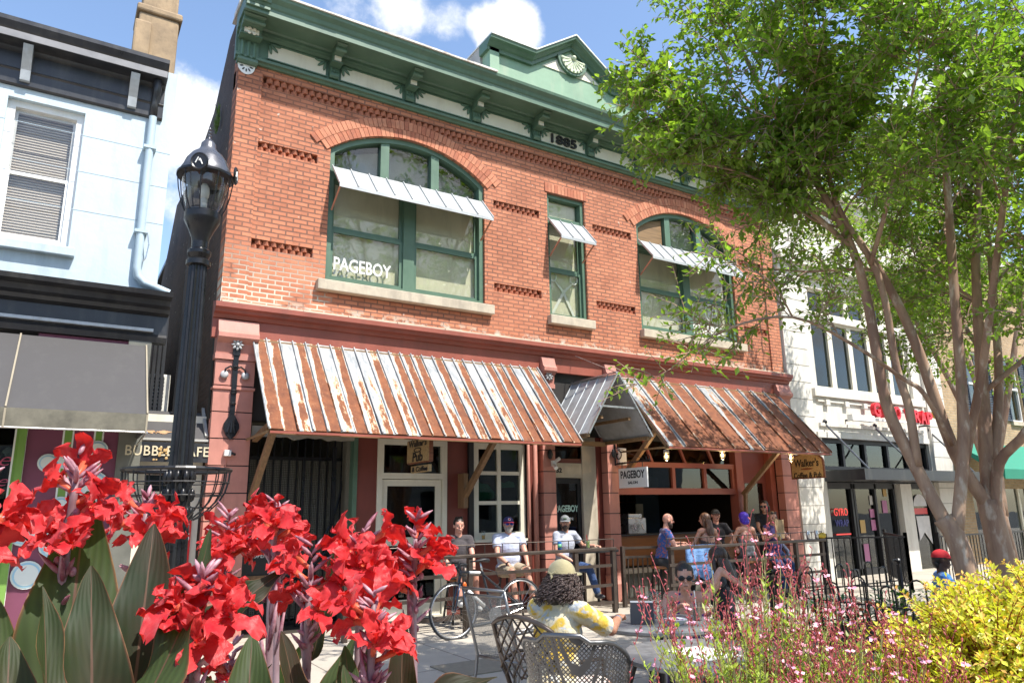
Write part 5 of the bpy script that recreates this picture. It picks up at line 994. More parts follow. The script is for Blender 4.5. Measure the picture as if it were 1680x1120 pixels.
m_ = MB(); m_.lathe([(.085, -.003), (.095, -.003), (.095, .003), (.085, .003)], bbk+Vector((0, -.06, 0)), 24, axis=(0, 1, 0)); m_.bar(bbk+Vector((0, -.07, 0)), bbk+Vector((.11, -.07, -.13)), .02); m_.bar(bbk+Vector((0, .07, 0)), bbk+Vector((-.11, .07, .13)), .02)
for z in (.09, -.06): m_.tube([bbk+Vector((0, -.06, z)), V_(.99, r+z*.4, -.06)], .004, 5)
m_.box(bbk.x+.07, bbk.x+.16, bbk.y-.14, bbk.y-.07, bbk.z-.15, bbk.z-.13); m_.box(bbk.x-.16, bbk.x-.07, bbk.y+.07, bbk.y+.14, bbk.z+.12, bbk.z+.14); m_.build('crankset', ALU, bk)
m_ = MB(); p_ = headl.lerp(bbk, .12); m_.ball(p_+Vector((-.0, -.04, .01)), (.03, .02, .045), 10); m_.build('reflector', paint('orange_plastic', (.8, .15, .02), .3), bk, smooth=True)
m_ = MB(); m_.tube([V_(.15, .85), V_(.13, .92), V_(.05, .95), V_(-.02, .9)], .004, 5); m_.tube([V_(.5, .50), V_(.62, .60), V_(.72, .5)], .005, 5); m_.tube([V_(.4, .86), V_(.62, .8), V_(.68, .66), V_(.6, .6)], .005, 5); m_.build('cable', TXTB, bk)
m_ = MB(); m_.tube([(4.86, -1.60, 0), (4.86, -1.60, .78), (4.86, -1.60, .86)], .03, 12); tag(m_.build('rack_post', BRON, smooth=True), 'short bronze bicycle post rising behind the front wheel of the bicycle', 'post')
m_ = MB(); m_.box(3.62, 4.45, -3.75, -3.12, 0, .012); tag(m_.build('utility_cover', paint('cover_concrete', (.24, .21, .16), .9, .15, 20, .6)), 'flat brown utility cover set in the pavement left of the sling chair', 'cover')
# ================================================================ tables and chairs
TT = paint('table_grey', (.21, .215, .22), .45, .25, 14, .3, metal=.2)
def round_table(x, y, r, h, lab):
    t = thing('round_table', (x, y, 0), lab, 'table'); m_ = MB(); m_.lathe([(0, h-.035), (r-.01, h-.035), (r, h-.025), (r, h-.006), (r-.012, h), (0, h)], (x, y, 0), 48); m_.build('tabletop', TT, t, smooth=30)
    m_ = MB(); m_.tube([(x, y, .1), (x, y, h-.035)], .035, 10); m_.build('stem', IRON, t)
    for k in range(4): a = .5+k*PI/2; m_ = MB(); m_.tube([(x+.03*math.cos(a), y+.03*math.sin(a), .55), (x+.2*math.cos(a), y+.2*math.sin(a), .42), (x+.28*math.cos(a), y+.28*math.sin(a), .2), (x+.38*math.cos(a), y+.38*math.sin(a), .01)], .018, 8); m_.build('leg', IRON, t, smooth=True)
    return t
T1 = (4.12, -6.12); T2 = (3.50, -7.22)
round_table(*T1, .50, .74, 'grey round cafe table holding the tablet and the water glass'); round_table(*T2, .52, .74, 'grey round cafe table nearest the camera with a white paper on it')
m_ = MB(); m_.prism([(3.30, -7.40), (3.58, -7.42), (3.62, -7.05), (3.33, -7.02)], .743, .746, 'xy'); o_ = fixn(m_.build('paper_sheet', WHITE)); tag(o_, 'white paper lying on the nearest round table', 'paper')
tumbler(3.98, -6.35, .74, 'tall water glass on the far round table beside the tablet', WAT, None, .036, .15, .5)
tumbler(4.42, -6.25, .74, 'iced drink glass with a straw in front of the woman in sunglasses', paint('iced_coffee', (.35, .24, .15), .3), TXTW, .04, .14, .7)
pt = thing('glass_pitcher', (4.25, -5.95, .74), 'clear glass pitcher in the middle of the far round table', 'pitcher'); m_ = MB(); m_.lathe([(.05, 0), (.06, .03), (.062, .13), (.055, .19), (.06, .2), (.05, .19), (.056, .13), (.052, .03), (.0, .008)], (4.25, -5.95, .74), 22); m_.build('glass_wall', GL_CUP, pt, smooth=40); m_ = MB(); m_.tube([(4.19, -5.95, .91), (4.14, -5.95, .9), (4.13, -5.95, .83), (4.19, -5.95, .78)], .008, 6); m_.build('handle', GL_CUP, pt, smooth=True)
tbx = thing('food_tray', (4.15, -6.28, .74), 'small white plastic tray of food on the far round table', 'tray'); m_ = MB(); m_.lathe([(.06, 0), (.09, .035), (.085, .037), (.056, .006), (0, .006)], (4.15, -6.28, .742), 22); m_.build('tray', TXTW, tbx, smooth=40)
m_ = MB(); rnd = random.Random(4); [m_.ball((4.15+rnd.uniform(-.05, .05), -6.28+rnd.uniform(-.05, .05), .765), rnd.uniform(.01, .02), 7) for i in range(12)]; m_.build('food', paint('mixed_food', (.4, .2, .3), .6, .8, 60), tbx, smooth=True)
# tablet
tbt = thing('tablet', (3.93, -6.18, .74), 'black tablet in its stand on the round table in front of the man', 'tablet'); m_ = MB(); a0, a1 = Vector((3.86, -6.10, .745)), Vector((3.99, -6.22, .745)); up_ = Vector((-.0, .05, .185)); up_ = Vector((.045, .045, .155))
m_.add([a0, a1, a1+up_, a0+up_, a0+Vector((.008, .008, 0)), a1+Vector((.008, .008, 0)), a1+up_+Vector((.008, .008, 0)), a0+up_+Vector((.008, .008, 0))], [(0, 1, 2, 3), (7, 6, 5, 4), (0, 4, 5, 1), (1, 5, 6, 2), (2, 6, 7, 3), (3, 7, 4, 0)]); fixn(m_.build('case', TXTB, tbt)); m_ = MB(); m_.bar(a0+up_, a1+up_, .006, .012); m_.build('edge', TXTW, tbt); m_ = MB(); m_.bar(a1+up_*.7, a1+Vector((.06, .06, 0)), .008); m_.bar(a0+up_*.7, a0+Vector((.06, .06, 0)), .008); m_.build('stand', ALU, tbt)
# sling chair (faces left-front)
def place(verts, x, y, rz): c, s = math.cos(rz), math.sin(rz); return [(x+v[0]*c-v[1]*s, y+v[0]*s+v[1]*c, v[2]) for v in verts]
class CB(MB):
    def at(s, x, y, rz): s.v = [(*Vector((x+v[0]*math.cos(rz)-v[1]*math.sin(rz), y+v[0]*math.sin(rz)+v[1]*math.cos(rz))), v[2]) for v in map(tuple, s.v)]; return s
SL = M('sling_mesh'); _w = SL.new('ShaderNodeTexVoronoi'); _w.inputs['Scale'].default_value = 160; SL.link(SL.tc.outputs['Object'], _w.inputs[0]); SL.set('Base Color', (.20, .205, .205, 1)); SL.set('Alpha', SL.ramp(_w.outputs[0], .25, .4, .9, .55)); SL.set('Roughness', .7)
def sling_chair(x, y, rz, lab):       # local: front is +y
    t = thing('sling_chair', (x, y, 0), lab, 'chair')
    for s_ in (-.25, .25):
        m_ = CB(); m_.tube([(s_, -.30, 0), (s_, -.22, .30), (s_, -.20, .44), (s_, -.27, .68), (s_, -.36, .98)], .013, 8); m_.at(x, y, rz).build('back_frame', GREYM, t, smooth=True)
        m_ = CB(); s2 = s_*1.16; m_.tube([(s2, .26, 0), (s2, .27, .35), (s2, .25, .52), (s2, .16, .635), (s2, .0, .665), (s2, -.24, .66), (s_, -.27, .655)], .014, 8); m_.at(x, y, rz).build('arm_and_leg', GREYM, t, smooth=True)
    m_ = CB(); m_.tube([(-.25, -.36, .98), (.25, -.36, .98)], .013, 8); m_.tube([(-.25, -.345, .93), (.25, -.345, .93)], .010, 8); m_.tube([(-.25, .24, .42), (.25, .24, .42)], .012, 8); m_.tube([(-.25, -.2, .43), (.25, -.2, .43)], .012, 8); m_.tube([(-.28, .25, .2), (.28, .25, .2)], .009, 6); m_.at(x, y, rz).build('cross_tube', GREYM, t, smooth=True)
    pr = [(-.345, .93), (-.27, .70), (-.21, .50), (-.17, .44), (-.05, .425), (.24, .43)]; m_ = CB(); vs = []; fs = []
    for i, (yy, zz) in enumerate(pr): vs += [(-.24, yy, zz), (-.08, yy+.006, zz-.012), (.08, yy+.006, zz-.012), (.24, yy, zz)]
    for i in range(len(pr)-1): fs += [(i*4+k, i*4+k+1, i*4+k+5, i*4+k+4) for k in range(3)]
    m_.add(vs, fs); m_.at(x, y, rz).build('sling', SL.m, t, smooth=True); m_ = CB(); m_.box(-.24, .24, -.16, .25, .405, .425); m_.at(x, y, rz).build('seat', paint('seat_grey', (.16, .165, .18), .5), t); return t
sling_chair(3.42, -5.15, math.radians(-78), 'empty grey sling chair with mesh back in front of the bicycle')
# lattice chair under the man in the yellow shirt
def arch_back(w, h0, h1, y0, y1, n=14): return [(w*math.cos(t), y0+(y1-y0)*math.sin(t), h0+(h1-h0)*math.sin(t)) for t in [PI-PI*i/n for i in range(n+1)]]
def chair_base(t, x, y, rz, mat, r=.25):
    m_ = CB(); m_.lathe([(0, .42), (r, .42), (r+.01, .43), (r, .445), (0, .44)], (0, 0, 0), 28); m_.at(x, y, rz).build('seat', mat, t, smooth=40)
    for k in range(4): a = PI/4+k*PI/2; m_ = CB(); m_.tube([(r*.85*math.cos(a), r*.85*math.sin(a), .42), (r*.95*math.cos(a), r*.95*math.sin(a), .2), (r*1.15*math.cos(a), r*1.15*math.sin(a), 0)], .013, 8); m_.at(x, y, rz).build('leg', mat, t, smooth=True)
lc = thing('lattice_chair', (3.0, -6.33, 0), 'bronze lattice back chair under the man in the yellow shirt', 'chair'); LCX = (3.02, -6.30, math.radians(-78))
chair_base(lc, *LCX, BRON)
def bz_(x, z): return -.24-.10*(z-.44)/.5-.03*(1-(x/.27)**2)
m_ = CB(); top_ = lambda x: .93-.07*(x/.27)**2
m_.tube([(-.22, -.2, .42), (-.255, -.25, .6), (-.27, bz_(.27, .86), .86)]+[(xx, bz_(xx, top_(xx)), top_(xx)) for xx in [-.2, -.1, 0, .1, .2]]+[(.27, bz_(.27, .86), .86), (.255, -.25, .6), (.22, -.2, .42)], .016, 8)
for s_ in (-1, 1): m_.tube([(s_*.255, -.25, .62), (s_*.29, -.1, .65), (s_*.28, .15, .64), (s_*.25, .2, .43)], .013, 8)
m_.at(*LCX).build('back_frame', BRON, lc, smooth=True)
m_ = CB()
for k in range(-5, 8):
    for s_ in (-1, 1):
        pts = []
        for j in range(13):
            xx = -.25+.5*j/12; zz = .48+.095*k+s_*xx*1.15+.1
            if .50 < zz < top_(xx): pts.append((xx, bz_(xx, zz), zz))
        if len(pts) > 1: m_.tube(pts, .009, 6, flat=.6)
m_.at(*LCX).build('lattice', BRON, lc)
# wire mesh barrel chair nearest
mc = thing('mesh_chair', (2.78, -6.86, 0), 'dark wire mesh barrel chair nearest the camera', 'chair'); MCX = (2.78, -6.86, math.radians(-52)); chair_base(mc, *MCX, GREYM)
def barrel(a, z): rr = .26+.05*(z-.44)/.45; return (rr*math.sin(a)*1.05, -rr*math.cos(a)*1.05, z)
m_ = CB(); A_ = math.radians(112)
def rimz(a): f = abs(a)/A_; return .88-.02*f-.20*max(0, f-.45)**1.2*2.0+(.035 if f < .18 else 0)
rim = [barrel(A_*(i/24*2-1), rimz(A_*(i/24*2-1))) for i in range(25)]; m_.tube([(*barrel(-A_, .44)[:2], .43)]+rim+[(*barrel(A_, .44)[:2], .43)], .014, 8); m_.at(*MCX).build('rim', GREYM, mc, smooth=True)
MM = M('expanded_metal'); _w = MM.new('ShaderNodeTexVoronoi', feature='DISTANCE_TO_EDGE'); _w.inputs['Scale'].default_value = 55; _w.inputs['Randomness'].default_value = 0; _mp = MM.new('ShaderNodeMapping'); _mp.inputs['Rotation'].default_value = (.5, .6, .78); MM.link(MM.tc.outputs['Object'], _mp.inputs[0]); MM.link(_mp.outputs[0], _w.inputs[0]); MM.set('Base Color', (.11, .105, .105, 1)); MM.set('Metallic', .5); MM.set('Alpha', MM.ramp(_w.outputs[0], .20, .16)); MM.set('Roughness', .35)
m_ = CB(); vs, fs = [], []
for i in range(25):
    a = A_*(i/24*2-1)
    for j in range(7): vs.append(barrel(a, .44+(rimz(a)-.44)*j/6))
for i in range(24):
    for j in range(6): fs.append((i*7+j, i*7+j+1, (i+1)*7+j+1, (i+1)*7+j))
m_.add(vs, fs); m_.at(*MCX).build('mesh_back', MM.m, mc, smooth=True)
# ================================================================ tree planter with hooped fence
pl_ = [(6.25, -5.35), (8.7, -5.35), (8.7, -8.2), (6.25, -8.2)]; CPL = paint('planter_concrete', (.22, .21, .19), .85, .25, 3, .4)
m_ = MB(); m_.prism(pl_, 0, .32, 'xy'); o_ = fixn(m_.build('tree_planter', CPL)); tag(o_, 'low grey concrete planter round the two crepe myrtle trunks', 'planter')
m_ = MB(); m_.prism([(6.4, -5.5), (8.55, -5.5), (8.55, -8.05), (6.4, -8.05)], .32, .36, 'xy'); o_ = fixn(m_.build('planter_soil', paint('mulch', (.10, .065, .04), .95, .4, 20, .9))); o_['kind'] = 'structure'
def hoop_fence(a, b, lab, z0=.33, h=.56):
    a, b = Vector((*a, z0)), Vector((*b, z0)); L_ = (b-a).length; n = round(L_/.135); f = thing('hoop_fence', a, lab, 'fence', 'hooped fences of the tree planter'); d = (b-a)/n
    for i in range(n):
        p = a+d*i; q = a+d*(i+1)
        if i % 2 == 0:
            m_ = MB(); tz = h+(.07 if i % 4 == 0 else .0); mid = (p+q)/2; m_.tube([p, p+Vector((0, 0, tz-.05))]+[mid+(p-mid)*math.cos(t)+Vector((0, 0, tz-.05+.06*math.sin(t))) for t in (.5, 1.0, PI/2, 2.1, 2.6)]+[q+Vector((0, 0, tz-.05)), q], .008, 6); m_.build('hoop', IRON, f)
        else: m_ = MB(); mid = (p+q)/2; m_.bar(mid, mid+Vector((0, 0, h-.13)), .013); m_.build('picket', IRON, f)
    for z in (h-.16, .08): m_ = MB(); m_.bar(a+Vector((0, 0, z)), b+Vector((0, 0, z)), .018, .012); m_.build('rail', IRON, f)
    for p in (a, b): m_ = MB(); m_.bar(p, p+Vector((0, 0, h+.02)), .04); m_.ball(p+Vector((0, 0, h+.06)), .035, 10); m_.build('post', IRON, f)
hoop_fence((6.33, -5.42), (8.62, -5.42), 'black hooped iron fence along the far side of the tree planter'); hoop_fence((6.33, -8.1), (6.33, -5.50), 'black hooped iron fence along the near left side of the tree planter')
# taller picket railing outside the white building
def picket(a, b, lab):
    a, b = Vector((*a, 0)), Vector((*b, 0)); f = thing('picket_railing', a, lab, 'railing', 'black railings outside the white building'); n = round((b-a).length/.12)
    m_ = MB(); m_.bar(a+Vector((0, 0, 1.0)), b+Vector((0, 0, 1.0)), .05, .03); m_.bar(a+Vector((0, 0, .12)), b+Vector((0, 0, .12)), .03, .02); m_.build('rail', IRON, f)
    m_ = MB(); [m_.bar(a.lerp(b, i/n)+Vector((0, 0, .12)), a.lerp(b, i/n)+Vector((0, 0, 1.0)), .014) for i in range(n+1)]; m_.build('pickets', IRON, f)
    for p in (a, b): m_ = MB(); m_.bar(p, p+Vector((0, 0, 1.08)), .05); m_.build('post', IRON, f)
picket((12.6, -1.65), (13.9, -2.45), 'black picket railing running from the brown awning end to the white building'); picket((14.3, -2.85), (18.4, -2.75), 'black picket railing behind the two tree trunks'); picket((13.9, -2.45), (15.6, -1.0), 'black picket railing turned in toward the white building door')
# ================================================================ people
def skinmat(name, c):
    m = M(name); n = m.noise(14, 5, .6); m.set('Base Color', m.mix(m.ramp(n, .35, .65), [c[0]*.88, c[1]*.78, c[2]*.74], [min(1, c[0]*1.08), c[1]*1.02, c[2]])); m.set('Roughness', .48)
    m.b.inputs['Subsurface Weight'].default_value = .12; m.b.inputs['Subsurface Radius'].default_value = (.02, .008, .004); m.b.inputs['Subsurface Scale'].default_value = 1; m.bump(m.noise(90, 3), .15, .002); return m.m
def cloth(name, c, c2=None, sc=6, thr=(.5, .54), b=.5):
    m = M(name); n = m.noise(sc, 3, .6); col = m.mix(m.ramp(n, *thr), c, c2) if c2 else m.mix(m.ramp(n, .3, .7), [x*.85 for x in c], [min(1, x*1.12) for x in c])
    m.set('Base Color', col); m.set('Roughness', .9); m.b.inputs['Sheen Weight'].default_value = .2
    w = m.noise(9, 3, .55, stretch=(1.2, 1.2, 2.2)); m.bump(m.math('ADD', w, m.math('MULTIPLY', m.noise(160, 2), .06)), b, .03); return m.m
SK1 = skinmat('fair_skin', (.60, .34, .25)); SK2 = skinmat('tanned_skin', (.40, .21, .135)); SK3 = skinmat('dark_skin', (.08, .04, .028)); SK4 = skinmat('pink_skin', (.62, .33, .25))
def hairmat(name, c, sp=.4):
    m = M(name); n = m.noise(60, 4, .6, stretch=(1, 1, .3)); m.set('Base Color', m.mix(m.ramp(n, .3, .7), [x*.5 for x in c], [min(1, x*1.6) for x in c])); m.set('Roughness', .42); m.bump(n, .8, .01); return m.m
H_BLK = hairmat('black_hair', (.018, .014, .012)); H_BRN = hairmat('brown_hair', (.12, .06, .035)); H_GRY = hairmat('grey_beard', (.36, .32, .28)); H_DB = hairmat('dark_brown_hair', (.045, .026, .018)); H_BLUE = hairmat('violet_blue_hair', (.07, .03, .48)); H_FAIR = hairmat('fair_brown_hair', (.20, .12, .07))
SHOE = paint('shoe_dark', (.05, .05, .055), .6, .2, 8); SHOEW = paint('shoe_white', (.6, .6, .58), .6, .1, 8); LENS = paint('sunglass_lens', (.012, .012, .016), .08, .1); LENSB = paint('blue_mirror_lens', (.03, .08, .45), .08, .1, metal=.5); EYEW = paint('eye_dark', (.03, .02, .018), .3, .1)
def ik(a, t, l1, l2, pole):
    d = t-a; L_ = d.length
    if L_ > (l1+l2)*.995: t = a+d*((l1+l2)*.995/L_); d = t-a; L_ = d.length
    x = (l1*l1-l2*l2+L_*L_)/(2*L_); h = math.sqrt(max(0, l1*l1-x*x)); u = d.normalized(); p = (pole-u*pole.dot(u)).normalized()
    return a+u*x+p*h, t
def person(loc, hip, yaw, label, skin, shirt, pants, shoe=SHOE, lean=0., roll=0., head=(0, 0), hands=None, feet=None, hair=None, hmat=H_DB, cap=None, capb=None, beard=None, specs=None, build=1.0, sleeves=.55, shorts=False, tank=False, vox=.0085, grp=None, cat='person', halter=False, curl=.9, lower=True, female=False, neckl=.0):
    """hip = height of the hip joints; yaw: direction faced, 0 = towards -Y, positive turns to +X. head = (turn, nod) relative to the body"""
    x, y = loc; root = thing('person', (x, y, 0), label, cat, grp)
    f = Vector((math.sin(yaw), -math.cos(yaw), 0)); r = Vector((-math.cos(yaw), -math.sin(yaw), 0)); up = Vector((0, 0, 1))   # r: the person's right
    P = Vector((x, y, hip)); su = (up*math.cos(lean)+f*math.sin(lean)+r*roll).normalized(); sf = (f-su*f.dot(su)).normalized(); sr = su.cross(sf)*-1
    if sr.dot(r) < 0: sr = -sr
    B = build; N_ = P+su*.53; ch = P+su*.34+sf*.01
    ht, hn = head; hf = (Quaternion(up, ht) @ f); hu = (up*math.cos(hn)+hf*-math.sin(-hn)).normalized(); hu = (up*math.cos(hn)+hf*math.sin(hn)).normalized(); hf = (hf-hu*hf.dot(hu)).normalized(); hr = hf.cross(hu)
    hc = N_+su*.075+hu*.085+hf*.02
    qh = Matrix((hr, hf, hu)).transposed().to_quaternion(); qs = Matrix((sr, sf, su)).transposed().to_quaternion()
    sw = .175*(.92 if female else 1)*(.5+.5*B); SH = {1: N_+sr*sw-su*.045, -1: N_-sr*sw-su*.045}; HP = {1: P+r*.095, -1: P-r*.095}
    hands = hands or {1: (.24, .3, .12), -1: (-.24, .3, .12)}; feet = feet or {1: (.13, .42, .03), -1: (-.13, .42, .03)}
    loc3 = lambda v, base: base+r*v[0]+f*v[1]+up*v[2]
    EL, WR, KN, AN = {}, {}, {}, {}
    for s_ in (1, -1):
        EL[s_], WR[s_] = ik(SH[s_], loc3(hands[s_], P), .285, .255, (r*s_*.7-f*.25-up*.7) if len(hands[s_]) < 4 else loc3(hands[s_][3], Vector((0, 0, 0))))
        g = Vector((x, y, 0)); KN[s_], AN[s_] = ik(HP[s_], loc3(feet[s_], g)+up*.07, .42, .41, f*.9+up*.5)
    b = MB()      # ------- the body, one continuous skin
    b.ball(hc+hu*.025, (.074, .092, .092), 20, qh); b.ball(hc-hu*.05+hf*.022, (.056, .062, .062), 16, qh); b.ball(hc-hu*.085+hf*.055, (.027, .024, .022), 10, qh)
    b.cone(hc+hf*.088+hu*.008, hc+hf*.112-hu*.022, .009, .014, 8); b.ball(hc+hf*.082-hu*.058, (.024, .012, .012), 10, qh); b.ball(hc+hf*.076+hu*.024, (.052, .016, .012), 10, qh)
    for s_ in (1, -1): b.ball(hc+hr*s_*.077-hf*.005-hu*.005, (.010, .020, .032), 10, qh); b.ball(hc+hr*s_*.04+hf*.062-hu*.03, (.022, .02, .02), 8, qh)
    b.cone(N_-su*.03, hc-hu*.05-hf*.012, .054*(.9 if female else 1.05), .050*(.88 if female else 1.05), 14)
    b.ball(P+su*.02, (.155*B, .115*B, .12), 16, qs); b.ball(P+su*.17+sf*.01*B, (.135*B, .10*B, .13), 16, qs); b.ball(ch, (.155*(.92 if female else 1)*(.6+.4*B), .105*B, .16), 16, qs); b.cone(SH[1]-sr*.03+su*.01, SH[-1]+sr*.03+su*.01, .055, .055, 12)
    if female: [b.ball(ch+sr*s_*.075+sf*.075-su*.01, (.062, .05, .06), 12, qs) for s_ in (1, -1)]
    ab = .9+.1*B if not female else .82
    for s_ in (1, -1):
        b.ball(SH[s_]+sr*s_*.0, (.06*ab,)*3, 12); b.cone(SH[s_], EL[s_], .052*ab, .040*ab, 12); b.cone(EL[s_], WR[s_], .040*ab, .026*ab, 12)
        fa = (WR[s_]-EL[s_]).normalized(); side = fa.cross(up); side = side.normalized() if side.length > .1 else r; pn = side.cross(fa)    # palm normal up/down
        hc_ = WR[s_]+fa*.048; q = Matrix((side, fa, pn)).transposed().to_quaternion(); b.ball(hc_, (.037, .052, .016), 12, q)
        for k in range(4):
            o = (k-1.5)*.0185; ln = (.062, .072, .068, .054)[k]; k0 = WR[s_]+fa*(.088-.004*abs(k-1.5))+side*o; a1 = (fa*math.cos(curl*.5)-pn*math.sin(curl*.5)); a2 = (fa*math.cos(curl*1.3)-pn*math.sin(curl*1.3)); k1 = k0+a1*ln*.5; b.cone(k0, k1, .0092, .0085, 8); b.cone(k1, k1+a2*ln*.5, .0085, .0075, 8)
        td = (side*(-s_)*.75+fa*.6-pn*.25).normalized(); t0 = WR[s_]+fa*.03+side*(-s_)*.025; b.cone(t0, t0+td*.035, .012, .010, 8); b.cone(t0+td*.035, t0+td*.035+(fa*.9-pn*.4).normalized()*.028, .010, .008, 8)
        if lower:
            b.cone(HP[s_], KN[s_], .082*B, .056, 14); b.cone(KN[s_], AN[s_], .055, .036, 14); b.ball(KN[s_].lerp(AN[s_], .3)-f*.018, (.05, .05, .09), 12)
            b.cone(AN[s_]-up*.03, AN[s_]+f*.13-up*.045, .036, .026, 10)
    body = remesh(fixn(b.build('body', skin, root)), vox, 2); body.data.materials.clear(); body.data.materials.append(skin)
    # ------- clothes
    if shirt:
        c = MB(); kB = B
        c.ball(P+su*.04, (.165*kB, .126*kB, .10), 18, qs); c.ball(P+su*.16+sf*.012*kB, (.152*kB, .118*kB, .14), 18, qs)
        if halter: c.ball(ch-su*.035+sf*.012, (.150*(.6+.4*B), .112*B, .13), 18, qs); [c.ball(ch+sr*s_*.07+sf*.075-su*.01, (.068, .056, .066), 12, qs) for s_ in (1, -1)]; [c.cone(ch+sr*s_*.08+sf*.09, N_+sr*s_*.05+sf*.02+su*.015, .016, .012, 8) for s_ in (1, -1)]
        else:
            c.ball(ch, (.170*(.92 if female else 1)*(.6+.4*B), .120*B, .172), 18, qs); c.cone(SH[1]-sr*.02+su*.008, SH[-1]+sr*.02+su*.008, .064, .064, 14)
            if female: [c.ball(ch+sr*s_*.075+sf*.08-su*.01, (.066, .052, .064), 12, qs) for s_ in (1, -1)]
            if not tank:
                for s_ in (1, -1): e = SH[s_].lerp(EL[s_], sleeves); c.ball(SH[s_]+su*.004, (.068,)*3, 12); c.cone(SH[s_], e, .066, .062*ab+.003, 14, rounded=False)
        sh = remesh(fixn(c.build('shirt', shirt, root)), vox*1.1, 3); sh.data.materials.clear(); sh.data.materials.append(shirt)
    if pants and lower:
        c = MB(); c.ball(P+su*.0, (.168*B, .132*B, .125), 18, qs)
        for s_ in (1, -1):
            k1 = HP[s_].lerp(KN[s_], .93) if shorts else KN[s_]; c.cone(HP[s_], k1, .094*B, .080 if shorts else .070, 14, rounded=not shorts)
            if not shorts: c.cone(KN[s_], KN[s_].lerp(AN[s_], .93), .069, .056, 14)
        pp = remesh(fixn(c.build('shorts' if shorts else 'trousers', pants, root)), vox*1.1, 3); pp.data.materials.clear(); pp.data.materials.append(pants)
    if lower and shoe:
        for s_ in (1, -1):
            c = MB(); c.ball(AN[s_]-up*.045+f*.05, (.045, .12, .04), 14, Matrix((r, f, up)).transposed().to_quaternion()); c.cone(AN[s_]-up*.04, AN[s_]-up*.0, .045, .045, 12); o = remesh(fixn(c.build('shoe', shoe, root)), .009, 1); o.data.materials.clear(); o.data.materials.append(shoe)
    # ------- head details
    e = MB()
    for s_ in (1, -1): e.ball(hc+hr*s_*.031+hf*.081+hu*.006, (.012, .006, .0065), 10, qh); e.ball(hc+hr*s_*.032+hf*.088+hu*.026, (.017, .004, .0035), 8, qh)
    e.ball(hc+hf*.094-hu*.058, (.020, .003, .003), 8, qh); e.build('face_features', EYEW, root)
    if specs:
        c = MB()
        for s_ in (1, -1): c.ball(hc+hr*s_*.034+hf*.098+hu*.005, (.029, .005, .021), 14, qh); c.bar(hc+hr*s_*.062+hf*.092+hu*.012, hc+hr*s_*.082-hf*.01+hu*.012, .005, .008)
        c.bar(hc+hr*.012+hf*.101+hu*.011, hc-hr*.012+hf*.101+hu*.011, .005); c.build('sunglasses', specs, root, smooth=30)
    if beard:
        c = MB(); c.ball(hc-hu*.074+hf*.034, (.061, .064, .048), 16, qh); c.ball(hc-hu*.10+hf*.06, (.038, .036, .040), 12, qh); [c.ball(hc+hr*s_*.062-hu*.035+hf*.01, (.014, .03, .045), 10, qh) for s_ in (1, -1)]; c.ball(hc-hu*.042+hf*.086, (.030, .010, .008), 10, qh)
        o = remesh(fixn(c.build('beard', beard, root)), .007, 1); o.data.materials.clear(); o.data.materials.append(beard)
    if hair and hair != 'bald':
        c = MB(); c.ball(*((hc+hu*.01-hf*.014, (.080, .094, .075)) if cap else (hc+hu*.038-hf*.012, (.083, .098, .088))), 20, qh)
        vs = [Vector(v) for v in c.v]; keep = []
        for fc in c.f:
            m_ = sum((vs[i] for i in fc), Vector())/len(fc)-hc; a_, b_ = m_.dot(hf), m_.dot(hu)
            if not (a_ > .035 and b_ < .065) and not (a_ > -.035 and b_ < .0): keep.append(fc)
        c.f = keep; c.mi = [0]*len(keep); rnd = random.Random(int(x*100))
        if hair == 'short':
            for k in range(26): a_ = rnd.uniform(0, 6.28); p = hc+hu*(.105+.01*rnd.random())+hf*math.cos(a_)*.05*rnd.random()+hr*math.sin(a_)*.05; c.cone(p, p+hu*.022+hf*.012, .013, .004, 6)
        elif hair == 'long': c.ball(hc-hf*.055-hu*.03, (.075, .045, .10), 14, qh); c.ball(N_-sf*.085-su*.03, (.085, .035, .12), 14, qs); c.cone(hc-hf*.06-hu*.05, N_-sf*.10-su*.10, .07, .06, 12); [c.cone(hc+hr*s_*.07+hu*.02, hc+hr*s_*.075-hf*.01-hu*.14, .024, .02, 8) for s_ in (1, -1)]
        elif hair == 'bob': c.ball(hc-hf*.02-hu*.01, (.093, .085, .098), 16, qh); c.ball(hc-hf*.045-hu*.06, (.085, .06, .055), 14, qh)
        elif hair == 'bun': c.ball(hc+hu*.075-hf*.09, (.05, .05, .05), 14, qh); c.ball(hc-hf*.04+hu*.01, (.078, .07, .085), 14, qh)
        elif hair == 'wavy': [c.ball(hc+hr*s_*.075-hf*.01-hu*(.02+.045*k), (.035, .045, .04), 10, qh) for s_ in (1, -1) for k in range(4)]; c.ball(hc-hf*.055-hu*.06, (.07, .05, .11), 12, qh)
        elif hair == 'nape': c.ball(hc-hf*.07-hu*.045, (.06, .035, .06), 12, qh)
        c.build('hair', hmat, root, smooth=True)
    if cap:
        c = MB(); prof = [(math.cos(t), math.sin(t)) for t in [PI/2*i/8 for i in range(9)]]; vs = []; n = 24
        for c1, s1 in prof:
            for k in range(n): a_ = 2*PI*k/n; vs.append(hc+hu*(.028+.092*s1)+hr*.085*c1*math.cos(a_)+hf*(.104*c1*math.sin(a_)-.008))
        c.add(vs, [(i*n+k, i*n+(k+1) % n, (i+1)*n+(k+1) % n, (i+1)*n+k) for i in range(8) for k in range(n)]); c.ball(hc+hu*.12-hf*.008, (.007, .007, .004), 8, qh); cp_ = c.build('cap', cap, root, smooth=True)
        c = MB(); vs = []; m = 9
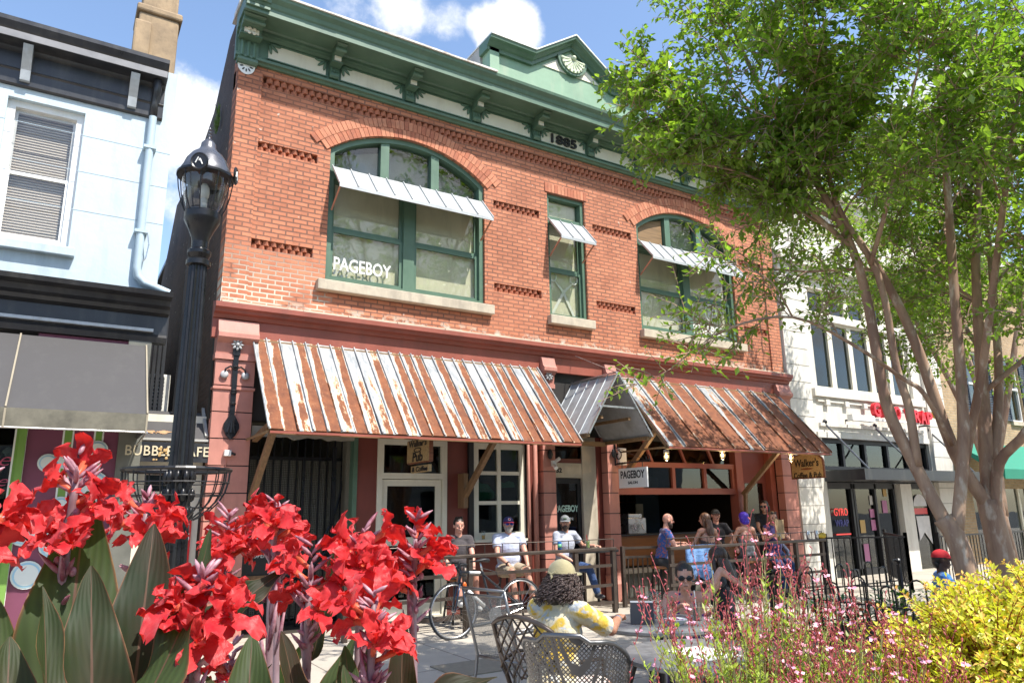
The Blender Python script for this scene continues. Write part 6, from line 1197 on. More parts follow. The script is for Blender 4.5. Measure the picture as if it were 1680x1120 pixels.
        for lay in (0, .005):
            for k in range(m):
                a_ = PI*(k/(m-1)*.86+.07); p = hr*math.cos(a_); vs.append(hc+p*.082+hf*(.098*math.sin(a_)-.01)+hu*(.034+lay)); vs.append(hc+p*.085+hf*(.098*math.sin(a_)+.075*math.sin(a_)**.6)+hu*(.028+lay-.012*abs(math.cos(a_))))
        fs = [(2*k, 2*k+2, 2*k+3, 2*k+1) for k in range(m-1)]+[(2*m+2*k+1, 2*m+2*k+3, 2*m+2*k+2, 2*m+2*k) for k in range(m-1)]+[(2*k+1, 2*k+3, 2*m+2*k+3, 2*m+2*k+1) for k in range(m-1)]
        c.add(vs, fs); c.build('cap_brim', capb or cap, cp_)
    return dict(root=root, hc=hc, hf=hf, hu=hu, hr=hr, WR=WR, EL=EL, SH=SH, N=N_, P=P, KN=KN, AN=AN, cap=cp_ if cap else None, qh=qh)
TEE_L = cloth('pale_blue_tee', (.50, .54, .70)); TEE_G = cloth('heather_grey_tee', (.40, .42, .50)); TEE_D = cloth('charcoal_tee', (.06, .05, .055)); JEAN = cloth('blue_jeans', (.03, .07, .19)); KHAKI = cloth('khaki_shorts', (.38, .30, .20)); BLKC = cloth('black_cloth', (.02, .02, .024)); FLOR = cloth('flowered_shirt', (.03, .09, .30), (.30, .10, .14), 26, (.52, .56)); NAVY = cloth('navy_cloth', (.03, .035, .10))
R_ = math.radians
person((5.30, -.56), .70, R_(-8), 'dark haired young man in a charcoal T-shirt and shorts seated behind the red flowers', SK4, TEE_D, cloth('dark_shorts', (.05, .05, .06)), SHOEW, lean=.05, head=(R_(-6), .05), hands={1: (.16, .28, .06), -1: (-.13, .34, .05)}, feet={1: (.14, .50, .30), -1: (-.15, .42, .22)}, hair='short', hmat=H_BLK, shorts=True)
pb_ = person((6.25, -.48), .70, R_(-14), 'bearded man in a navy and red cap, mirrored glasses and pale blue T-shirt', SK1, TEE_L, KHAKI, SHOE, lean=-.02, head=(R_(-6), .0), hands={1: (.10, .30, .10), -1: (-.20, .34, .06)}, feet={1: (.06, .50, .22), -1: (-.24, .50, .25)}, hair='nape', hmat=H_GRY, beard=H_GRY, cap=paint('navy_cap', (.05, .045, .16), .8), capb=paint('red_brim', (.45, .03, .06), .8), specs=LENSB, build=1.32, shorts=True)
cq = pb_; c = MB(); p = cq['hc']+cq['hu']*.075+cq['hf']*.085; c.lathe([(0, 0), (.016, 0), (.016, .003), (0, .003)], p, 14, axis=cq['hf']*.8+cq['hu']*.5); c.build('cap_badge', RED, cq['root']); c = MB(); c.lathe([(.016, 0), (.023, 0), (.023, .002), (.016, .002)], p, 16, axis=cq['hf']*.8+cq['hu']*.5); c.build('cap_badge', TXTW, cq['root'])
c = MB(); w_ = cq['WR'][1]; d_ = (cq['WR'][1]-cq['EL'][1]).normalized(); c.lathe([(.029, -.012), (.033, -.01), (.033, .01), (.029, .012)], w_-d_*.02, 16, axis=d_); c.build('watch', TXTB, cq['root'])
pg = person((7.30, -.50), .71, R_(6), 'bearded man in a grey trucker cap, grey T-shirt and blue jeans at the left rail', SK1, TEE_G, JEAN, SHOE, lean=.10, head=(R_(-42), .08), hands={1: (.12, .30, .10), -1: (-.42, .30, .30, (-.6, -.3, -.6))}, feet={1: (.20, .45, .2), -1: (-.30, .45, .22)}, hair='nape', hmat=H_DB, beard=H_DB, cap=paint('grey_cap', (.17, .18, .19), .85), build=1.15)
c = MB(); p = pg['hc']+pg['hu']*.07+pg['hf']*.092; q = pg['qh']; c.ball(p, (.034, .006, .017), 10, q); c.build('cap_patch', paint('patch_green', (.10, .14, .09), .8), pg['root'], smooth=True)
person((9.02, -.95), .72, R_(58), 'bald bearded man in a blue flowered shirt leaning on the end of the right rail', SK4, FLOR, BLKC, SHOE, lean=.22, head=(R_(8), .12), hands={1: (.15, .42, .26), -1: (-.28, .42, .28)}, hair='bald', beard=H_DB, build=1.0)
person((10.05, -1.12), .70, R_(172), 'woman with brown hair and a bare back sitting in front of the serving hatch', SK1, cloth('taupe_halter', (.10, .07, .07)), BLKC, lean=.08, head=(R_(25), .05), hair='long', hmat=H_BRN, female=True, halter=True)
person((10.78, -.62), .76, R_(-22), 'man in a black flat hat and black T-shirt facing the street behind the rail', SK4, BLKC, BLKC, lean=.02, head=(R_(-5), -.05), hair='nape', hmat=H_BLK, cap=paint('black_hat', (.02, .02, .02), .9))
person((11.0, -1.15), .70, R_(168), 'person with vivid violet blue bobbed hair seen from behind in a grey tank top', SK1, cloth('grey_tank', (.20, .20, .21)), BLKC, lean=.05, head=(R_(10), 0), hair='bob', hmat=H_BLUE, female=True, tank=True, halter=True)
person((12.48, -.42), .92, R_(-62), 'standing woman with wavy black hair, round sunglasses and a black top', SK1, BLKC, BLKC, lean=.12, head=(R_(0), .1), hands={1: (.02, .42, .12), -1: (-.2, .38, .06)}, feet={1: (.1, .02, .0), -1: (-.1, .0, .0)}, hair='wavy', hmat=H_BLK, specs=LENS, female=True)
pw = person((11.92, -1.0), .70, R_(-18), 'blonde brown haired woman with sunglasses on her head holding up a brown paper', SK1, cloth('violet_navy_top', (.06, .045, .17)), JEAN, lean=.0, head=(R_(-6), .12), hands={1: (.12, .34, .40), -1: (-.16, .34, .28)}, hair='long', hmat=H_FAIR, female=True, tank=True)
c = MB(); hc, hu, hf, hr = pw['hc'], pw['hu'], pw['hf'], pw['hr']
for s_ in (1, -1): c.ball(hc+hu*.10+hf*.06+hr*s_*.035, (.028, .012, .018), 10, pw['qh'])
c.build('sunglasses_on_head', LENS, pw['root'], smooth=True)
ppr = MB(); c_ = Vector((11.58, -1.42, 0))
ppr.prism([(c_.x-.12, 1.03), (c_.x+.13, 1.02), (c_.x+.14, 1.36), (c_.x+.05, 1.35), (c_.x-.11, 1.38)], c_.y-.012, c_.y+.002); tag(fixn(ppr.build('paper_bag', paint('kraft_paper', (.36, .25, .14), .9, .12, 5, .4))), 'flat brown kraft paper bag held up by the woman at the right rail', 'paper bag')
c = MB(); rnd = random.Random(4)                          # denim jacket over the rail
vs, fs = [], []; nx, nz = 16, 12
for j in range(nz+1):
    for i in range(nx+1):
        u = i/nx; v = j/nz; vs.append((9.32+.62*u*(1+.10*v)-.03*v, -1.35-.05*math.sin(u*19)*(.3+v)-.035*math.sin(v*3), .98-.52*v-.03*math.sin(u*9+1)*v-(.06 if .35 < u < .65 else 0)*v))
c.add(vs, [(j*(nx+1)+i, j*(nx+1)+i+1, (j+1)*(nx+1)+i+1, (j+1)*(nx+1)+i) for j in range(nz) for i in range(nx)]); c.v += [(a, b+.03, d) for a, b, d in vs]; k = len(vs); c.uv += [(0, 0)]*k
c.f += [(k+j*(nx+1)+i, k+(j+1)*(nx+1)+i, k+(j+1)*(nx+1)+i+1, k+j*(nx+1)+i+1) for j in range(nz) for i in range(nx)]; c.mi += [0]*(nz*nx)
for s_, x_ in ((-1, 9.32), (1, 10.0)): c.tube([(x_, -1.33, .92), (x_+s_*.05, -1.37, .75), (x_+s_*.05, -1.39, .55), (x_+s_*.02, -1.38, .42)], [.06, .055, .05, .045], 10)
tag(c.build('denim_jacket', cloth('pale_denim', (.13, .26, .52), None, 9, b=.9), smooth=True), 'pale blue denim jacket hung over the chair back of the bare backed woman', 'jacket')
c = MB(); c.tube([(12.28, -.85, .95), (12.36, -.95, .75), (12.40, -.95, .45), (12.44, -.92, .2)], [.07, .1, .11, .05], 12, flat=.4); tag(c.build('hanging_cloth', cloth('pale_blue_cloth', (.28, .33, .48), b=.8), smooth=True), 'pale blue cloth hanging at the right end of the bar rail', 'cloth')
# woman with sunglasses at the round table and her friend with the cigarette
person((5.08, -5.52), .40, R_(-52), 'smiling woman with a black bun and sunglasses at the round table, one arm raised', SK1, cloth('purple_strap_top', (.10, .02, .22)), cloth('purple_skirt', (.07, .03, .12)), lean=.52, head=(R_(12), .10), hands={1: (.06, .52, .36), -1: (-.50, .10, .50, (-.7, -.4, .9))}, hair='bun', hmat=H_BLK, specs=LENS, female=True, halter=True, vox=.0075)
pf_ = person((5.66, -5.42), .42, R_(-150), 'dark haired woman turned away at the round table holding a cigarette', SK1, BLKC, BLKC, lean=.05, head=(R_(-20), .1), hands={1: (.30, .30, .10), -1: (-.42, .26, .12, (-.7, -.1, .1))}, hair='long', hmat=H_DB, female=True, tank=True, vox=.0075)
w_ = pf_['WR'][-1]+(pf_['WR'][-1]-pf_['EL'][-1]).normalized()*.12; c = MB(); c.tube([w_, w_+Vector((.05, -.03, -.07))], .004, 8); tag(c.build('cigarette', TXTW), 'white cigarette held by the dark haired woman at the round table', 'cigarette')
# man in the yellow shirt
YS = M('yellow_plaid_shirt'); _n1 = YS.noise(7, 3, .6); _n2 = YS.noise(9, 3, .6, stretch=(1, 1, 1.3)); _c = YS.mix(YS.ramp(_n1, .48, .55), (.60, .54, .40), (.62, .40, .045)); _c = YS.mix(YS.math('MULTIPLY', YS.ramp(_n2, .55, .60), .8), _c, (.33, .40, .50))
_ck = YS.new('ShaderNodeTexChecker'); _ck.inputs['Scale'].default_value = 22; YS.link(YS.tc.outputs['Object'], _ck.inputs[0]); _c = YS.mix(YS.math('MULTIPLY', _ck.outputs['Fac'], .18), _c, (.75, .60, .25)); YS.set('Base Color', _c); YS.set('Roughness', .85); YS.bump(YS.noise(8, 4, .6, stretch=(1.5, 1.5, 1)), .8, .03)
py = person((2.84, -6.50), .48, R_(108), 'man with long curly hair, tan cap and yellow patterned shirt at the round table', SK2, YS.m, cloth('white_pink_shorts', (.62, .55, .50), (.45, .16, .14), 18, (.6, .64)), SHOEW, lean=.20, head=(R_(-6), .05), hands={1: (.15, .58, .38), -1: (-.14, .62, .34)}, feet={1: (.16, .25, .0), -1: (-.14, .35, .0)}, hair='nape', hmat=H_DB, cap=cloth('tan_cap', (.42, .36, .20), b=.25), shorts=True, vox=.0065, build=1.12, sleeves=.85)
hc, hf, hu, hr, Nn = py['hc'], py['hf'], py['hu'], py['hr'], py['N']
c = MB(); rnd = random.Random(5); hull = MB()
for k in range(620):       # ringlets hanging behind and beside the head
    a_ = rnd.uniform(-2.2, 2.2); lv = rnd.random(); rad = .078+.045*lv+.015*rnd.random(); st = hc-hf*math.cos(a_)*rad+hr*math.sin(a_)*rad+hu*(.035-.10*lv)-Vector((0, 0, 1))*lv*.035-hf*lv*.04
    ln = rnd.uniform(.04, .085); d = (Vector((0, 0, -1))*.8-hf*.35*math.cos(a_)+hr*math.sin(a_)*.25+Vector((rnd.uniform(-.3, .3), rnd.uniform(-.3, .3), rnd.uniform(-.2, .2)))).normalized(); s1 = d.orthogonal().normalized(); s2 = d.cross(s1); ph = rnd.uniform(0, 6)
    c.tube([st+d*ln*t/9+(s1*math.cos(ph+t*1.3)+s2*math.sin(ph+t*1.3))*.010 for t in range(10)], .0042, 4, cap=False)
hull.ball(hc-hf*.055-hu*.06-Vector((0, 0, .02)), (.10, .075, .11), 14, py['qh']); hull.build('hair_mass', H_BLK, py['root'], smooth=True); c.build('curls', hairmat('curly_hair', (.065, .042, .036)), py['root'], smooth=True)
c = MB(); c.tube([hc-hf*.098+hr*.03+hu*.04, hc-hf*.106+hu*.025, hc-hf*.098-hr*.03+hu*.04], .009, 8); c.tube([hc-hf*.106+hu*.02, hc-hf*.115-hu*.03+hr*.008], [.010, .007], 8); c.build('cap_strap', MATS.get('x') or paint('tan_strap', (.5, .43, .24), .8), py['root'])
w_ = py['WR'][1]; d_ = (w_-py['EL'][1]).normalized(); c = MB(); c.lathe([(.027, -.008), (.031, -.006), (.031, .006), (.027, .008)], w_-d_*.02, 16, axis=d_); c.build('bracelet', ALU, py['root'])
person((9.14, -5.63), .26, R_(38), 'man in a red cap and blue striped shirt beyond the hooped fence', SK3, cloth('royal_blue_shirt', (.03, .16, .50), (.08, .28, .62), 30, (.5, .55)), BLKC, lean=.0, head=(R_(0), 0), hands={1: (.24, .2, .05), -1: (-.24, .2, .05)}, hair='nape', hmat=H_BLK, cap=paint('red_cap', (.55, .02, .03), .8), build=1.25)
sb_ = tag(bevel(MB().box(8.86, 9.44, -5.88, -5.36, 0, .16).build('stone_seat', paint('planter_concrete', (.22, .21, .19))), .02), 'low concrete block under the man in the red cap', 'seat')
t = thing('cafe_chair', (5.12, -5.45, 0), 'black metal chair under the woman with the black bun', 'chair'); m_ = MB(); m_.box(4.9, 5.34, -5.68, -5.25, .34, .38); m_.build('seat', IRON, t)
for x in (4.92, 5.32):
    for y in (-5.65, -5.27): MB().bar((x, y, 0), (x, y, .34), .03).build('leg', IRON, t)
for i, (x, y, l) in enumerate(((5.66, -5.45, 'black metal chair under the woman with the cigarette'),)):
    c_ = copy_tree(t); c_.location = (x, y, 0); c_['label'] = l; c_['group'] = 'black cafe chairs'
t['group'] = 'black cafe chairs'
# ================================================================ crepe myrtles
BARK = M('crepe_myrtle_bark'); _n = BARK.noise(3.2, 6, .65, stretch=(1.6, 1.6, .35)); _m = BARK.noise(9, 4, .6, stretch=(1, 1, .4))
_c = BARK.mix(BARK.ramp(_n, .40, .60), (.42, .28, .19), (.25, .15, .105)); _c = BARK.mix(BARK.ramp(_m, .56, .66), _c, (.52, .42, .33)); _c = BARK.mix(BARK.ramp(BARK.noise(1.5, 5, .7), .58, .72), _c, (.15, .16, .075)); BARK.set('Base Color', _c); BARK.set('Roughness', .75); BARK.bump(_n, .5, .02)
LF = leafmat('crepe_myrtle_leaf', (.18, .29, .045), .52, .40, .30, 1.3, .6)
LF2 = leafmat('young_leaf', (.26, .38, .07), .5, .35, .32, 2, .6)
def smooth_path(pts, rad, sub=4):
    P_ = [Vector(p) for p in pts]; out, ro = [], []
    for i in range(len(P_)-1):
        p0, p1, p2, p3 = P_[max(i-1, 0)], P_[i], P_[i+1], P_[min(i+2, len(P_)-1)]
        for k in range(sub):
            t = k/sub; out.append(.5*((2*p1)+(-p0+p2)*t+(2*p0-5*p1+4*p2-p3)*t*t+(-p0+3*p1-3*p2+p3)*t**3)); ro.append(rad[i]+(rad[i+1]-rad[i])*t)
    out.append(P_[-1]); ro.append(rad[-1]); return out, ro
class Tree:
    def __init__(s, seed): s.r = random.Random(seed); s.w = MB(); s.lf = MB(); s.n = 0
    def leaf(s, p, d, up, L_, big=False):
        d = d.normalized(); sd = d.cross(up)
        if sd.length < .05: sd = d.orthogonal()
        sd.normalize(); n = sd.cross(d); w = L_*.29; b = len(s.lf.v); dr = n*-L_*.10
        s.lf.cur = 1 if big else 0
        s.lf.add([p, p+d*L_*.45+sd*w+n*L_*.06, p+d*L_+dr, p+d*L_*.45-sd*w+n*L_*.06], [(0, 1, 2), (0, 2, 3)]); s.n += 1
    def twig(s, p, d, L_, dens=1.0, size=.055):
        q = [p]; n = 5
        for i in range(n): d = (d+Vector((s.r.uniform(-.25, .25), s.r.uniform(-.25, .25), s.r.uniform(-.22, .12)))).normalized(); q.append(q[-1]+d*L_/n)
        s.w.tube(q, [.006, .005, .004, .003, .0025, .002], 3, cap=False)
        m = int(L_/.035*dens)
        for k in range(m):
            t = (k+.6)/m*n*.999; i = int(t); pp = q[i].lerp(q[i+1], t-i); ax = (q[i+1]-q[i]).normalized(); a = s.r.uniform(0, 6.28); o = ax.orthogonal().normalized(); rd = o*math.cos(a)+ax.cross(o)*math.sin(a)
            s.leaf(pp, (rd+ax*.55+Vector((0, 0, s.r.uniform(-.35, .25)))), Vector((s.r.uniform(-.35, .35), s.r.uniform(-.35, .35), 1)), size*s.r.uniform(.75, 1.25), s.r.random() < .22)
    def branch(s, p, d, L_, r0, lvl, dens=1.0, size=.055, droop=0.):
        n = 6; q = [p]; dd = d.normalized()
        for i in range(n): dd = (dd+Vector((s.r.uniform(-.2, .2), s.r.uniform(-.2, .2), s.r.uniform(-.14, .16)-droop))).normalized(); q.append(q[-1]+dd*L_/n)
        s.w.tube(q, [r0*(1-.13*i) for i in range(n+1)], 5, cap=False)
        for i in range(1, n+1):
            for k in range((1 if s.r.random() < .9 else 0) if lvl > 1 else 2):
                ax = (q[i]-q[i-1]).normalized(); o = ax.orthogonal().normalized(); a = s.r.uniform(0, 6.28); sd = (ax*.7+(o*math.cos(a)+ax.cross(o)*math.sin(a))*.85+Vector((0, 0, .10))).normalized()
                if lvl > 1: s.branch(q[i], sd, L_*s.r.uniform(.42, .62), r0*.45, lvl-1, dens, size, droop)
                else: s.twig(q[i], sd, s.r.uniform(.22, .42), dens, size)
        s.twig(q[-1], dd, .35, dens, size)
    def limb(s, pts, rad, side=None, start=.35, step=.30, L_=(.8, 1.4), lvl=2, dens=1.0, n=10, size=.074, bias=(0, 0, .2), droop=0.):
        q, ro = smooth_path(pts, [r*.85 for r in rad]); s.w.tube(q, ro, n); tot = sum((q[i+1]-q[i]).length for i in range(len(q)-1)); acc = 0; nxt = tot*start
        if side is False: return q
        for i in range(len(q)-1):
            seg = (q[i+1]-q[i]).length
            while acc+seg > nxt:
                p = q[i].lerp(q[i+1], (nxt-acc)/seg); ax = (q[i+1]-q[i]).normalized(); o = ax.orthogonal().normalized(); a = s.r.uniform(0, 6.28); sd = (ax*.6+(o*math.cos(a)+ax.cross(o)*math.sin(a))+Vector(bias)).normalized(); s.branch(p, sd, s.r.uniform(*L_), min(.02, ro[i]*.5), lvl, dens, size, droop); nxt += step*1.12
            acc += seg
        s.branch(q[-1], (q[-1]-q[-2]), s.r.uniform(*L_), ro[-1]*.8, lvl, dens, size, droop); return q
    def build(s, loc, label, grp='crepe myrtle trees'):
        t = thing('crepe_myrtle', loc, label, 'tree', grp); fixn(s.w.build('trunk', BARK, t, smooth=True)); s.lf.build('crown', [LF, LF2], t); return t
A = Tree(3)
A.limb([(7.20, -6.98, .3), (7.11, -6.93, 1.2), (7.06, -6.84, 1.47)], [.14, .105, .10], False, n=14)
A.limb([(7.08, -6.86, 1.40), (6.98, -6.69, 1.98), (6.80, -6.60, 2.57), (6.70, -6.61, 3.53), (6.48, -6.64, 4.12), (6.11, -6.6, 4.7), (5.63, -6.44, 5.65), (5.4, -6.38, 6.2)], [.075, .068, .062, .054, .046, .036, .026, .018], start=.58, step=.36, L_=(.6, 1.1))
A.limb([(6.98, -6.72, 1.95), (6.90, -6.76, 2.5), (6.87, -6.71, 2.91), (6.68, -6.76, 3.8), (6.27, -6.67, 4.52), (5.9, -6.9, 5.2), (5.6, -7.2, 5.8)], [.05, .046, .042, .037, .03, .022, .015], start=.6, step=.36, L_=(.6, 1.1))
A.limb([(7.10, -6.92, 1.30), (7.28, -7.04, 2.3), (7.32, -7.13, 3.61), (7.28, -7.27, 5.04), (7.21, -7.38, 6.35)], [.068, .06, .05, .036, .022], start=.55, step=.36)
A.limb([(6.48, -6.64, 4.10), (6.0, -6.5, 4.50), (5.51, -6.44, 4.95), (5.1, -6.3, 5.25), (4.8, -6.2, 5.38)], [.034, .028, .02, .014, .009], start=.30, step=.26, L_=(.40, .70), droop=.01)
A.limb([(6.30, -6.62, 4.35), (5.8, -6.5, 4.55), (5.3, -6.35, 4.72), (4.9, -6.25, 4.75)], [.028, .022, .015, .009], start=.3, step=.26, L_=(.35, .6), droop=.02)
A.limb([(7.3, -6.9, 2.15), (6.85, -6.95, 2.6), (6.63, -6.89, 2.74), (5.93, -6.88, 2.99), (5.26, -6.78, 3.18), (4.61, -6.6, 3.03), (4.10, -6.46, 2.68)], [.03, .026, .024, .018, .014, .010, .006], start=.50, step=.24, L_=(.30, .45), lvl=1, dens=.8, size=.06)
A.limb([(5.26, -6.78, 3.18), (5.0, -6.8, 3.45), (4.7, -6.75, 3.55)], [.010, .007, .004], start=.3, step=.22, L_=(.25, .4), lvl=1, dens=.8, size=.06)
A.limb([(6.11, -6.6, 4.7), (5.8, -6.9, 5.3), (5.5, -7.1, 5.7), (5.3, -7.2, 5.9)], [.03, .022, .014, .01], start=.3, step=.30, L_=(.5, .8))
A.limb([(6.6, -6.75, 3.9), (6.3, -7.2, 4.4), (5.95, -7.6, 4.8), (5.7, -7.9, 5.1)], [.03, .022, .016, .01], start=.4, step=.32, L_=(.5, .8))
tA = A.build((7.15, -6.95, .33), 'crepe myrtle with the left leaning trunks, its long low branch reaching over the brown awning')
Bt = Tree(8)
Bt.limb([(7.86, -6.98, .3), (7.79, -6.95, 1.17), (7.77, -6.92, 1.63)], [.16, .125, .115], False, n=14)
Bt.limb([(7.77, -6.93, 1.55), (7.5, -6.81, 2.1), (7.23, -6.73, 3.19), (6.94, -6.62, 3.95), (6.33, -6.39, 4.91), (6.0, -6.1, 5.7)], [.08, .07, .058, .045, .032, .02], start=.55, step=.36)
Bt.limb([(7.78, -6.93, 1.60), (7.85, -6.95, 2.2), (7.92, -6.99, 2.96), (7.97, -7.11, 4.25), (7.91, -7.49, 5.81)], [.085, .078, .066, .045, .025], start=.48, step=.34)
Bt.limb([(7.80, -6.95, 1.45), (7.74, -7.09, 1.97), (7.67, -7.43, 2.28), (7.55, -7.95, 3.03), (7.3, -8.4, 4.0)], [.068, .058, .05, .04, .025], start=.6, step=.34, L_=(.6, 1.0))
Bt.limb([(7.85, -7.0, 2.0), (8.1, -7.05, 2.8), (8.4, -7.0, 3.7), (8.8, -6.9, 4.8), (9.1, -6.8, 5.8)], [.056, .05, .04, .03, .018], start=.4, step=.34)
Bt.limb([(7.6, -6.85, 2.0), (7.5, -7.2, 2.9), (7.2, -7.6, 3.8), (6.9, -8.0, 4.7), (6.7, -8.3, 5.4)], [.05, .044, .036, .026, .016], start=.55, step=.34)
Bt.limb([(7.9, -7.0, 2.7), (8.3, -7.5, 3.2), (8.6, -7.9, 3.6), (8.7, -8.3, 3.7)], [.034, .026, .018, .012], start=.35, step=.30, L_=(.5, .9), droop=.03)
Bt.limb([(7.95, -7.05, 3.0), (8.6, -6.6, 3.5), (9.2, -6.3, 3.8), (9.8, -6.0, 3.8)], [.034, .026, .018, .012], start=.35, step=.32, L_=(.5, .9), droop=.04)
Bt.limb([(7.55, -7.9, 3.0), (7.9, -8.1, 3.4), (8.1, -8.3, 3.5)], [.025, .018, .012], start=.3, step=.28, L_=(.4, .8), droop=.04)
tB = Bt.build((7.83, -6.97, .33), 'crepe myrtle with the thickest upright trunk at the far right')
Ct = Tree(15)     # a further tree of the row, its crown shading the brown awning
Ct.limb([(12.6, -4.9, 0), (12.5, -4.8, 1.8), (12.3, -4.6, 3.2), (11.9, -4.2, 4.8), (11.6, -3.8, 6.0)], [.11, .085, .06, .04, .02], start=.62, step=.45, L_=(.8, 1.3), dens=.7, size=.075)
Ct.limb([(12.55, -4.85, 1.4), (12.9, -4.7, 3.0), (13.3, -4.2, 4.6), (13.6, -3.8, 6.0), (13.7, -3.4, 7.4)], [.08, .065, .05, .035, .02], start=.6, step=.42, L_=(.9, 1.4), dens=.7, size=.075)
Ct.limb([(12.5, -4.8, 1.9), (12.7, -5.2, 3.5), (12.9, -5.5, 5.0), (13.0, -5.6, 6.6)], [.07, .055, .04, .02], start=.6, step=.45, L_=(.9, 1.3), dens=.7, size=.075)
Ct.limb([(11.9, -4.2, 4.7), (11.2, -3.9, 5.6), (10.6, -3.6, 6.3)], [.04, .025, .012], start=.3, step=.4, L_=(.7, 1.1), dens=.7, size=.075)
Ct.limb([(13.0, -4.6, 3.2), (13.8, -4.0, 4.8), (14.4, -3.3, 6.2), (14.7, -2.8, 7.6)], [.06, .045, .03, .015], start=.4, step=.34, L_=(.9, 1.3), dens=.8, size=.075)
Ct.limb([(13.3, -4.2, 4.6), (14.2, -3.4, 5.4), (14.6, -2.6, 5.9)], [.045, .03, .015], start=.4, step=.34, L_=(.8, 1.2), dens=.8, size=.075)
Ct.limb([(13.6, -3.8, 6.0), (14.6, -3.8, 7.6), (15.2, -3.8, 8.8)], [.045, .03, .015], start=.3, step=.36, L_=(.8, 1.2), dens=.8, size=.075)
tC = Ct.build((12.6, -4.9, 0), 'further crepe myrtle standing behind the two near trunks')
# trees across the plaza, only mirrored in the upper glass
Dt = Tree(31)
for k in range(5):
    a = k*1.25; Dt.limb([(9, -20, 0), (9+.5*math.cos(a), -20+.5*math.sin(a), 2.5), (9+1.6*math.cos(a), -20+1.6*math.sin(a), 6), (9+2.6*math.cos(a), -20+2.6*math.sin(a), 9)], [.2, .14, .08, .03], start=.35, step=.7, L_=(1.5, 2.2), dens=.35, size=.16)
tD = Dt.build((9, -20, 0), 'broad green tree behind the camera mirrored in the upper windows'); tE = copy_tree(tD); tE.location = (23, -20, 0); tE.rotation_euler.z = 2; tE.scale = (1.7, 1.7, 1.75); tD.location = (13.5, -20.5, 0); tD.scale = (1.7, 1.7, 1.75); tE['label'] = 'second green tree behind the camera mirrored in the shop windows'
# ================================================================ cannas
def leaf2mat():
    m = M('canna_leaf'); uv = m.tc.outputs['UV']; x, y, z = m.sep(uv)
    ax = m.math('ABSOLUTE', m.math('SUBTRACT', x, .5)); vn = m.new('ShaderNodeTexWave', wave_type='BANDS', bands_direction='X'); vn.inputs['Scale'].default_value = 1; vn.inputs['Distortion'].default_value = 1.2; vn.inputs['Detail'].default_value = 2
    m.link(m.comb(m.math('SUBTRACT', m.math('MULTIPLY', y, 2.6), m.math('MULTIPLY', ax, 2.6)), 0, 0), vn.inputs[0])
    g = m.new('ShaderNodeObjectInfo'); col = m.mix(m.ramp(m.noise(5, 4, .6), .38, .62), (.018, .030, .012), (.050, .027, .020)); col = m.mix(m.math('MULTIPLY', m.ramp(g.outputs['Random'], .35, .65), .75), col, (.055, .09, .032))
    col = m.mix(m.math('MULTIPLY', vn.outputs['Fac'], .28), col, (.022, .028, .014)); col = m.mix(m.ramp(ax, .46, .495), col, (.13, .05, .03)); col = m.mix(m.ramp(ax, .022, .010), col, (.12, .07, .05))
    col = m.mix(m.ramp(m.math('ADD', ax, m.math('MULTIPLY', m.noise(22, 4, .7), .06)), .515, .535), col, (.25, .15, .07))
    m.set('Base Color', col); m.set('Roughness', .55); m.set('Specular IOR Level', .22); m.bump(m.math('ADD', vn.outputs['Fac'], m.noise(16, 3)), .14, .003)
    tl = m.new('ShaderNodeBsdfTranslucent'); m.link(m.mix(1., col, (2.4, 2.6, .8), 'MULTIPLY'), tl.inputs[0]); ms = m.new('ShaderNodeMixShader'); ms.inputs[0].default_value = .32; m.link(m.b.outputs[0], ms.inputs[1]); m.link(tl.outputs[0], ms.inputs[2]); m.link(ms.outputs[0], m.o.inputs[0]); return m.m
CL = leaf2mat()
def petmat():
    m = M('canna_petal'); x, y, z = m.sep(m.tc.outputs['UV']); n = m.noise(30, 4, .6, stretch=(1, 1, 1)); col = m.mix(m.ramp(n, .35, .7), (.48, .012, .022), (.74, .06, .06)); col = m.mix(m.ramp(y, .22, .02), col, (.80, .25, .10)); col = m.mix(m.ramp(y, .80, 1.0, 0, .25), col, (.85, .10, .09))
    w = m.new('ShaderNodeTexWave', bands_direction='X'); w.inputs['Scale'].default_value = 9; w.inputs['Distortion'].default_value = 1.5; m.link(m.tc.outputs['UV'], w.inputs[0]); m.bump(m.math('ADD', w.outputs[0], n), .3, .003)
    m.set('Base Color', col); m.set('Roughness', .42); m.set('Specular IOR Level', .4); m.b.inputs['Sheen Weight'].default_value = .25; m.b.inputs['Sheen Roughness'].default_value = .4; m.b.inputs['Sheen Tint'].default_value = (1, .6, .65, 1); tl = m.new('ShaderNodeBsdfTranslucent'); tl.inputs[0].default_value = (.95, .03, .02, 1); ms = m.new('ShaderNodeMixShader'); ms.inputs[0].default_value = .30; m.link(m.b.outputs[0], ms.inputs[1]); m.link(tl.outputs[0], ms.inputs[2]); m.link(ms.outputs[0], m.o.inputs[0]); return m.m
PET = petmat()
STK = M('canna_stalk'); _n = STK.noise(12, 5, .6, stretch=(1, 1, .4)); STK.set('Base Color', STK.mix(STK.ramp(_n, .4, .6), (.16, .09, .10), (.34, .24, .27))); STK.set('Roughness', .5)
BUD = M('canna_bud'); _n = BUD.noise(35, 4, .6); BUD.set('Base Color', BUD.mix(BUD.ramp(_n, .4, .62), (.20, .05, .08), (.45, .26, .30))); BUD.set('Roughness', .5)
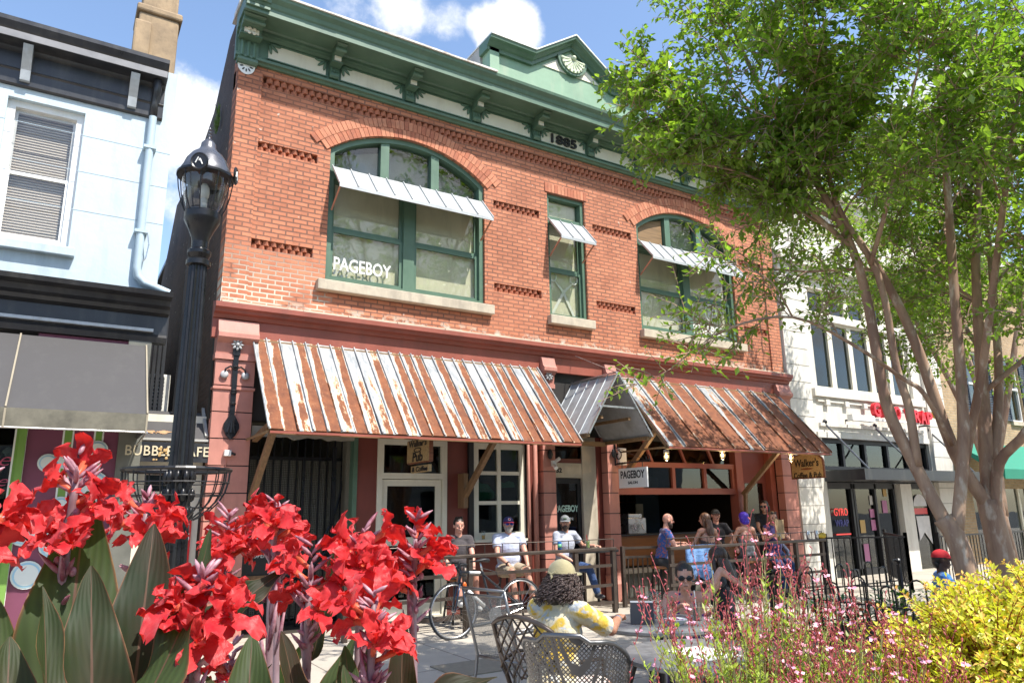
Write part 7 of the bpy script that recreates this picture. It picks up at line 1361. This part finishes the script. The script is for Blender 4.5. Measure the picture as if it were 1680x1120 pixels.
def blade_leaf(par, p0, p1, w, face, curl=.10, fold=.22, seed=0, label=None):
    rnd = random.Random(seed); p0, p1 = Vector(p0), Vector(p1); ax = p1-p0; L_ = ax.length; ax.normalize(); n = Vector(face); n = (n-ax*n.dot(ax)).normalized(); sd = ax.cross(n); m = MB(); nu, nv = 12, 26; vs, uv = [], []; ph = rnd.uniform(0, 6)
    for j in range(nv+1):
        v = j/nv; half = w/2*(1.18*math.sin(PI*v**.72)**.62*(1-.25*v**3) if 0 < v < 1 else .001); half = max(half, .0015)
        bend = -n*curl*L_*(4*(v-.4)**2)+n*curl*L_*.64
        for i in range(nu+1):
            u = i/nu*2-1; wv = .012*math.sin(v*17+ph+(2 if u > 0 else 0))*abs(u)**2*(half/(w/2)); vs.append(p0+ax*L_*v+bend+sd*half*u*(1-.06*abs(u))+n*(fold*half*abs(u)**1.3-.0+wv)); uv.append((.001+i/nu, v))
    m.add(vs, [(j*(nu+1)+i, j*(nu+1)+i+1, (j+1)*(nu+1)+i+1, (j+1)*(nu+1)+i) for j in range(nv) for i in range(nu)], uv)
    o = m.build('leaf', CL, par, smooth=True)
    if label: tag(o, label)
    return o
def petal(m, p, d, n, L_, w, rnd, twist=0.):
    d = d.normalized(); n = (n-d*n.dot(d)).normalized(); sd = d.cross(n); nu, nv = 6, 10; vs, uv = [], []; cv = rnd.uniform(.10, .75); ph = rnd.uniform(0, 6); cup = rnd.uniform(-.1, .35)
    for j in range(nv+1):
        v = j/nv; half = w/2*(.16+.84*math.sin(PI*min(1, (v*.62+.04)))**1.5)*(1 if v < .8 else math.sqrt(max(.02, 1-((v-.8)/.2)**2)*.98+.02)); a = cv*v*v*1.4
        c = p+d*(L_*v*math.cos(a*.5))-n*(L_*v*math.sin(a*.6))
        for i in range(nu+1):
            u = i/nu*2-1; tw = twist*v; s2 = sd*math.cos(tw)+n*math.sin(tw); n2 = n*math.cos(tw)-sd*math.sin(tw); vs.append(c+s2*half*u+n2*(cup*half*u*u+.0042*math.sin(v*17+ph+u*4)*abs(u)*(v+.2)*1.7)); uv.append((.001+i/nu, v))
    m.add(vs, [(j*(nu+1)+i, j*(nu+1)+i+1, (j+1)*(nu+1)+i+1, (j+1)*(nu+1)+i) for j in range(nv) for i in range(nu)], uv)
def canna(head, foot, label, seed, nfl=6, size=1.0, leaves=(), spread=.075, low=.16, dirb=None):
    rnd = random.Random(seed); H = Vector(head); f = Vector(foot); t = thing('canna_plant', f, label, 'flower', 'red canna plants'); up = (H-(f+(H-f)*.6)).normalized()
    top = H+up*.03; q, ro = smooth_path([f, f.lerp(H, .5)+Vector((.02, .0, 0)), H-up*low, top], [.011, .010, .008, .005]); m = MB(); m.tube(q, ro, 8); m.build('stalk', STK, t, smooth=True)
    m = MB()                         # sheathing bract and buds
    for k in range(3): p = H-up*(low+.02+.05*k); a = rnd.uniform(0, 6.28); o = Vector((math.cos(a), math.sin(a), 0)); m.tube([p, p+up*.05+o*.012, p+up*.11+o*.022], [.009, .010, .002], 8, flat=.5)
    for k in range(34):
        a = rnd.uniform(0, 6.28); o = Vector((math.cos(a), math.sin(a), 0)); z = rnd.uniform(-low*.95, .07); p = H+up*z; d = (up*rnd.uniform(.5, 1.4)+o).normalized(); L_ = rnd.uniform(.022, .055)*(1 if z < .03 else .8); m.tube([p, p+d*L_*.35, p+d*L_*.7, p+d*L_], [.002, .0042, .0038, .0008], 6)
    for k in range(8): a = rnd.uniform(0, 6.28); o = Vector((math.cos(a), math.sin(a), 0)); p = H-up*rnd.uniform(.02, low); m.ball(p+o*.014, (.0055, .0055, .008), 8)
    m.build('bud_spike', BUD, t, smooth=True)
    for k in range(nfl):
        a = k*2.4+rnd.uniform(-.3, .3); o = Vector((math.cos(a), math.sin(a), 0))
        if dirb: o = (o+Vector(dirb)*.6).normalized()
        b = H+up*rnd.uniform(-low*.55, .035); c = b+(o*.9+up*rnd.uniform(.15, .9)).normalized()*rnd.uniform(.03, .05)*size; ax = (o*rnd.uniform(.5, 1)+up*rnd.uniform(.3, 1.1)).normalized(); m = MB(); m.tube([b, b.lerp(c, .5), c+ax*.008], [.004, .005, .007], 6)
        tuv = len(m.v); m.uv = [(.5, .12)]*tuv; e1 = ax.orthogonal().normalized(); e2 = ax.cross(e1); np_ = rnd.choice((4, 4, 5))
        for j in range(np_):
            an = 2*PI*j/np_+rnd.uniform(-.35, .35); rd = e1*math.cos(an)+e2*math.sin(an); op = rnd.uniform(.35, 1.15); petal(m, c, ax*math.cos(op)+rd*math.sin(op), ax*math.sin(op)*1.0-rd*math.cos(op), rnd.uniform(.052, .080)*size, rnd.uniform(.026, .046)*size, rnd, rnd.uniform(-.6, .6))
        petal(m, c, ax+e1*.2, e1, .055*size, .014*size, rnd, .5); m.build('flower', PET, t, smooth=True)
    for i, lf in enumerate(leaves): blade_leaf(t, *lf, seed=seed*10+i)
    return t
FC = Vector((-.35, -.85, .35))
G = lambda x, y: (x, y, .1)
canna((.034, -9.245, 1.63), G(.02, -9.15), 'tall red canna head in front of the charcoal awning, highest of all the cannas', 1, 8, 0.76, [((.058, -9.32, 1.14), (.050, -9.202, 1.648), .145, (-.2, -1, .25), .06, .18), ((-.01, -9.30, 1.1), (-.055, -9.22, 1.50), .10, (.3, -1, .3), .05, .3)], low=.20)
canna((-.085, -9.39, 1.585), G(-.08, -9.3), 'red canna cut by the left edge of the photo', 2, 7, 0.88, [((.0, -9.52, 1.16), (-.022, -9.41, 1.455), .095, (.1, -1, .2), .05, .25)], low=.14)
canna((.165, -8.99, 1.575), G(.16, -8.9), 'red canna seen between the two tall dark leaves beside the lamp post', 3, 7, 0.84, [((.125, -9.38, 1.14), (.146, -9.305, 1.592), .118, (-.1, -1, .15), .06, .22)], low=.16)
canna((.205, -9.415, 1.455), G(.20, -9.42), 'large red canna head in the lower left foreground, lowest and nearest', 4, 9, 0.88, [((.06, -9.60, 1.30), (.243, -9.315, 1.562), .085, (-.75, -.35, .6), -.07, .12), ((.095, -9.50, 1.18), (.060, -9.40, 1.537), .098, (-.1, -1, .3), .04, .25), ((.03, -9.56, 1.2), (.012, -9.45, 1.517), .05, (.6, -.8, .1), .04, .7)], low=.13, dirb=(-.2, -.5, 0))
canna((.372, -8.72, 1.53), G(.37, -8.7), 'red canna in front of the pink pilaster, left of the tallest middle head', 5, 7, 0.84, [((.22, -9.15, 1.36), (.40, -9.13, 1.50), .06, (-.3, -.7, .6), .05, .3)], low=.13)
canna((.425, -8.95, 1.555), G(.43, -8.9), 'red canna with pointed petals in front of the iron grille', 6, 8, 0.92, [((.505, -8.99, 1.30), (.585, -9.0, 1.585), .05, (-.7, -.7, .1), .04, .5)], low=.16)
canna((.44, -9.17, 1.475), G(.45, -9.1), 'red canna under the middle of the flower bed, above dark buds', 7, 7, 0.84, [((.30, -9.35, 1.05), (.33, -9.20, 1.40), .11, (-.3, -1, .3), .05, .3), ((.42, -9.3, 1.05), (.385, -9.22, 1.40), .09, (.4, -.8, .2), .05, .3)], low=.14)
canna((.535, -9.19, 1.505), G(.53, -9.1), 'red canna in front of the cream door', 8, 8, 0.92, [((.52, -9.3, 1.05), (.50, -9.2, 1.36), .08, (-.4, -1, .2), .04, .3)], low=.13)
canna((.50, -9.34, 1.415), G(.49, -9.35), 'red canna with one petal drooping over the pavement at the bottom', 9, 7, 0.88, [((.30, -9.72, 1.33), (.498, -9.76, 1.405), .055, (-.2, -.3, 1), .05, .3), ((.46, -9.42, 1.1), (.44, -9.38, 1.36), .06, (.2, -1, .2), .04, .3)], low=.12)
canna((.665, -9.15, 1.515), G(.66, -9.12), 'rightmost red canna beside the bicycle', 10, 7, 0.92, [((.62, -9.2, 1.05), (.63, -9.17, 1.40), .07, (-.5, -1, .2), .04, .4)], low=.15)
canna((.49, -8.75, 1.53), G(.50, -8.7), 'far red canna between the grille and the cream door', 11, 7, 0.84, [], low=.13)
canna((.33, -9.05, 1.29), G(.32, -9.0), 'small low red canna bud cluster near the ground at the bottom', 12, 5, 0.62, [((.36, -9.35, 1.0), (.27, -9.28, 1.33), .11, (0, -1, .3), .04, .3), ((.15, -9.5, 1.0), (.15, -9.42, 1.40), .12, (.2, -1, .2), .05, .25), ((-.03, -9.6, 1.0), (-.06, -9.5, 1.38), .11, (.1, -1, .2), .05, .25), ((.05, -9.62, 1.05), (.085, -9.54, 1.395), .075, (-.2, -1, .2), .04, .3)], low=.10)
rb = random.Random(77)
for i in range(12):
    x, y = rb.uniform(-.3, .75), rb.uniform(-9.15, -8.5); t = thing('canna_plant', (x, y, .1), 'green and bronze canna foliage without flowers deep in the bed', 'foliage', 'leafy cannas')
    t['label'] = ['dark', 'bronze', 'green', 'glossy', 'narrow', 'broad', 'curled', 'upright', 'leaning', 'dull', 'short', 'shaded'][i]+' leafed canna without flowers low in the bed'
    for k in range(4): a = rb.uniform(0, 6.28); blade_leaf(t, (x, y, .3+.2*k), (x+.16*math.cos(a), y+.12*math.sin(a), .85+.16*k), rb.uniform(.08, .13), (math.cos(a+2), math.sin(a+2)-.6, .4), .08, .3, i*5+k)
    m = MB(); m.tube([(x, y, .1), (x, y, 1.2)], [.014, .008], 8); m.build('stalk', STK, t, smooth=True)
bed = MB(); bed.box(-.9, 1.0, -9.75, -8.4, 0, .12); o_ = bed.build('flower_bed_soil', paint('bed_soil', (.06, .04, .03), .95, .4, 20, .9)); o_['kind'] = 'structure'
bed = MB(); bed.box(1.5, 3.6, -9.9, -8.3, 0, .40); o_ = bed.build('planter_bed_soil', MATS['bed_soil']); o_['kind'] = 'structure'
# ================================================================ pink gaura and golden shrub
GST = paint('gaura_stem', (.36, .33, .14), .6, .3, 10); GST2 = paint('gaura_red_stem', (.34, .07, .07), .6, .3, 10); GFL = paint('gaura_petal', (.78, .34, .44), .5, .25, 30); GBD = paint('gaura_bud', (.40, .07, .085), .5, .25, 30); GLF = leafmat('gaura_leaf', (.34, .44, .09), .4, .45, .45, 5)
def gaura(c, rad, n, h0, h1, label, seed):
    rnd = random.Random(seed); c = Vector(c); t = thing('gaura_plant', c, label, 'flower bush', 'pink gaura bushes'); st, fl, lf = MB(), MB(), MB()
    for i in range(n):
        a = rnd.uniform(0, 6.28); rr = rad*math.sqrt(rnd.random()); b = c+Vector((rr*.45*math.cos(a), rr*.45*math.sin(a), .0)); H = rnd.uniform(h0, h1)*(1-.25*(rr/rad)**2); lean = Vector((math.cos(a), math.sin(a), 0))*rr*rnd.uniform(.4, 1.1)
        q = [b]; 
        for k in range(1, 7): v = k/6; q.append(b+Vector((0, 0, H*v))+lean*v**1.6+Vector((rnd.uniform(-.012, .012), rnd.uniform(-.012, .012), 0)))
        st.cur = rnd.choice((0, 0, 0, 1)); st.tube(q, [.0034, .0032, .003, .0027, .0023, .002, .0016], 4, cap=False)
        for k in range(64):
            v = rnd.uniform(.25, .93)*5.99; j = int(v); p = q[j].lerp(q[j+1], v-j); e = rnd.uniform(0, 6.28); d = Vector((math.cos(e), math.sin(e), rnd.uniform(.3, 1.2))).normalized(); L_ = rnd.uniform(.03, .075)*(1-.5*v/6); s_ = d.cross(Vector((0, 0, 1))).normalized()*L_*.15; lf.add([p, p+d*L_*.5+s_, p+d*L_, p+d*L_*.5-s_], [(0, 1, 2, 3)])
        for k in range(rnd.randint(1, 2)):       # branching flower wands
            v = rnd.uniform(4.4, 5.9); j = int(v); p = q[j].lerp(q[j+1], v-j) if k else q[-1]; e = rnd.uniform(0, 6.28); d = Vector((math.cos(e)*.35, math.sin(e)*.35, 1)).normalized(); L_ = rnd.uniform(.06, .15); st.cur = 1; st.tube([p, p+d*L_], [.0014, .001], 3, cap=False)
            for z in range(6):
                pp = p+d*L_*(z/5); e = rnd.uniform(0, 6.28); dd = Vector((math.cos(e), math.sin(e), 1.1)).normalized(); fl.cur = 0; ln = rnd.uniform(.008, .018); fl.tube([pp, pp+dd*ln*.6, pp+dd*ln], [.001, .0028, .0006], 5, cap=False)
            if rnd.random() < .28:
                pp = p+d*L_*rnd.uniform(.3, 1); fl.cur = 1
                for z in range(4): e = rnd.uniform(0, 6.28); dd = Vector((math.cos(e), math.sin(e), rnd.uniform(-.3, .8))).normalized(); s_ = dd.orthogonal().normalized()*.006; fl.add([pp, pp+dd*.008+s_, pp+dd*.017, pp+dd*.008-s_], [(0, 1, 2, 3)])
    st.build('stems', [GST, GST2], t); lf.build('leaves', GLF, t); fl.build('blossom', [GBD, GFL], t)
gaura((2.10, -8.78, .38), .30, 135, .74, 1.10, 'tall pink gaura clump in front of the round tables', 1); gaura((2.36, -8.93, .38), .34, 130, .62, .92, 'pink gaura clump between the tall clump and the golden shrub', 2); gaura((1.80, -9.0, .38), .30, 90, .50, .72, 'low pink gaura clump at the lower left of the pink flowers', 3); gaura((2.12, -9.35, .38), .36, 150, .56, .74, 'nearest pink gaura clump at the bottom edge', 4); gaura((2.50, -8.62, .38), .3, 50, .72, .98, 'sparse pink gaura clump behind the others', 5)
YL = leafmat('golden_leaf', (.60, .62, .09), .35, .3, .35, 6); YL2 = leafmat('orange_tip_leaf', (.78, .48, .14), .35, .3, .35, 6); YS_ = paint('red_twig', (.25, .06, .03), .6)
def abelia(c, rx, rz, n, label, seed):
    rnd = random.Random(seed); c = Vector(c); t = thing('golden_shrub', (c.x, c.y, .38), label, 'shrub', 'golden shrubs'); st, lf = MB(), MB()
    for i in range(n):
        a = rnd.uniform(0, 6.28); ph = math.acos(rnd.uniform(-.15, 1)); o = Vector((math.sin(ph)*math.cos(a)*rx, math.sin(ph)*math.sin(a)*rx, math.cos(ph)*rz)); e = c+o*rnd.uniform(.72, 1.12); b = c+o*rnd.uniform(.15, .35); q = [b.lerp(e, k/6)+Vector((0, 0, .05*math.sin(k/6*PI)))+Vector((rnd.uniform(-.01, .01),)*3) for k in range(7)]; st.tube(q, [.004, .0036, .003, .0025, .002, .0016, .001], 4, cap=False)
        for k in range(26):
            v = (.2+.8*(k/25))*5.99; j = int(v); p = q[j].lerp(q[j+1], v-j); ax = (q[j+1]-q[j]).normalized(); s1 = ax.orthogonal().normalized(); s2 = ax.cross(s1); an = (k//2)*1.57+(PI if k % 2 else 0)+rnd.uniform(-.4, .4); d = (s1*math.cos(an)+s2*math.sin(an)+ax*.6).normalized(); L_ = rnd.uniform(.020, .038)*(1 if k < 22 else .7); sd = d.cross(Vector((rnd.uniform(-.4, .4), rnd.uniform(-.4, .4), 1))).normalized()*L_*.27; up = sd.cross(d).normalized()*L_*.1; lf.cur = 1 if (k > 21 and rnd.random() < .7) or rnd.random() < .08 else 0
            lf.add([p, p+d*L_*.5+sd+up, p+d*L_, p+d*L_*.5-sd+up], [(0, 1, 2), (0, 2, 3)])
    st.build('twigs', YS_, t); lf.build('leaves', [YL, YL2], t)
abelia((2.95, -9.14, .90), .50, .41, 520, 'large golden yellow shrub in the lower right corner', 1); abelia((2.72, -9.54, .82), .38, .34, 340, 'nearer golden yellow shrub at the bottom right edge', 2); abelia((3.25, -9.2, 1.0), .4, .36, 300, 'golden yellow shrub cut by the right edge of the photo', 3)
# greenery inside the hooped fence
rg = random.Random(9)
for i, (x, y, lab) in enumerate(((6.9, -5.8, 'leafy green plant with red blooms behind the hooped fence'), (7.9, -5.8, 'broad leafed green plant behind the hooped fence beside the trunks'), (8.8, -6.0, 'dark green plant behind the hooped fence right of the trunks'), (6.7, -7.4, 'green plant at the near end of the tree planter'))):
    t = thing('bedding_plant', (x, y, .36), lab, 'plant', 'green plants in the tree planter'); m = MB(); m2 = MB(); s_ = MB()
    for k in range(420):
        a = rg.uniform(0, 6.28); r_ = rg.random()**.6*.42; p = Vector((x+r_*math.cos(a), y+r_*math.sin(a), .36+rg.random()*.42*(1-r_))); d = Vector((math.cos(a), math.sin(a), rg.uniform(-.2, .9))).normalized(); L_ = rg.uniform(.04, .08); sd = d.cross(Vector((0, 0, 1))).normalized()*L_*.3; m.add([p, p+d*L_*.5+sd, p+d*L_, p+d*L_*.5-sd], [(0, 1, 2), (0, 2, 3)])
    for k in range(14): a = rg.uniform(0, 6.28); s_.tube([(x, y, .36), (x+.15*math.cos(a), y+.15*math.sin(a), .7)], .004, 4, cap=False)
    m.build('leaves', MATS.get('bedding_leaf') or leafmat('bedding_leaf', (.035, .13, .03), .35, .4, .35, 5), t); s_.build('stems', GST, t)
    if i == 0:
        for k in range(16): a = rg.uniform(0, 6.28); p = (x+.3*math.cos(a), y+.25*math.sin(a), .55+rg.random()*.12); m2.ball(p, (.03, .03, .018), 7)
        m2.build('bloom', PET, t)
